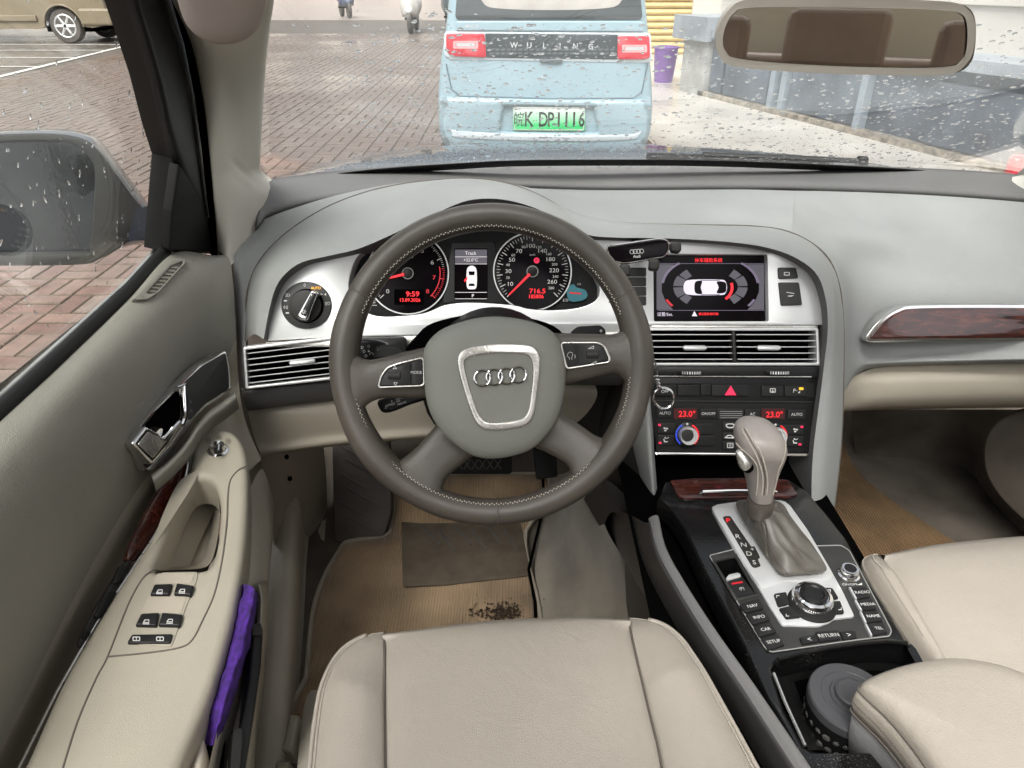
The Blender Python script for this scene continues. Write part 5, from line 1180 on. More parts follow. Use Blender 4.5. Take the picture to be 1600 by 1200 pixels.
rf = thing('car_roof', 'pale headliner and roof of the car above the seats with an opening added to light the cabin', 'roof', (.31, -.4, 1.35))
RFP = Plane((.31, 0, 1.40), (0, 0, -1), up=(0, 1, 0))
def flat_(n_, xs, ys, z, m_, p_): return obj(n_, *box(xs[0], xs[1], ys[0], ys[1], z, z + .02), m_, p_, smooth=False)
for xs, ys in (((-.36, .98), (.32, .60)), ((-.36, -.02), (-.36, .32)), ((.66, .98), (-.36, .32)), ((-.36, .98), (-1.6, -.36))): flat_('headliner', xs, ys, 1.36, M['pillar'], rf)  # opening between the strips is invented to let daylight into the cabin
obj('right_side_panel', *box(1.10, 1.13, -1.7, 1.1, .2, .86), M['door'], cfl, smooth=False); obj('left_rear_side_panel', *box(-.56, -.53, -1.7, -.25, .2, .86), M['door'], cfl, smooth=False)
for x, y0, y1 in ((-.40, -.42, -.30), (1.0, -.42, -.30)): obj('side_pillar', [Vector((x + dx + (.0 if z > 1 else (-.1 if x < 0 else .1)), y, z)) for z in (.84, 1.37) for dx in (-.015, .015) for y in (y0, y1)], [(0, 1, 3, 2), (4, 6, 7, 5), (0, 4, 5, 1), (2, 3, 7, 6), (0, 2, 6, 4), (1, 5, 7, 3)], M['pillar'], cfl, smooth=False)

# ================================================================= CENTRE ARMREST
ar = thing('armrest', 'cream leather centre armrest with double stitched edge over the cup holder', 'armrest', (.38, .3, .6))
AR = Plane((.38, .35, .665), (-.05, .08, 1), up=(0, 1, 0))
ao = sm([(1344, 1072), (1362, 1060), (1400, 1046), (1440, 1037), (1485, 1032), (1540, 1038), (1590, 1053), (1650, 1085), (1710, 1150), (1790, 1300), (1830, 1420), (1560, 1420), (1510, 1300), (1452, 1200), (1398, 1130), (1352, 1086)], 4)
dome('cushion', AR, ao, [(1.0, -.004), (.995, .001), (.98, .005), (.93, .010), (.8, .014), (.5, .017), (.2, .018)], M['seat'], ar, cen=(1560, 1200), ang=None, skirt=.006)
def scl(pts, c, s): return [(c[0] + (p[0] - c[0]) * s, c[1] + (p[1] - c[1]) * s) for p in pts]
aw = [AR.at(p[0], p[1], 0) for p in ao]; na = len(aw)
def ringd(dx, dz): 
    c = AR.at(1560, 1200); return [p + (p - c).normalized() * dx + Vector((0, 0, dz)) for p in aw]
lst = [ringd(.0, -.002), ringd(.002, -.012), ringd(.002, -.022), ringd(-.002, -.032)]
rings('side_band', lst, M['seat'], ar, ang=None)
rings('lower_shell', [ringd(-.001, -.031), ringd(-.004, -.06), ringd(-.014, -.10)], M['dashdk'], ar, ang=None)
tube('edge_seam', [p + Vector((0, 0, .0004)) for p in ringd(.0005, -.003)], .001, M['threaddk'], ar, seg=5, closed=True)
tube('band_seam', ringd(.0005, -.031), .001, M['threaddk'], ar, seg=5, closed=True)
q = resamp(ringd(.0026, -.018), 260); J = Join()
for k in range(259): J.add(tv([q[k].lerp(q[k + 1], .1), q[k].lerp(q[k + 1], .72)], .0006, 4))
J.out('stitching', M['threaddk'], ar, smooth=False)
q = resamp([p + Vector((0, 0, .0006)) for p in ringd(-.007, .004)], 120); tube('edge_crease', q, .0009, M['threaddk'], ar, seg=5)

# ================================================================= PHONE MOUNT, KEY RING
pm_ = thing('phone_mount', 'black phone clamp with rings emblem and rubber arms above the screen', 'phone holder', ST.at(1000, 395, .03))
PH = Plane(ST.at(1000, 390, .045), (-.15, -.9, .45))
body = plate('mount_body', PH, [rq([(946, 384), (1030, 371.5), (1044, 374), (1047, 388), (1040, 401), (976, 412), (955, 408)], 6, 5)], .012, M['screen'], pm_, bev=.003, seg=4, back=True)
tube('body_rim', [PH.at(u, v, -.001) for u, v in rq([(947, 384.5), (1029.5, 372.5), (1043, 375), (1046, 388), (1039.5, 400.5), (976, 411.5), (955.5, 407.5)], 6, 5)], .0008, M['chrome'], body, seg=5, closed=True)
for q in ([(1047, 379), (1062, 377), (1065, 380), (1065, 391), (1060, 395), (1048, 393)], [(1014, 406), (1028, 404), (1031, 408), (1030, 420), (1025, 423), (1013, 421)], [(968, 413), (981, 412), (985, 416), (986, 430), (975, 432), (968, 428)]):
    plate('rubber_pad', PH, [rq(q, 4)], .016, M['charcoal'], pm_, h=.006, bev=.003, seg=3, back=True)
tube('clamp_arm', [PH.at(u, v, -.006) for u, v in ((1030, 388), (1050, 385))], .004, M['black'], pm_); tube('clamp_arm', [PH.at(u, v, -.006) for u, v in ((1012, 395), (1020, 412))], .004, M['black'], pm_)
tube('clamp_arm', [PH.at(u, v, -.006) for u, v in ((972, 402), (976, 420))], .004, M['black'], pm_); tube('mount_stem', [PH.at(995, 385, -.01), ST.at(995, 378, -.02)], .008, M['black'], pm_)
J = Join()
for i in range(4): J.add(tv([PH.at(987.5 + i * 5 + 3.2 * math.cos(t), 393.5 - i * .4 - 3.2 * math.sin(t), .0004) for t in [R(20 * k) for k in range(18)]], .00035, 5, True))
J.add(textvf('Audi', PH, 995, 400.5, 4.4, d=(1, -.08), h=.0004, bold=.01)); J.out('mount_emblem', M['print'], body, smooth=False)
kr = thing('key_ring', 'chrome split ring on a beaded link hanging beside the climate panel', 'key ring', ST.at(1037, 622, .05))
KP = Plane(ST.at(1037, 622, .045), (.1, -.95, .25))
tube('split_ring', [KP.at(1037 + 16.5 * math.cos(t), 622 - 16.5 * math.sin(t)) for t in [2 * math.pi * k / 40 for k in range(40)]], .0013, M['chrome'], kr, seg=10, closed=True)
tube('split_ring_coil', [KP.at(1037.5 + 15.2 * math.cos(t), 622 - 15.2 * math.sin(t), .0012) for t in [R(200) + 2 * math.pi * k / 40 for k in range(30)]], .0010, M['chrome'], kr, seg=8)
for k, (u, v, r_) in enumerate(((1027, 588, 3.0), (1028, 594, 4.3), (1029.5, 600, 3.4), (1030, 604.5, 4.0))):
    c = KP.at(u, v); s_ = (c.y / ray(u, v).y) / F
    lathe('link_bead', c - KP.ey * r_ * s_ * .6, KP.ey, [(r_ * s_ * .5, 0), (r_ * s_, r_ * s_ * .4), (r_ * s_, r_ * s_ * .9), (r_ * s_ * .5, r_ * s_ * 1.3)], M['chrome'], kr, seg=16)
tube('link_wire', [KP.at(1022, 560), KP.at(1026, 575), KP.at(1027, 590)], .0012, M['chrome'], kr)

# ================================================================= DRIVER DOOR
dr = thing('driver_door', 'olive grey driver door with beige armrest, window switches, chrome handle and rainy window', 'car door', (-.45, .4, .3))
dz_ = dr
FP = Plane((-.455, .9, .88), (1, 0, -.28))
rows = [
    [(-260, 905, -.450), (-120, 768, -.450), (0, 655, -.450), (100, 561, -.450), (200, 466, -.450), (262, 398, -.450), (300, 396, -.450)],
    [(-260, 925, -.438), (-120, 785, -.438), (0, 668, -.438), (100, 575, -.438), (205, 472, -.438), (275, 399, -.436), (335, 399, -.425)],
    [(-250, 1010, -.418), (-110, 850, -.418), (20, 715, -.418), (130, 600, -.418), (235, 500, -.418), (305, 430, -.415), (357, 402, -.402)],
    [(-230, 1160, -.408), (-90, 970, -.408), (50, 800, -.408), (160, 680, -.408), (255, 565, -.408), (325, 480, -.404), (364, 440, -.392)],
    [(-200, 1300, -.412), (-60, 1110, -.412), (80, 890, -.412), (185, 745, -.412), (270, 625, -.41), (330, 545, -.404), (368, 500, -.392)],
    [(-150, 1420, -.425), (0, 1170, -.425), (110, 945, -.425), (205, 780, -.422), (290, 665, -.415), (345, 580, -.404), (369, 530, -.392)]]
utr = loft('upper_trim', [PX(r_) for r_ in rows], M['door'], dr, n=70, m=7, thick=0)
loft('lower_trim', [PX(r_) for r_ in [
    rows[-1],
    [(-130, 1500, -.455), (20, 1210, -.45), (130, 985, -.445), (222, 810, -.435), (300, 700, -.425), (350, 640, -.41), (373, 600, -.395)],
    [(-100, 1600, -.44), (60, 1250, -.43), (160, 1020, -.425), (245, 840, -.415), (310, 730, -.41), (360, 690, -.395), (384, 660, -.378)],
    [(0, 1700, -.42), (150, 1300, -.40), (230, 1060, -.385), (290, 900, -.38), (340, 790, -.375), (380, 745, -.37), (408, 718, -.36)]]], M['beige'], dr, n=50, m=6)
loft('door_edge', [PX([(357, 402, -.402), (364, 440, -.392), (368, 500, -.392), (369, 530, -.392), (373, 600, -.395), (384, 660, -.378), (408, 718, -.36)]), off(PX([(357, 402, -.402), (364, 440, -.392), (368, 500, -.392), (369, 530, -.392), (373, 600, -.395), (384, 660, -.378), (408, 718, -.36)]), -.03, .04, -.005)], M['charcoal'], dr, n=30, m=2, lin=True)
# window glass, seals and frame
wg = [(-260, 880), (0, 640), (258, 388), (276, 250), (262, 200), (246, 127), (227, 62), (208, 0), (170, -120), (-260, -120)]
plate('window_pane', FP, [wg], .004, M['glass'], dr, h=-.018, back=True)
tube('window_seal', PX([(-260, 893, -.452), (-120, 757, -.452), (0, 643, -.452), (100, 551, -.452), (200, 456, -.452), (258, 393, -.452)]), .0085, M['blackm'], dr, seg=12)
tube('outer_seal', PX([(-260, 868, -.474), (-120, 736, -.474), (0, 626, -.474), (100, 536, -.474), (200, 445, -.474), (254, 384, -.474)]), .006, M['silverd'], dr, seg=10)
plate('window_frame', FP, [[(206, -5), (227, 62), (246, 127), (263, 204), (276, 250), (262, 395), (338, 398), (336, 340), (329, 270), (318, 200), (303, 110), (282, 40), (262, -40), (240, -120), (165, -120)]], .03, M['black'], dr, h=.004, bev=.004, seg=3)
FS = FP.off(.01)
plate('frame_cover', FS, [sm([(212, -60), (215, 0), (232, 60), (251, 127), (268, 204), (283, 250), (297, 285), (318, 320), (322, 310), (306, 215), (290, 110), (262, 20), (245, -60)], 3)], .012, M['black'], dr, h=.006, bev=.005, seg=3)
plate('mirror_sail', FS, [rq([(281, 256), (300, 285), (322, 308), (331, 394), (266, 392), (270, 330)], 4)], .012, M['blackm'], dr, h=.005, bev=.003, seg=3)
tube('frame_gasket', [FP.at(u, v, .012) for u, v in [(262, -60), (279, 0), (299, 71), (314, 150), (324, 230), (331, 300), (336, 396)]], .0075, M['void'], dr, seg=10)
tube('frame_bead', [FP.at(u, v, .018) for u, v in [(243, -60), (259, 0), (283, 71), (300, 150), (311, 230), (318, 290), (326, 340)]], .0014, M['buttong'], dr, seg=6)
# defogger grille
GP = fit(utr, (225, 462), (285, 408), (262, 445), .001)
g_ = plate('defogger_grille', GP, [rq([(207, 466), (262, 408), (272, 403), (292, 404), (290, 412), (246, 458), (232, 467), (214, 468)], 3), rq([(229, 457), (267, 415), (286, 407), (286, 411), (246, 455), (236, 459)], 2)], .006, M['door'], dr, h=.004, bev=.0015)
plate('grille_void', GP, [rq([(226, 459), (266, 413), (288, 406), (288, 412), (246, 457)], 2)], .002, M['void'], g_, h=-.0015)
for k in range(8):
    t = k / 8; u0, v0 = 233 + 42 * t, 452 - 42 * t
    plate('grille_slat', GP, [[(u0 - 3.5, v0 + 1), (u0 + 9, v0 + 2.4), (u0 + 9, v0 + 4.2), (u0 - 3.5, v0 + 2.8)]], .004, M['door'], g_, h=.002, bev=.0004)
Join().add(textvf('\u25b3', GP, 223, 463, 3, h=.0043)).out('airbag_symbol', M['threaddk'], g_, smooth=False)
# speaker mesh + handle bezel
hb = [(200, 690), (240, 640), (284, 597), (315, 568), (354, 547), (360, 575), (362, 608), (340, 625), (322, 636), (300, 660), (285, 685), (262, 712), (240, 735), (232, 736)]
HPn = Plane((-.398, .72, .74), (1, -.12, .15))
bz = plate('handle_bezel', HPn, [rq(hb, 4)], .012, M['chrome'], dr, h=.006, bev=.002)
plate('speaker_mesh', HPn, [rq([(288, 598), (318, 571), (352.5, 551), (357, 576), (358.5, 606), (338, 621), (320, 632), (297, 657), (293, 640)], 3)], .004, mat('speaker_mesh_black', (.02, .02, .02), .6, bump=1, bscale=1400, var=0), bz, h=.0075, bev=.0006)
plate('handle_recess', HPn, [rq([(212, 688), (244, 643), (280, 606), (282, 650), (266, 676), (252, 668), (240, 664)], 3)], .004, M['void'], bz, h=.0072)
plate('pull_handle', HPn, [rq([(208, 693), (229, 665), (247, 674), (255, 684), (284, 654), (286, 664), (262, 700), (240, 726)], 5, 5)], .012, M['chrome'], bz, h=.017, bev=.004, seg=4)
plate('handle_inlay', HPn, [rq([(216, 694), (232, 674), (246, 682), (257, 690), (262, 688), (240, 716)], 3)], .003, M['silverd'], bz, h=.0178, bev=.001)
tube('bezel_bar', [HPn.at(u, v, .014) for u, v in [(276, 607), (286, 601), (288, 625), (289, 650), (284, 664)]], .0036, M['chrome'], bz, seg=10)
Join().add(textvf('\u25ef', HPn, 298, 628, 4, h=.0085)).add(textvf('\u25ef', HPn, 299, 642, 4, h=.0085)).out('lock_symbol', M['print'], bz, smooth=False)
loft('bezel_shelf', [[HPn.at(u, v, h) for u, v in [(236, 742), (266, 715), (290, 688), (305, 664), (326, 642), (345, 629), (366, 612)]] for h in (.004,)] + [[HPn.at(u + a, v + b, h) for u, v in [(236, 742), (266, 715), (290, 688), (305, 664), (326, 642), (345, 629), (366, 612)]] for a, b, h in ((2, 5, .016), (5, 14, .018), (8, 26, .004))], M['door'], dr, n=30, m=5)
# wood strip in the groove
WS = Plane(W(245, 790, X=-.405), (.9, -.1, .45))
plate('wood_strip', WS, [sm([(294, 706), (292, 730), (288, 757), (262, 800), (232, 848), (214, 875), (199, 874), (206, 848), (236, 790), (268, 738)], 4)], .006, M['wood'], dr, h=.003, bev=.001)
tube('strip_chrome', [WS.at(u, v, .006) for u, v in [(295, 702), (293, 730), (287, 760), (235, 848), (200, 900), (150, 975), (90, 1080), (30, 1200), (-20, 1300)]], .0016, M['silverd'], dr, seg=8)
GB = Plane(W(180, 940, X=-.402), (.9, -.1, .45))
plate('button_strip', GB, [sm([(196, 880), (205, 884), (180, 925), (135, 1005), (124, 1003), (150, 950)], 3)], .004, M['charcoal'], dr, h=.004, bev=.001)
for q in ([(188, 884), (203, 886), (190, 912), (176, 912)], [(168, 922), (184, 925), (160, 966), (147, 964)], [(134, 985), (144, 988), (136, 999), (128, 997)]): plate('memory_button', GB, [rq(q, 2)], .004, M['button'], dr, h=.006, bev=.001)
# ---- armrest
arm_o = sm([(300, 692), (310, 676), (330, 667), (350, 668), (370, 677), (383, 700), (387, 735), (387, 780), (384, 840), (375, 905), (360, 975), (332, 1070), (299, 1153), (262, 1240), (200, 1360), (60, 1420), (-60, 1400), (-20, 1300), (33, 1200), (93, 1068), (150, 970), (203, 885), (250, 815), (290, 752), (298, 720)], 4)
hole = sm([(240, 888), (252, 850), (275, 790), (291, 758), (306, 746), (324, 747), (337, 760), (343, 785), (343, 820), (336, 860), (327, 882), (312, 888), (280, 890)], 4)
arm = plate('armrest', AP, [arm_o, hole], .045, M['beigelt'], dr, h=0, bev=.010, seg=5, ang=50)
loft('pull_pocket', [[AP.at(p[0], p[1], -.012) for p in hole + hole[:1]], [AP.at(291 + (p[0] - 291) * 1.0, 830 + (p[1] - 830) * 1.0, -.05) for p in hole + hole[:1]], [AP.at(285 + (p[0] - 291) * .8, 830 + (p[1] - 830) * .9, -.085) for p in hole + hole[:1]]], M['beige'], dr, n=60, m=4)
plate('pocket_floor', AP, [[(270 + (p[0] - 291) * 1.3, 830 + (p[1] - 830) * 1.2) for p in hole]], .01, M['beige'], dr, h=-.082)
for pts in ([(385, 728), (372, 735), (360, 750), (356, 775), (354, 820), (346, 880), (334, 930), (316, 970), (300, 1000), (280, 1012), (230, 1020), (168, 1026)], [(240, 890), (222, 905), (200, 945), (168, 1026), (150, 1060), (120, 1130), (95, 1210)]):
    tube('armrest_seam', [AP.at(u, v, .0003) for u, v, *_ in sm(pts, 4, closed=False)], .0009, M['threaddk'], dr, seg=5)
# mirror adjuster
ma_ = lathe('mirror_adjuster', AP.at(341, 705, -.001), AP.n, [(.0125, 0), (.0125, .002), (.0095, .003), (.0085, .010), (.0075, .011), (.0055, .0105), (.0, .010)], M['chrome'], dr, seg=32)
lathe('adjuster_cap', AP.at(341, 705, .009), AP.n, [(.0055, 0), (.005, .003), (.0, .003)], M['black'], ma_, seg=20)
tube('adjuster_pointer', [AP.at(341, 704, .012), AP.at(342, 695, .013)], .0015, M['chrome'], ma_, seg=8)
J = Join()
for u, v in ((325, 688), (342, 684), (357, 689)): J.add(pv(AP, [circ(u, v, 4.2, 16), circ(u, v, 3.3, 16)], .0002, .0004)); J.add(pv(AP, [rect(u - 2, v - 1, u + 2, v + 1, .5)], .0002, .0004))
J.out('adjuster_symbols', M['threaddk'], ma_, smooth=False)
# switch panel
sp = plate('switch_panel', AP, [rq([(252, 894), (309, 893), (308, 905), (290, 950), (268, 1010), (196, 1005), (222, 950), (238, 912)], 4)], .004, M['beigelt'], dr, h=.0012, bev=.0006)
for q in ([(246, 896), (304, 896), (298, 912), (238, 912)], [(232, 932), (291, 932), (283, 958), (220, 958)]):
    plate('switch_hollow', AP, [rq(q, 2)], .001, M['beige'], sp, h=.0016)
for q in ([(234, 928), (241, 912), (269, 911), (264, 928)], [(271, 927), (276, 910), (303, 914), (298, 929)], [(211, 976), (220, 958), (248, 956), (244, 977)], [(247, 976), (253, 956), (285, 959), (280, 977)]):
    w_ = plate('window_switch', AP, [rq(q, 2)], .006, M['button'], sp, h=.0055, bev=.002, seg=3)
j = Join()
for u, v in ((249, 924), (284, 923), (228, 971), (265, 970)):
    j.add(pv(AP, [[(u - 5, v + 2), (u - 2, v - 3), (u + 5, v - 3), (u + 5, v + 2)], [(u - 3, v + 1), (u - 1, v - 2), (u + 4, v - 2), (u + 4, v + 1)]], .0002, .0059)); j.add(pv(AP, [[(u - 5, v + 3), (u + 5, v + 3), (u + 5, v + 4.2), (u - 5, v + 4.2)]], .0002, .0059))
for u, v in ((213, 998), (250, 998)): j.add(pv(AP, [rect(u - 6, v - 3.4, u + 6, v + 3.4, 2), rect(u - 4.6, v - 2.2, u + 4.6, v + 2.2, 1)], .0002, .004)); j.add(pv(AP, [rect(u - .6, v - 3, u + .6, v + 3, .2)], .0002, .0041))
j.out('switch_symbols', M['print'], sp, smooth=False)
plate('child_lock_switch', AP, [rq([(198, 1004), (206, 991), (270, 990), (266, 1004)], 3)], .005, M['button'], sp, h=.0036, bev=.001)
# ---- lower door, pocket
loft('lower_panel', [[W(u, v, Z=z) for u, v, z in r_] for r_ in [
    [(280, 1400, .62), (330, 1180, .62), (355, 1080, .62), (380, 940, .63), (388, 830, .64), (392, 760, .65)],
    [(310, 1400, .56), (348, 1180, .56), (375, 1080, .56), (400, 940, .57), (408, 840, .58), (402, 740, .62)],
    [(345, 1400, .48), (392, 1180, .48), (404, 1080, .48), (415, 940, .50), (422, 840, .52), (412, 735, .58)],
    [(350, 1400, .40), (394, 1180, .40), (408, 1080, .40), (416, 940, .42), (424, 840, .44), (424, 770, .48)],
    [(355, 1400, .30), (396, 1180, .30), (412, 1080, .30), (418, 940, .32), (426, 840, .34), (428, 790, .36)]]], M['beigehi'], dr, n=40, m=6)
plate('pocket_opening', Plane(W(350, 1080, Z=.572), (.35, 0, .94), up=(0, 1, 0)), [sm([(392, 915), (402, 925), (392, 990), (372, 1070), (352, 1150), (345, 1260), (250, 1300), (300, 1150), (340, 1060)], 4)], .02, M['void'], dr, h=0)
loft('pocket_wall', [[W(u, v, Z=z) for u, v, z in r_] for r_ in [
    [(352, 1300, .585), (356, 1180, .585), (380, 1080, .585), (398, 1000, .59), (404, 935, .60), (400, 915, .605)],
    [(362, 1300, .59), (366, 1180, .59), (389, 1080, .59), (405, 1000, .595), (410, 935, .605), (405, 912, .61)],
    [(385, 1300, .56), (392, 1180, .56), (404, 1080, .56), (413, 1000, .565), (417, 935, .575), (412, 908, .58)],
    [(396, 1300, .48), (400, 1180, .48), (409, 1080, .48), (417, 1000, .49), (420, 935, .50), (418, 908, .51)]]], M['beigelt'], dr, n=40, m=5)
# outer skin seen in the mirror
loft('outer_skin', [[Vector((x + (.02 if y > .8 else 0), y, z)) for y in (-.9, -.3, .3, .8, 1.02)] for x, z in ((-.478, .868), (-.50, .845), (-.545, .76), (-.575, .62), (-.575, .25))], mat('car_black_paint', (.012, .014, .018), .15, var=0, coat=1), dr, n=20, m=5)
# ---- exterior mirror
MPl = Plane(W(60, 310, Y=1.06), (.30, -.95, .05))
mirr = thing('wing_mirror', 'dark rain-speckled driver wing mirror outside the side window', 'wing mirror', W(240, 350, X=-.52))
hs_o = sm([(-140, 235), (-60, 216), (20, 210), (85, 210), (125, 217), (146, 230), (172, 262), (200, 300), (222, 330), (225, 350), (190, 385), (155, 405), (130, 413), (40, 415), (-60, 414), (-140, 405), (-170, 320)], 4)
mhm = mat('mirror_housing_paint', (.018, .022, .032), .25, bump=.6, bscale=160, btype='NOISE', var=.1, coat=.6)
dome('housing', MPl, hs_o, [(1.0, 0), (1.02, -.02), (1.0, -.06), (.85, -.11), (.5, -.14), (.2, -.15)], mhm, mirr, cen=(30, 312), ang=None)
plate('bezel', MPl, [hs_o, sm([(-140, 250), (-60, 228), (80, 222), (118, 228), (138, 245), (148, 275), (140, 390), (130, 396), (0, 398), (-140, 396)], 4)], .015, M['charcoal'], mirr, h=.003, bev=.003)
mgl = mat('wing_mirror_glass', (.10, .11, .125), .05, metal=1, bump=.25, bscale=60, btype='NOISE', var=0)
plate('mirror_pane', MPl, [sm([(-140, 250), (-60, 226), (80, 220), (120, 226), (142, 243), (152, 275), (144, 390), (132, 398), (0, 400), (-140, 398)], 4)], .004, mgl, mirr, h=-.012)
loft('mirror_arm', [[W(u, v, X=x) for u, v, x in r_] for r_ in [
    [(150, 300, -.70), (190, 318, -.64), (215, 325, -.58), (248, 316, -.50)],
    [(150, 340, -.69), (190, 345, -.63), (218, 345, -.57), (258, 335, -.49)],
    [(150, 390, -.69), (190, 383, -.63), (220, 378, -.57), (252, 378, -.49)],
    [(150, 395, -.75), (190, 388, -.70), (215, 380, -.64), (248, 380, -.52)]]], mhm, mirr, n=16, m=6)

# ================================================================= A PILLAR, VISOR, INTERIOR MIRROR, WINDSCREEN
WPn = Plane((.31, 1.42, .86), (0, -.461, -.887), up=(0, -.887, .461))
pl_ = thing('windscreen_pillar', 'pale fabric-covered windscreen pillar beside the driver window', 'pillar', W(380, 350, Y=1.2))
pL_ = [FP.at(u, v, h) for u, v, h in [(250, -60, .02), (270, 0, .02), (301, 71, .02), (321, 170, .022), (330, 255, .024), (338, 340, .026), (341, 405, .03)]]
pR_ = [WPn.at(u, v, .02) for u, v in [(430, -60), (421, 0), (413, 60), (408, 120), (404, 200), (402, 262)]] + PY([(406, 280, 1.34), (423, 289, 1.35), (427, 298, 1.33), (412, 342, 1.20), (392, 378, 1.08), (371, 404, .995)])
pL_ = resamp(cr(pL_, 8), 24); pR_ = resamp(cr(pR_, 8), 24)
pM1 = [a.lerp(b, .3) + Vector((.012, -.035, 0)) for a, b in zip(pL_, pR_)]
pM2 = [a.lerp(b, .7) + Vector((.008, -.028, 0)) for a, b in zip(pL_, pR_)]
loft('pillar_trim', [[a + Vector((-.01, .03, 0)) for a in pL_], pL_, pM1, pM2, pR_, [a + Vector((-.004, .03, .0)) for a in pR_]], M['pillar'], pl_, n=60, m=6)
vs = thing('sun_visor', 'rounded corner of the pinkish beige sun visor at the top of the windscreen pillar', 'sun visor', W(350, 0, Y=.62))
dome('visor_pad', Plane(W(350, 0, Y=.60), (.25, -.95, -.1)), sm([(276, -120), (276, -30), (280, 5), (291, 35), (310, 55), (338, 67), (370, 66), (396, 52), (412, 25), (422, -20), (430, -120)], 4), [(1, 0), (.99, .006), (.94, .010), (.7, .014), (.3, .015)], M['visor'], vs, cen=(352, -40), ang=None, skirt=.012)
rm = thing('rear_view_mirror', 'oval interior mirror with beige surround reflecting the brown rear seats', 'mirror', (.31, .74, 1.15))
RM = Plane(W(1322, 58, X=.31), (-.194, -.981, -.0074))
ro = sm([(1119, 66), (1125, 36), (1141, 12), (1165, 1), (1250, -1), (1400, 1), (1487, 5), (1513, 13), (1523, 34), (1522, 76), (1513, 101), (1487, 114), (1412, 117), (1262, 112), (1150, 102), (1126, 88)], 4)
ri = sm([(1129, 66), (1134, 42), (1147, 22), (1170, 10), (1250, 8), (1400, 11), (1480, 15), (1503, 24), (1512, 42), (1511, 72), (1503, 93), (1480, 106), (1412, 107), (1262, 103), (1154, 94), (1134, 82)], 4)
plate('surround', RM, [ro, ri], .03, mat('mirror_surround_beige', (.40, .37, .32), .5, bump=.2, var=.04), rm, h=.006, bev=.006, seg=4, ang=60)
dome('back_shell', RM, ro, [(1, .002), (1.0, -.01), (.93, -.03), (.7, -.045), (.3, -.05)], bpy.data.materials['mirror_surround_beige'], rm, ang=None)
plate('mirror_pane', RM, [ri], .003, M['mirror'], rm, h=.003)
tube('mirror_stem', [RM.at(1322, 20, -.03), RM.at(1322, -30, -.06), WPn.at(1322, -90, .0)], .012, M['blackm'], rm)
ws = thing('windscreen', 'rain-covered windscreen above the dashboard', 'windscreen', (.31, 1.42, .86))
plate('windscreen_pane', WPn, [[(380, 330), (450, 284), (700, 262), (1000, 256), (1400, 268), (1600, 284), (1900, 330), (1900, -160), (300, -160)]], .004, M['ws'], ws, h=-.002, back=True)
gl = [(418, 296), (426, 289), (470, 280), (548, 269), (620, 262), (697, 257), (812, 251), (1000, 250), (1100, 251), (1200, 254), (1337, 260), (1450, 267), (1562, 277), (1640, 292)]
loft('windscreen_gasket', [[WPn.at(u, v + dv, h) for u, v in gl] for dv, h in ((-1.0, .004), (1.0, .007), (9, .006))], M['blackm'], ws, n=60, m=3)
tube('edge_gasket', [WPn.at(u, v, .004) for u, v in [(421, -60), (416, 0), (409, 60), (404, 130), (401, 200), (401, 262), (418, 290)]], .004, M['void'], ws, seg=6)
rp_ = thing('windscreen_pillar', 'small pale foot of the passenger windscreen pillar at the right edge', 'pillar', W(1610, 290, Y=1.28))
loft('pillar_foot', [PY([(1562, 278, 1.33), (1585, 276, 1.31), (1615, 268, 1.27), (1650, 250, 1.22)]), PY([(1563, 281, 1.31), (1590, 286, 1.27), (1620, 288, 1.22), (1665, 270, 1.16)]), PY([(1575, 286, 1.28), (1602, 304, 1.23), (1640, 318, 1.18), (1700, 300, 1.10)])], M['pillar'], rp_, n=16, m=5)
tube('pillar_trim', [Vector(p) for p in ((.97, 1.30, .865), (.93, 1.18, .95), (.88, 1.03, 1.06), (.82, .86, 1.19), (.80, .72, 1.30), (.80, .60, 1.36))], [.05, .04, .036, .036, .036, .036], M['pillar'], rp_, seg=14, ang=None)
# drops
def drops(name, pl, n, x0, x1, y0, y1, smin, smax, stretch, sd, h, sgn, up2=None, clus=0.0):
    rnd = random.Random(sd); J = Join(); cl_ = [(rnd.uniform(x0, x1), rnd.uniform(y0, y1)) for _ in range(60)]
    for k in range(n):
        if rnd.random() < clus: c = rnd.choice(cl_); x = c[0] + rnd.gauss(0, .035); y = c[1] + rnd.gauss(0, .03)
        else: x = rnd.uniform(x0, x1); y = rnd.uniform(y0, y1)
        s = smin + (smax - smin) * rnd.random() ** 3.2; st = rnd.uniform(*stretch); rot = rnd.gauss(0, .35); hh = s * rnd.uniform(.28, .45)
        V = []; m = 9
        for z, q in ((0, 1), (.55, .86), (.9, .5)):
            for i in range(m):
                a = 2 * math.pi * i / m; wob = 1 + .12 * math.sin(a * 2 + k); px_ = math.cos(a) * s * q * wob; py_ = math.sin(a) * s * q * st * wob
                V.append(pl.wp(x + px_ * math.cos(rot) - py_ * math.sin(rot), y + px_ * math.sin(rot) + py_ * math.cos(rot), h + sgn * hh * z))
        V.append(pl.wp(x, y, h + sgn * hh)); Fc = [tuple(range(m))]
        for r_ in (0, 1):
            for i in range(m): j = (i + 1) % m; Fc.append((r_ * m + i, r_ * m + j, (r_ + 1) * m + j, (r_ + 1) * m + i))
        for i in range(m): Fc.append((2 * m + i, 2 * m + (i + 1) % m, 3 * m))
        J.add((V, Fc))
    return recalc(J.out(name, M['water'], None, ang=None, kind='stuff'))
o = drops('raindrops', WPn, 8200, -.55, 1.05, -.02, .62, .0008, .0042, (.55, 1.0), 11, -.0065, -1, clus=.3); tag(o, 'raindrops beaded all over the outside of the windscreen', 'raindrops')
o = drops('raindrops', FP, 800, -.45, .75, -.01, .40, .0007, .0019, (1.4, 3.4), 12, -.0225, -1, clus=.5); tag(o, 'raindrops running down the outside of the driver window', 'raindrops')

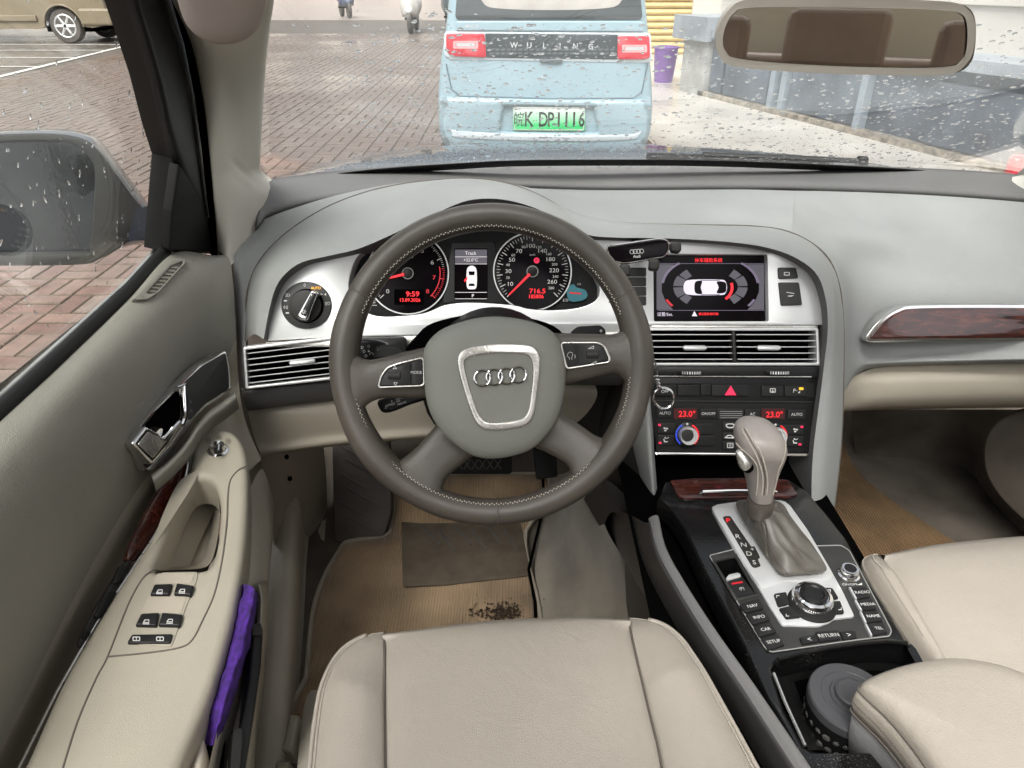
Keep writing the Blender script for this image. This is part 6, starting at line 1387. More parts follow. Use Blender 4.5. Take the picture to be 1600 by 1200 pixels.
# ================================================================= THINGS IN THE DOOR POCKET
cloth = loft('cloth', [PZ(r_) for r_ in [
    [(374, 913, .640), (364, 950, .63), (350, 1000, .625), (332, 1060, .62), (314, 1115, .61), (304, 1150, .60)],
    [(388, 914, .662), (382, 955, .652), (370, 1010, .645), (352, 1070, .64), (334, 1130, .625), (324, 1165, .61)],
    [(400, 923, .662), (396, 958, .648), (384, 1015, .636), (365, 1075, .632), (348, 1130, .62), (334, 1165, .61)],
    [(402, 930, .600), (396, 966, .60), (384, 1025, .59), (366, 1085, .585), (348, 1140, .57), (334, 1175, .56)]]], M['purple'], None, n=40, m=8)
tag(cloth, 'purple microfibre cloth stuffed in the driver door pocket', 'cloth')
dm = cloth.modifiers.new('fold', 'DISPLACE'); tx = bpy.data.textures.new('fold', 'CLOUDS'); tx.noise_scale = .02; dm.texture = tx; dm.strength = .008
um = thing('umbrella_case', 'slim black case standing in the driver door pocket beside the seat', 'case', W(390, 1100, Z=.52))
UP = Plane(W(392, 1080, Z=.60), (.45, -.1, .88), up=(0, 1, 0))
plate('case_body', UP, [rq([(396, 974), (408, 973), (412, 985), (409, 1040), (399, 1110), (385, 1200), (380, 1300), (352, 1300), (366, 1180), (388, 1060)], 3)], .03, M['black'], um, bev=.003, seg=3)
plate('case_cap', UP, [rq([(393, 974), (408, 972), (412, 984), (410, 992), (394, 992)], 3)], .03, M['charcoal'], um, h=.003, bev=.002)
plate('case_clip', UP, [rq([(364, 1138), (379, 1136), (380, 1160), (374, 1220), (358, 1220)], 3)], .03, M['charcoal'], um, h=.004, bev=.002)
bagm = loft('plastic_bag', [PZ(r_) for r_ in [[(310, 1150, .60), (290, 1180, .60), (270, 1260, .60)], [(318, 1156, .615), (310, 1190, .62), (300, 1260, .62)], [(326, 1180, .60), (328, 1210, .60), (320, 1280, .60)]]], mat('pale_bag', (.55, .5, .42), .5, var=.05), None, n=14, m=5)
tag(bagm, 'pale bag poking out of the door pocket at the bottom edge', 'bag')

# ================================================================= BONNET, WIPER
bnm = mat('bonnet_paint', (.030, .036, .045), .22, bump=0, var=.1, coat=1)
near = [(380, 310, 1.50), (430, 292, 1.52), (480, 281, 1.55), (548, 271, 1.56), (697, 259, 1.58), (812, 253, 1.6), (1060, 251, 1.6), (1200, 254, 1.58), (1340, 261, 1.56), (1480, 275, 1.5)]
crest = [(405, 300, 1.6), (432, 284, 1.75), (524, 253, 2.1), (606, 238, 2.3), (689, 228, 2.4), (800, 224, 2.42), (950, 224, 2.42), (1060, 228, 2.4), (1206, 239, 2.25), (1345, 254, 1.9), (1440, 275, 1.65)]
N0 = resamp(cr(PY(near), 8), 20); N1 = resamp(cr(PY(crest), 8), 20)
bn = loft('bonnet', [N0, [a.lerp(b, .5) + Vector((0, 0, -.004)) for a, b in zip(N0, N1)], N1, [p + Vector((0, .3, -.11)) for p in N1], [p + Vector((0, .45, -.35)) for p in N1]], bnm, None, n=60, m=8, thick=.01)
tag(bn, 'dark wet bonnet of the car beyond the windscreen', 'bonnet')
rnd = random.Random(9); J = Join()
for k in range(5200):
    i = rnd.randrange(19); t = rnd.random(); a = N0[i].lerp(N0[i + 1], t); b = N1[i].lerp(N1[i + 1], t); s_ = rnd.random(); c = a.lerp(b, s_) + Vector((0, 0, -.004 * 4 * s_ * (1 - s_) * .9 + .0005)); s = rnd.uniform(.0025, .008); m = 6
    V = [c + Vector((math.cos(2 * math.pi * q / m) * s, math.sin(2 * math.pi * q / m) * s * 1.2, 0)) for q in range(m)] + [c + Vector((math.cos(2 * math.pi * q / m) * s * .6, math.sin(2 * math.pi * q / m) * s * .7, s * .4)) for q in range(m)] + [c + Vector((0, 0, s * .5))]
    J.add((V, [(q, (q + 1) % m, m + (q + 1) % m, m + q) for q in range(m)] + [(m + q, m + (q + 1) % m, 2 * m) for q in range(m)]))
bd = J.out('rain_beads', mat('rain_bead', (.12, .14, .16), .08, var=0, spec=.6), None, ang=None, kind='stuff'); tag(bd, 'rain beads covering the dark bonnet', 'raindrops')
wp = thing('windscreen_wiper', 'grey wiper blade resting at the right foot of the windscreen', 'wiper', W(1220, 252, Y=1.5))
wb_ = [(1098, 241.5, 1.50), (1180, 244.5, 1.50), (1260, 247.5, 1.49), (1350, 252, 1.48)]
tube('wiper_blade', PY(wb_), .0075, M['buttong'], wp, seg=8, flat=.7)
tube('wiper_arm', PY([(1010, 244, 1.50), (1100, 246, 1.50), (1200, 250, 1.50), (1300, 255, 1.49)]), .007, M['charcoal'], wp, seg=8)
tube('wiper_cap', PY([(1340, 252, 1.475), (1353, 253, 1.475)]), .011, M['charcoal'], wp, seg=8)
# ================================================================= STREET
def ground_mat(name, c1, c2, sc, rough):
    m = mat(name, c1, rough, var=0, bump=.6, bscale=90, btype='NOISE'); t = m.node_tree; N = t.nodes; L = t.links; b = N['Principled BSDF']
    g = N.new('ShaderNodeNewGeometry'); n = N.new('ShaderNodeTexNoise'); n.inputs['Scale'].default_value = sc; n.inputs['Detail'].default_value = 8; n.inputs['Roughness'].default_value = .65
    r = N.new('ShaderNodeValToRGB'); r.color_ramp.elements[0].position = .35; r.color_ramp.elements[1].position = .68; r.color_ramp.elements[0].color = (*c1, 1); r.color_ramp.elements[1].color = (*c2, 1)
    L.new(g.outputs['Position'], n.inputs[0]); L.new(n.outputs[0], r.inputs[0]); L.new(r.outputs[0], b.inputs['Base Color'])
    mr = N.new('ShaderNodeMapRange'); mr.inputs['To Min'].default_value = max(.05, rough - .3); mr.inputs['To Max'].default_value = rough + .15; L.new(n.outputs[0], mr.inputs[0]); L.new(mr.outputs[0], b.inputs['Roughness'])
    return m
gr = obj('ground', [(-90, -40, -.0065), (90, -40, -.0065), (90, 110, -.0065), (-90, 110, -.0065)], [(0, 1, 2, 3)], ground_mat('wet_mortar_ground', (.085, .07, .056), (.13, .11, .09), .9, .6), None, smooth=False, kind='structure')
rdm = ground_mat('wet_asphalt', (.12, .105, .09), (.19, .17, .15), .5, .35)
obj('road', [(-60, 3, -.004), (-6.95, 3, -.004), (-7.9, 24, -.004), (-60, 24, -.004)], [(0, 1, 2, 3)], rdm, None, smooth=False, kind='structure')
obj('far_pavement', [(-60, 24, -.002), (3, 24, -.002), (3, 60, -.002), (-60, 60, -.002)], [(0, 1, 2, 3)], ground_mat('far_paving', (.27, .22, .19), (.36, .31, .27), .3, .5), None, smooth=False, kind='structure')
cpm = ground_mat('pale_wet_concrete', (.44, .41, .37), (.70, .67, .62), .8, .4)
cpv = thing('concrete_apron', 'pale patchy concrete apron running along the shop front on the right', 'pavement', (2, 6, 0)); cpv['kind'] = 'structure'; del cpv['category']; del cpv['label']
# slabs of the apron
def brick_mat():
    m = mat('red_paver', (.3, .15, .11), .5, var=0, bump=.7, bscale=60, btype='NOISE'); t = m.node_tree; N = t.nodes; L = t.links; b = N['Principled BSDF']
    g = N.new('ShaderNodeNewGeometry'); oi = N.new('ShaderNodeObjectInfo'); a = N.new('ShaderNodeMath'); a.operation = 'ADD'; fr = N.new('ShaderNodeMath'); fr.operation = 'FRACT'
    L.new(g.outputs['Random Per Island'], a.inputs[0]); L.new(oi.outputs['Random'], a.inputs[1]); L.new(a.outputs[0], fr.inputs[0])
    r = N.new('ShaderNodeValToRGB'); e = r.color_ramp.elements; e[0].color = (.155, .085, .062, 1); e[1].color = (.235, .14, .105, 1); x = e.new(.5); x.color = (.20, .108, .08, 1); x = e.new(.8); x.color = (.215, .15, .115, 1)
    L.new(fr.outputs[0], r.inputs[0])
    n = N.new('ShaderNodeTexNoise'); n.inputs['Scale'].default_value = .45; n.inputs['Detail'].default_value = 5; L.new(g.outputs['Position'], n.inputs[0])
    r2 = N.new('ShaderNodeValToRGB'); r2.color_ramp.elements[0].position = .46; r2.color_ramp.elements[1].position = .6
    L.new(n.outputs[0], r2.inputs[0])
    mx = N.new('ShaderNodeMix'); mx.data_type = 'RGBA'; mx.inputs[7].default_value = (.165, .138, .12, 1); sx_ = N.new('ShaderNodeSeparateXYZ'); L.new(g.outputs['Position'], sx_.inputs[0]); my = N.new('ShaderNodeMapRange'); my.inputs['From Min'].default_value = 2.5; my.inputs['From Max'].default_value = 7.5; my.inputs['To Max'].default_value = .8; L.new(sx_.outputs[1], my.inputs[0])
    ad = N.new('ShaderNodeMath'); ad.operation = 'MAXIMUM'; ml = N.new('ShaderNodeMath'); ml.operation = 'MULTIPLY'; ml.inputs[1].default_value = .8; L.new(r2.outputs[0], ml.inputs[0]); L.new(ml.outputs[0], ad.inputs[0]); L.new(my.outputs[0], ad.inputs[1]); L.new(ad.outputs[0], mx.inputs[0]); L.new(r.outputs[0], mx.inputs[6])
    n3 = N.new('ShaderNodeTexNoise'); n3.inputs['Scale'].default_value = 14; n3.inputs['Detail'].default_value = 7; L.new(g.outputs['Position'], n3.inputs[0])
    m3 = N.new('ShaderNodeMix'); m3.data_type = 'RGBA'; m3.blend_type = 'MULTIPLY'; m3.inputs[0].default_value = .55; L.new(mx.outputs[2], m3.inputs[6])
    r3 = N.new('ShaderNodeValToRGB'); r3.color_ramp.elements[0].position = .3; r3.color_ramp.elements[0].color = (.5, .5, .5, 1); r3.color_ramp.elements[1].position = .6; L.new(n3.outputs[0], r3.inputs[0]); L.new(r3.outputs[0], m3.inputs[7]); L.new(m3.outputs[2], b.inputs['Base Color'])
    mr = N.new('ShaderNodeMapRange'); mr.inputs['From Min'].default_value = .35; mr.inputs['From Max'].default_value = .65; mr.inputs['To Min'].default_value = .12; mr.inputs['To Max'].default_value = .55; L.new(n.outputs[0], mr.inputs[0]); L.new(mr.outputs[0], b.inputs['Roughness'])
    return m
bmm = brick_mat()
pav = thing('pavement', 'x', 'x', (0, 0, 0)); pav['kind'] = 'structure'; del pav['category']; del pav['label']
def bverts(L_, W_, jt=0.0):
    g_ = .005; c = .004; z = jt
    a, b = L_ / 2 - g_ * .7, W_ / 2 - g_
    V = [Vector(p) for p in [(-a, -b, -.028), (a, -b, -.028), (a, b, -.028), (-a, b, -.028), (-a, -b, z - c), (a, -b, z - c), (a, b, z - c), (-a, b, z - c), (-a + c, -b + c, z), (a - c, -b + c, z), (a - c, b - c, z), (-a + c, b - c, z)]]
    return V, [(0, 1, 5, 4), (1, 2, 6, 5), (2, 3, 7, 6), (3, 0, 4, 7), (4, 5, 9, 8), (5, 6, 10, 9), (6, 7, 11, 10), (7, 4, 8, 11), (8, 9, 10, 11)]
V0, F0 = bverts(.19, .095)
bme = bpy.data.meshes.new('brick'); bme.from_pydata(V0, [], F0); bme.materials.append(bmm); jm = mat('joint_dirt', (.13, .095, .07), .8, var=.1, vscale=30); bme.materials.append(jm)
for p in bme.polygons: p.material_index = 0 if p.index == 8 else 1
def pix(p):
    d = p.y * math.cos(TH) - (p.z - 1.2) * math.sin(TH)
    if d < .3: return None
    return 800 + F * p.x / d, 600 - F * (p.y * math.sin(TH) + (p.z - 1.2) * math.cos(TH)) / d
rnd = random.Random(21); cells = []
c_ = .19; nx0, nx1 = -52, 7; ny0, ny1 = -2, 97
for i in range(nx0, nx1):
    for j_ in range(ny0, ny1):
        x = i * c_; y = j_ * c_
        if x < -6.9 - .0 * y and y > 3: continue
        if y > 14 and x < -7: continue
        for k in (-1, 1):
            if (i + j_) % 2: cells.append((x + c_ / 2, y + c_ / 2 + k * c_ / 4, 0))
            else: cells.append((x + c_ / 2 + k * c_ / 4, y + c_ / 2, 1))
def seen(x, y):
    q = pix(Vector((x, y, 0)))
    if not q: return 1e9
    u, v = q
    vis = (0 <= u < 262 and 0 <= v and v < 640 - u * .975 and not (v > 212 and v < 412 and u < 225)) or (400 < u < 690 and 0 < v < 262)
    return (x * x + y * y) if vis else 1e9
cells.sort(key=lambda q: seen(q[0], q[1]))
near_ = [q for q in cells[:290]]; J = Join()
for n_, (x, y, r_) in enumerate(cells):
    z = rnd.uniform(-.002, .0015); tx_, ty_ = rnd.gauss(0, .006), rnd.gauss(0, .006); rz = rnd.gauss(0, .012) + (math.pi / 2 if r_ else 0)
    if n_ < 290:
        o = bpy.data.objects.new('brick', bme); COL.objects.link(o); o.parent = pav; o.location = (x, y, z); o.rotation_euler = (tx_, ty_, rz)
    elif y < 9.5 or True:
        ca, sa = math.cos(rz), math.sin(rz)
        J.add(([Vector((x + v.x * ca - v.y * sa, y + v.x * sa + v.y * ca, z + v.z + v.x * ty_)) for v in V0], F0))
bf = J.out('brick_field', bmm, pav, smooth=False, kind='stuff'); bf.data.materials.append(jm); bf.data.polygons.foreach_set('material_index', [0 if i % 9 == 8 else 1 for i in range(len(bf.data.polygons))])
# apron slabs
t_ = Vector((-.326, .945, 0)); nW = Vector((-.945, -.326, 0)); P1 = Vector((3.472, 4.935, 0))
for k in range(9):
    a0, a1 = -6 + k * 2.4, -6 + (k + 1) * 2.4 - .012
    for w0, w1 in ((0.02, 2.0), (2.012, 4.2)):
        q = [P1 + t_ * a + nW * w_ for a, w_ in ((a0, w0), (a1, w0), (a1, w1), (a0, w1))]
        q = [Vector((max(p.x, 1.14), p.y, .004)) for p in q]
        if min((q[0] - q[3]).length, (q[1] - q[2]).length) < .05: continue
        obj('slab', q + [p + Vector((0, 0, -.03)) for p in q], [(0, 1, 2, 3), (0, 4, 5, 1), (1, 5, 6, 2), (2, 6, 7, 3), (3, 7, 4, 0)], cpm, cpv, smooth=False)
obj('apron_edge', [(1.14, -4, .001), (5.5, -4, .001), (2.6, 16, .001), (1.14, 16, .001)], [(0, 1, 2, 3)], cpm, cpv, smooth=False)
# white lines
lm = mat('worn_white_line', (.62, .60, .56), .6, var=.15, vscale=12)
rml = thing('road_markings', 'x', 'x', (0, 0, 0)); rml['kind'] = 'structure'; del rml['category']; del rml['label']
def line(a, b, w_):
    a = Vector(a); b = Vector(b); d = (b - a).normalized(); p = Vector((-d.y, d.x)) * w_ / 2
    obj('painted_line', [Vector((q.x, q.y, .003)) for q in (a - p, b - p, b + p, a + p)], [(0, 1, 2, 3)], lm, rml, smooth=False)
line((-6.55, 7), (-7.6, 16.4), .11)
for y, x0 in ((11.6, -7.1), (12.9, -7.25), (14.2, -7.4), (15.4, -7.5), (17.5, -7.7)): line((x0, y), (-30, y + .3), .08)
# ---------------- shop front on the right
WL = Plane(P1, nW); sf = thing('shop_front', 'low grey panelled shop front with pale ledge and cream wall above, right of the apron', 'shop front', P1)
bl = mat('slate_blue_panel', (.13, .155, .19), .35, var=.25, vscale=3, bump=.2, bscale=40, btype='NOISE'); bl2 = mat('pale_blue_frame', (.30, .35, .40), .4, var=.1); lg = mat('grey_ledge', (.33, .36, .39), .5, var=.15, vscale=4); crm = mat('cream_wall', (.62, .58, .52), .7, var=.05, vscale=2)
def wlb(a0, a1, z0, z1, d0, d1):
    V = [P1 + t_ * a + nW * d + Vector((0, 0, z)) for a in (a0, a1) for d in (d0, d1) for z in (z0, z1)]
    return V, [(0, 1, 3, 2), (4, 6, 7, 5), (0, 4, 5, 1), (2, 3, 7, 6), (0, 2, 6, 4), (1, 5, 7, 3)]
def wlo(n_, b_, m_, p_=sf): return recalc(obj(n_, *wlb(*b_), m_, p_, smooth=False))
wlo('base_wall', (-6, 4.35, -.1, .60, -.6, -.06), bl); wlo('upper_wall', (-6, 4.5, .60, 4.0, -.9, -.45), crm); wlo('ledge', (-6, 3.85, .60, .68, -.5, .06), lg)
for a0, a1, m_ in ((-6, -2.6, bl), (-2.55, -.1, bl), (-.05, .85, bl), (1.62, 2.5, bl), (2.85, 3.6, bl), (3.65, 3.88, bl)): wlo('panel', (a0, a1, .06, .50, -.06, -.01), m_)
wlo('panel', (.9, 1.5, .20, .52, -.3, -.09), bl2)
for a in (1.52, 2.55, 2.72): wlo('post', (a, a + .07, 0, .60, -.06, .02), bl2)
wlo('kerb', (-6, 4.0, -.02, .05, -.06, .05), mat('stained_kerb', (.35, .31, .25), .7, var=.35, vscale=14))
for k in range(4): wlo('upper_panel', (-5.4 + k * 2.7, -2.85 + k * 2.7, 1.0, 2.9, -.45, -.42), crm)
cb_ = thing('stone_counter', 'pale grey counter block with overhanging top at the far end of the shop front', 'counter', P1 + t_ * 5.6)
wlo('counter_body', (3.9, 4.4, 0, .56, -.5, .05), mat('pale_grey_counter', (.42, .42, .40), .5, var=.15, vscale=6), cb_); wlo('counter_top', (3.86, 4.56, .56, .80, -.5, .12), lg, cb_)
# roller shutter building
yb = 13.4; sh = thing('shutter_building', 'cream building end with a yellow ribbed roller shutter', 'building', (2, yb, 0))
boxo('wall', (3.02, 7, yb, yb + .4, 0, 4.5), crm, sh); boxo('wall', (-.6, -.1, yb, yb + .4, 0, 4.5), crm, sh); boxo('lintel', (-.1, 3.02, yb, yb + .4, 2.6, 4.5), crm, sh)
ym = mat('yellow_shutter', (.62, .47, .20), .5, var=.08)
sme = None
for k in range(26):
    z = .0 + k * .1
    V = []
    for x in (-.1, 3.02):
        for i, (dy, dz) in enumerate(((.06, 0), (.02, .012), (0, .035), (0, .06), (.03, .09), (.06, .1))): V.append(Vector((x, yb + .05 + dy, z + dz)))
    o = obj('shutter_slat', V, [(i, i + 1, i + 7, i + 6) for i in range(5)], ym, sh, ang=None)
bk_ = thing('bucket', 'purple plastic bucket standing by the yellow shutter', 'bucket', W(1036, 130, Z=0))
bo_ = W(1036, 128, Z=0); pm2 = mat('purple_plastic', (.22, .11, .36), .35, var=.05)
lathe('bucket_body', bo_, (0, 0, 1), [(.115, 0), (.135, .2), (.137, .205), (.139, .28), (.142, .285), (.148, .40)], pm2, bk_, ang=30); lathe('bucket_rim', bo_, (0, 0, 1), [(.148, .385), (.158, .39), (.158, .415), (.140, .415), (.138, .39)], pm2, bk_)
# far building
fb = thing('building', 'long pale building far across the paving', 'building', (-10, 52, 0))
boxo('wall', (-60, 30, 52, 60, 0, 9), crm, fb)
for k in range(18):
    for z in (1.2, 4.5):
        w_ = boxo('window', (-58 + k * 4.8, -56 + k * 4.8, 51.9, 52.05, z, z + 1.7), bl, fb)
# bollard at the right
rbp = thing('bollard', 'thin post with a bright red cap at the right edge beyond the windscreen', 'bollard', W(1586, 262, Y=2.6) * 1)
p = W(1587, 256, Y=2.6); tube('post', [Vector((p.x, p.y, 0)), Vector((p.x, p.y, p.z - .03))], .022, bl2, rbp); tube('red_cap', [Vector((p.x, p.y, p.z - .05)), Vector((p.x, p.y, p.z + .02)), Vector((p.x, p.y, p.z + .03))], [.026, .026, .016], mat('red_plastic', (.7, .02, .04), .4, var=0), rbp)
# ================================================================= SMALL BLUE CAR IN FRONT
ev = thing('small_car', 'pale blue boxy electric hatchback parked ahead with green number plate', 'car', (.23, 5.0, 0))
evb = mat('pale_blue_paint', (.29, .405, .455), .3, var=.02, coat=.5)
EP = Plane((.23, 5.0, .6), (0, -1, .06))
eo = sm([(760, -168), (722, -150), (708, -90), (701, -10), (695, 45), (688, 90), (684, 135), (684, 185), (690, 222), (720, 236), (860, 239), (990, 236), (1014, 222), (1021, 185), (1021, 135), (1018, 90), (1015, 45), (1010, -10), (1004, -90), (990, -150), (955, -168), (860, -172)], 4)
plate('body', EP, [eo], 2.85, evb, ev, h=0, bev=.07, seg=6, back=True, ang=50)
plate('rear_window', EP, [rq([(722, -110), (992, -110), (1004, 26), (1000, 31), (715, 31), (711, 26)], 6)], .03, mat('dark_car_glass', (.05, .06, .065), .08, var=0, coat=1), ev, h=.008, bev=.004)
plate('parcel_shelf', EP, [sm([(745, -60), (975, -60), (972, 0), (930, 14), (790, 14), (752, 0)], 4)], .004, mat('pale_parcel_shelf', (.45, .43, .40), .6, var=.1), ev, h=.0095)
plate('window_spoiler_line', EP, [rq([(712, 33), (1005, 33), (1007, 48), (1004, 50), (713, 48)], 3)], .02, evb, ev, h=.012, bev=.006, seg=3)
plate('lamp_recess', EP, [rq([(694, 49), (1017, 51), (1019, 94), (1010, 98), (703, 93), (694, 86)], 6)], .02, mat('white_edge', (.55, .62, .66), .3, var=0), ev, h=.006, bev=.004)
plate('black_band', EP, [rq([(758, 52), (966, 54), (965, 93), (760, 90)], 2)], .02, mat('band_black', (.035, .045, .05), .35, var=0), ev, h=.012, bev=.003)
J = Join()
for k in range(22):
    for q in range(2): J.add(pv(EP, [rq([(766 + k * 9, 76 + q * 6), (772 + k * 9, 76 + q * 6), (770 + k * 9, 79 + q * 6), (764 + k * 9, 79 + q * 6)], .5)], .004, .015))
J.out('band_texture', mat('band_grey', (.12, .14, .15), .4, var=0), ev, smooth=False)
J = Join()
for k, ch in enumerate('WULING'): J.add(textvf(ch, EP, 803 + k * 24, 70.5 + k * .4, 9, h=.0135, bold=.02))
J.out('tailgate_letters', mat('letter_silver', (.6, .62, .62), .3, metal=.5, var=0), ev, smooth=False)
for s_, q in ((0, [(697, 52), (757, 52), (760, 90), (706, 88), (697, 80)]), (1, [(965, 56), (1015, 56), (1016, 90), (1008, 93), (965, 93)])):
    tl = plate('tail_lamp', EP, [rq(q, 4)], .02, mat('tail_lamp_red', (.52, .01, .03), .15, var=0, coat=1), ev, h=.020, bev=.005, seg=3)
    c = (728, 70) if not s_ else (992, 76); plate('lamp_reflector', EP, [rect(c[0] - 20, c[1] - 6, c[0] + 19, c[1] + 6, 2), rect(c[0] - 16, c[1] - 3, c[0] + 15, c[1] + 3, 1)], .003, mat('lamp_clear', (.75, .35, .36), .2, var=0), tl, h=.0225); plate('lamp_inner', EP, [rect(c[0] - 15, c[1] - 2.6, c[0] + 14, c[1] + 2.6, 1)], .003, bpy.data.materials['letter_silver'], tl, h=.022)
plate('tailgate_handle', EP, [rq([(842, 92), (880, 93), (876, 99), (846, 98)], 2)], .02, bpy.data.materials['band_grey'], ev, h=.016, bev=.003)
tube('tailgate_seam', [EP.at(u, v, .002) for u, v in [(697, 100), (706, 140), (720, 150), (860, 154), (990, 153), (1003, 143), (1012, 100)]], .005, mat('seam_dark_blue', (.10, .15, .18), .6, var=0), ev, seg=6)  # dark blue line along the tailgate seam
plate('bumper', EP, [sm([(693, 158), (700, 152), (860, 156), (1006, 156), (1013, 162), (1014, 205), (1006, 222), (985, 232), (860, 234), (720, 231), (700, 222), (691, 205)], 4), rq([(788, 166), (928, 168), (934, 208), (780, 206)], 4)], .10, evb, ev, h=.045, bev=.03, seg=5, ang=50)
plate('bumper_recess', EP, [rq([(780, 160), (935, 160), (940, 212), (775, 212)], 3)], .01, evb, ev, h=.008)
plate('bumper_crease', EP, [sm([(704, 200), (720, 205), (860, 212), (985, 210), (1000, 204), (998, 212), (980, 219), (860, 221), (722, 216), (706, 208)], 4)], .02, bpy.data.materials['white_edge'], ev, h=.052, bev=.006)
plate('lower_vent', EP, [rq([(730, 224), (990, 226), (985, 234), (740, 233)], 3)], .02, M['black'], ev, h=.05, bev=.004)
# number plate
def platem():
    m = mat('plate_green', (.1, .6, .25), .4, var=0); t = m.node_tree; N = t.nodes; L = t.links; b = N['Principled BSDF']
    g = N.new('ShaderNodeTexCoord'); sp_ = N.new('ShaderNodeSeparateXYZ'); r = N.new('ShaderNodeValToRGB'); r.color_ramp.elements[0].color = (.03, .58, .17, 1); r.color_ramp.elements[1].color = (.75, .85, .78, 1); r.color_ramp.elements[0].position = .25; r.color_ramp.elements[1].position = .95
    L.new(g.outputs['Generated'], sp_.inputs[0]); L.new(sp_.outputs[2], r.inputs[0]); L.new(r.outputs[0], b.inputs['Base Color']); return m
NP = EP.off(.028); npl = plate('number_plate', NP, [rq([(802, 167), (914, 168), (914, 205), (802, 204)], 3)], .012, platem(), ev, bev=.003)
j = Join(); j.add(textvf('\u7696', NP, 811, 186, 22, h=.002, sx=.75)); j.add(textvf('K', NP, 827, 186, 23, h=.002, sx=.72, bold=.015)); j.add(textvf('\u00b7', NP, 838, 188, 2.5, h=.002))
for k, ch in enumerate('DP1116'): j.add(textvf(ch, NP, 849 + k * 12, 186.5, 23, h=.002, sx=.68 if ch != '1' else .8, bold=.015))
j.out('plate_lettering', M['black'], npl, smooth=False)
Join().add(pv(NP, [rect(803.5, 168.5, 912.5, 203.5, 2), rect(804.8, 169.8, 911.2, 202.2, 2)], .0005, .0016)).out('plate_border', M['print'], npl, smooth=False)
Join().add(textvf('MINI EV', EP, 738, 41, 5, h=.0135, bold=.01)).add(textvf('300km', EP, 985, 43, 4, h=.0135)).out('badge_letters', bpy.data.materials['letter_silver'], ev, smooth=False)
for x in (-.42, .88):
    for y in (5.45, 7.4): wh = lathe('wheel', (x - .07, y, .27), (1, 0, 0), [(.16, 0), (.25, 0), (.27, .03), (.27, .12), (.25, .15), (.16, .15), (.15, .13)], M['rubber'], ev, seg=28); lathe('rim', (x - .075, y, .27), (1, 0, 0), [(.155, 0), (.155, .155), (.05, .16)], M['silver'], wh, seg=20)
# ================================================================= GOLD MPV
mpm = mat('beige_gold_paint', (.22, .18, .12), .35, var=.03, coat=.5)
mv_ = thing('parked_minivan', 'beige gold minivan with alloy wheel parked across the white lines', 'minivan', (-10, 16.2, 0))
MV = Plane((-10, 15.7, 0), (0, -1, 0))
prof = [(-12.9, .45), (-12.8, .8), (-12.4, 1.0), (-11.6, 1.12), (-10.9, 1.65), (-10.4, 1.75), (-8.5, 1.75), (-8.15, 1.5), (-8.0, 1.0), (-7.97, .62), (-8.0, .34), (-8.3, .28)]
def arch(cx, r_): return [(cx + r_ * math.cos(R(a)), .30 + r_ * math.sin(R(a))) for a in range(0, 181, 15)]
pr = prof + arch(-8.85, .38) + [(-9.4, .26), (-11.6, .26)] + arch(-11.95, .38)
V = []; n_ = len(pr)
for y in (15.75, 15.7, 17.35, 17.4): 
    s_ = .985 if y in (15.7 - 1, 17.4) or y == 15.7 else 1.0
    V += [Vector((x, y, z)) for x, z in pr]
Fc = [(r_ * n_ + i, r_ * n_ + (i + 1) % n_, (r_ + 1) * n_ + (i + 1) % n_, (r_ + 1) * n_ + i) for r_ in (1, 2) for i in range(n_)]
tri = tessellate_polygon([[Vector((x, z, 0)) for x, z in pr]])
Fc += [tuple(n_ + a for a in t) for t in tri] + [tuple(3 * n_ + a for a in t) for t in tri]
recalc(obj('body', V, Fc, mpm, mv_, ang=30))
boxo('bumper', (-8.5, -7.88, 15.66, 17.44, .32, .62), mpm, mv_, bev=.04); boxo('side_moulding', (-11.5, -9.35, 15.66, 15.72, .40, .50), mpm, mv_, bev=.01)
boxo('tail_lamp', (-8.14, -7.97, 15.68, 15.95, .78, 1.25), bpy.data.materials['tail_lamp_red'], mv_, bev=.02)
boxo('side_window', (-10.3, -8.6, 15.68, 15.72, 1.05, 1.55), bpy.data.materials['dark_car_glass'], mv_, bev=.01); boxo('wheel_arch_liner', (-9.3, -8.4, 15.85, 17.2, .2, .75), M['void'], mv_); boxo('wheel_arch_liner', (-12.4, -11.5, 15.85, 17.2, .2, .75), M['void'], mv_)
tube('arch_lip', [Vector((x, 15.69, z)) for x, z in arch(-8.85, .385)], .018, mpm, mv_)
for x in (-8.85, -11.95):
    for y in (15.72, 17.2):
        wh = lathe('wheel', (x, y, .31), (0, 1, 0), [(.20, 0), (.29, 0), (.31, .03), (.31, .17), (.29, .2), (.2, .2)], M['rubber'], mv_, seg=36)
        lathe('rim', (x, y + .03, .31), (0, 1, 0), [(.2, 0), (.2, .1)], M['void'], wh, seg=30)
        J = Join()
        for k in range(6):
            a = R(60 * k); d = Vector((math.cos(a), 0, math.sin(a))); J.add(tv([Vector((x, y + .02, .31)) + d * .03, Vector((x, y + .015, .31)) + d * .2], [.035, .026], 6))
        J.add(tv([Vector((x + .2 * math.cos(t), y + .01, .31 + .2 * math.sin(t))) for t in [R(15 * i) for i in range(24)]], .018, 6, True)); J.add(tv([Vector((x, y, .31)), Vector((x, y + .04, .31))], .05, 12)); J.out('spokes', M['silver'], wh)
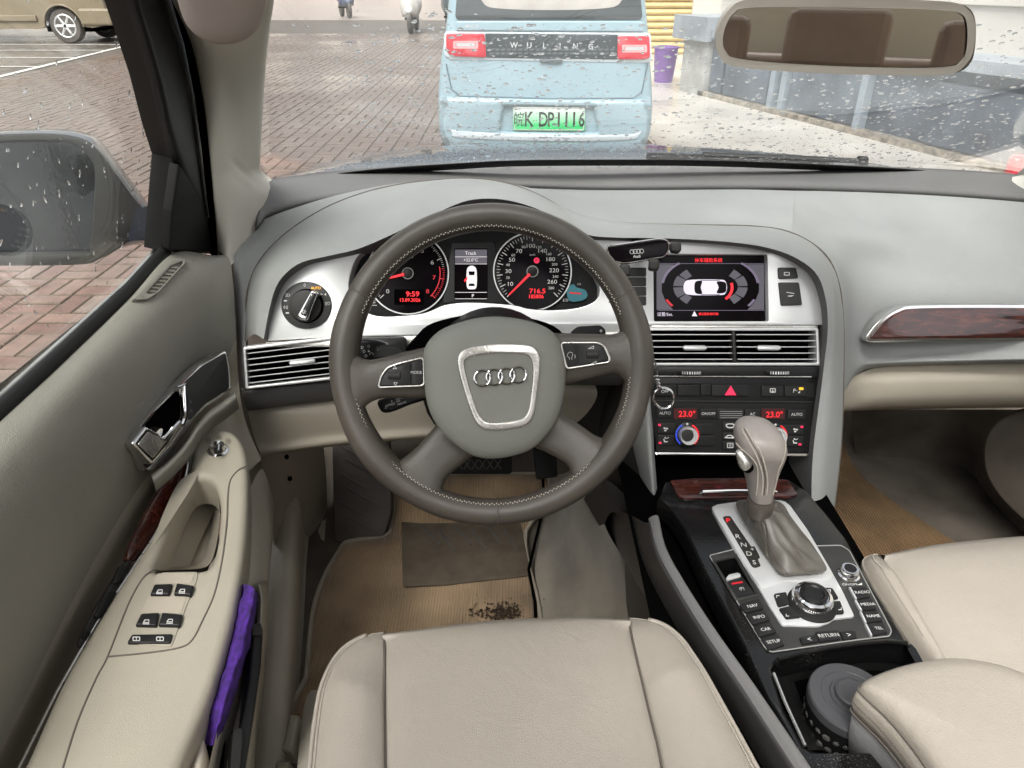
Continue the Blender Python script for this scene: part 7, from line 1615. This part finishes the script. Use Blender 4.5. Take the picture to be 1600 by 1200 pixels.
# ================================================================= SCOOTERS
def scooter(x, y, rot, col, lab):
    t = thing('motor_scooter', lab, 'scooter', (x, y, 0), group=None); m = mat('scooter_paint', col, .35, var=.05, coat=.3)
    def T(px_, py_, pz_): return Vector((x + px_ * math.cos(rot) - py_ * math.sin(rot), y + px_ * math.sin(rot) + py_ * math.cos(rot), pz_))
    for py_ in (-.55, .6): wh = lathe('wheel', T(-.05, py_, .25), (T(1, 0, 0) - T(0, 0, 0)), [(.15, 0), (.23, .0), (.25, .03), (.25, .07), (.23, .1), (.15, .1)], M['rubber'], t, seg=24); lathe('rim', T(-.055, py_, .25), (T(1, 0, 0) - T(0, 0, 0)), [(.15, .01), (.15, .1)], M['silver'], wh, seg=16)
    def L_(rows_): return [[T(*p) for p in r_] for r_ in rows_]
    loft('front_shield', L_([[(-.17, -.42, .35), (-.2, -.45, .6), (-.13, -.38, .95)], [(0, -.56, .36), (0, -.6, .6), (0, -.48, .98)], [(.17, -.42, .35), (.2, -.45, .6), (.13, -.38, .95)]]), m, t, n=10, m=6, thick=.02)
    loft('rear_body', L_([[(-.12, 0, .35), (-.17, .3, .5), (-.12, .8, .62)], [(-.1, 0, .55), (-.13, .3, .72), (-.08, .85, .74)], [(.1, 0, .55), (.13, .3, .72), (.08, .85, .74)], [(.12, 0, .35), (.17, .3, .5), (.12, .8, .62)]]), m, t, n=12, m=4, thick=.02)
    J = Join(); J.add(tv([T(0, -.55, .25), T(0, -.42, 1.0)], .03, 8)); J.add(tv([T(-.3, -.38, 1.02), T(0, -.42, 1.0), T(.3, -.38, 1.02)], .02, 8)); J.out('fork', M['black'], t)
    tube('seat', [T(0, .0, .78), T(0, .2, .80), T(0, .5, .80), T(0, .75, .82)], [.07, .12, .12, .08], M['black'], t, seg=10, flat=.5)
    boxo('footboard', (x - .14, x + .14, y - .4, y + .1, .28, .33), M['black'], t)
    lathe('front_mudguard', T(0, -.62, .48), (0, -1, .3), [(.09, 0), (.1, .03), (.06, .08)], m, t, seg=16)
scooter(-2.35, 18.9, 0, (.62, .60, .56), 'white motor scooter facing the camera left of the pale blue car')
scooter(-5.3, 25.5, .4, (.10, .12, .19), 'dark blue motor scooter parked far away on the paving')
scooter(-1.5, 19.6, .2, (.06, .08, .08), 'dark grey motor scooter tucked between white scooter and pale blue car')
S.cycles.use_denoising = True

for o in bpy.data.objects:
    b = o.name.split('.')[0]
    if o.parent is None and 'label' in o:
        if b == 'motor_scooter': o['group'] = 'motor scooters on the paving'
        if b == 'front_seat': o['group'] = 'front seats'
        if b == 'floor_mat': o['group'] = 'floor mats in the front footwells'
        if b == 'windscreen_wiper': o['group'] = 'windscreen wipers'
        if b == 'windscreen_pillar': o['group'] = 'windscreen pillars'
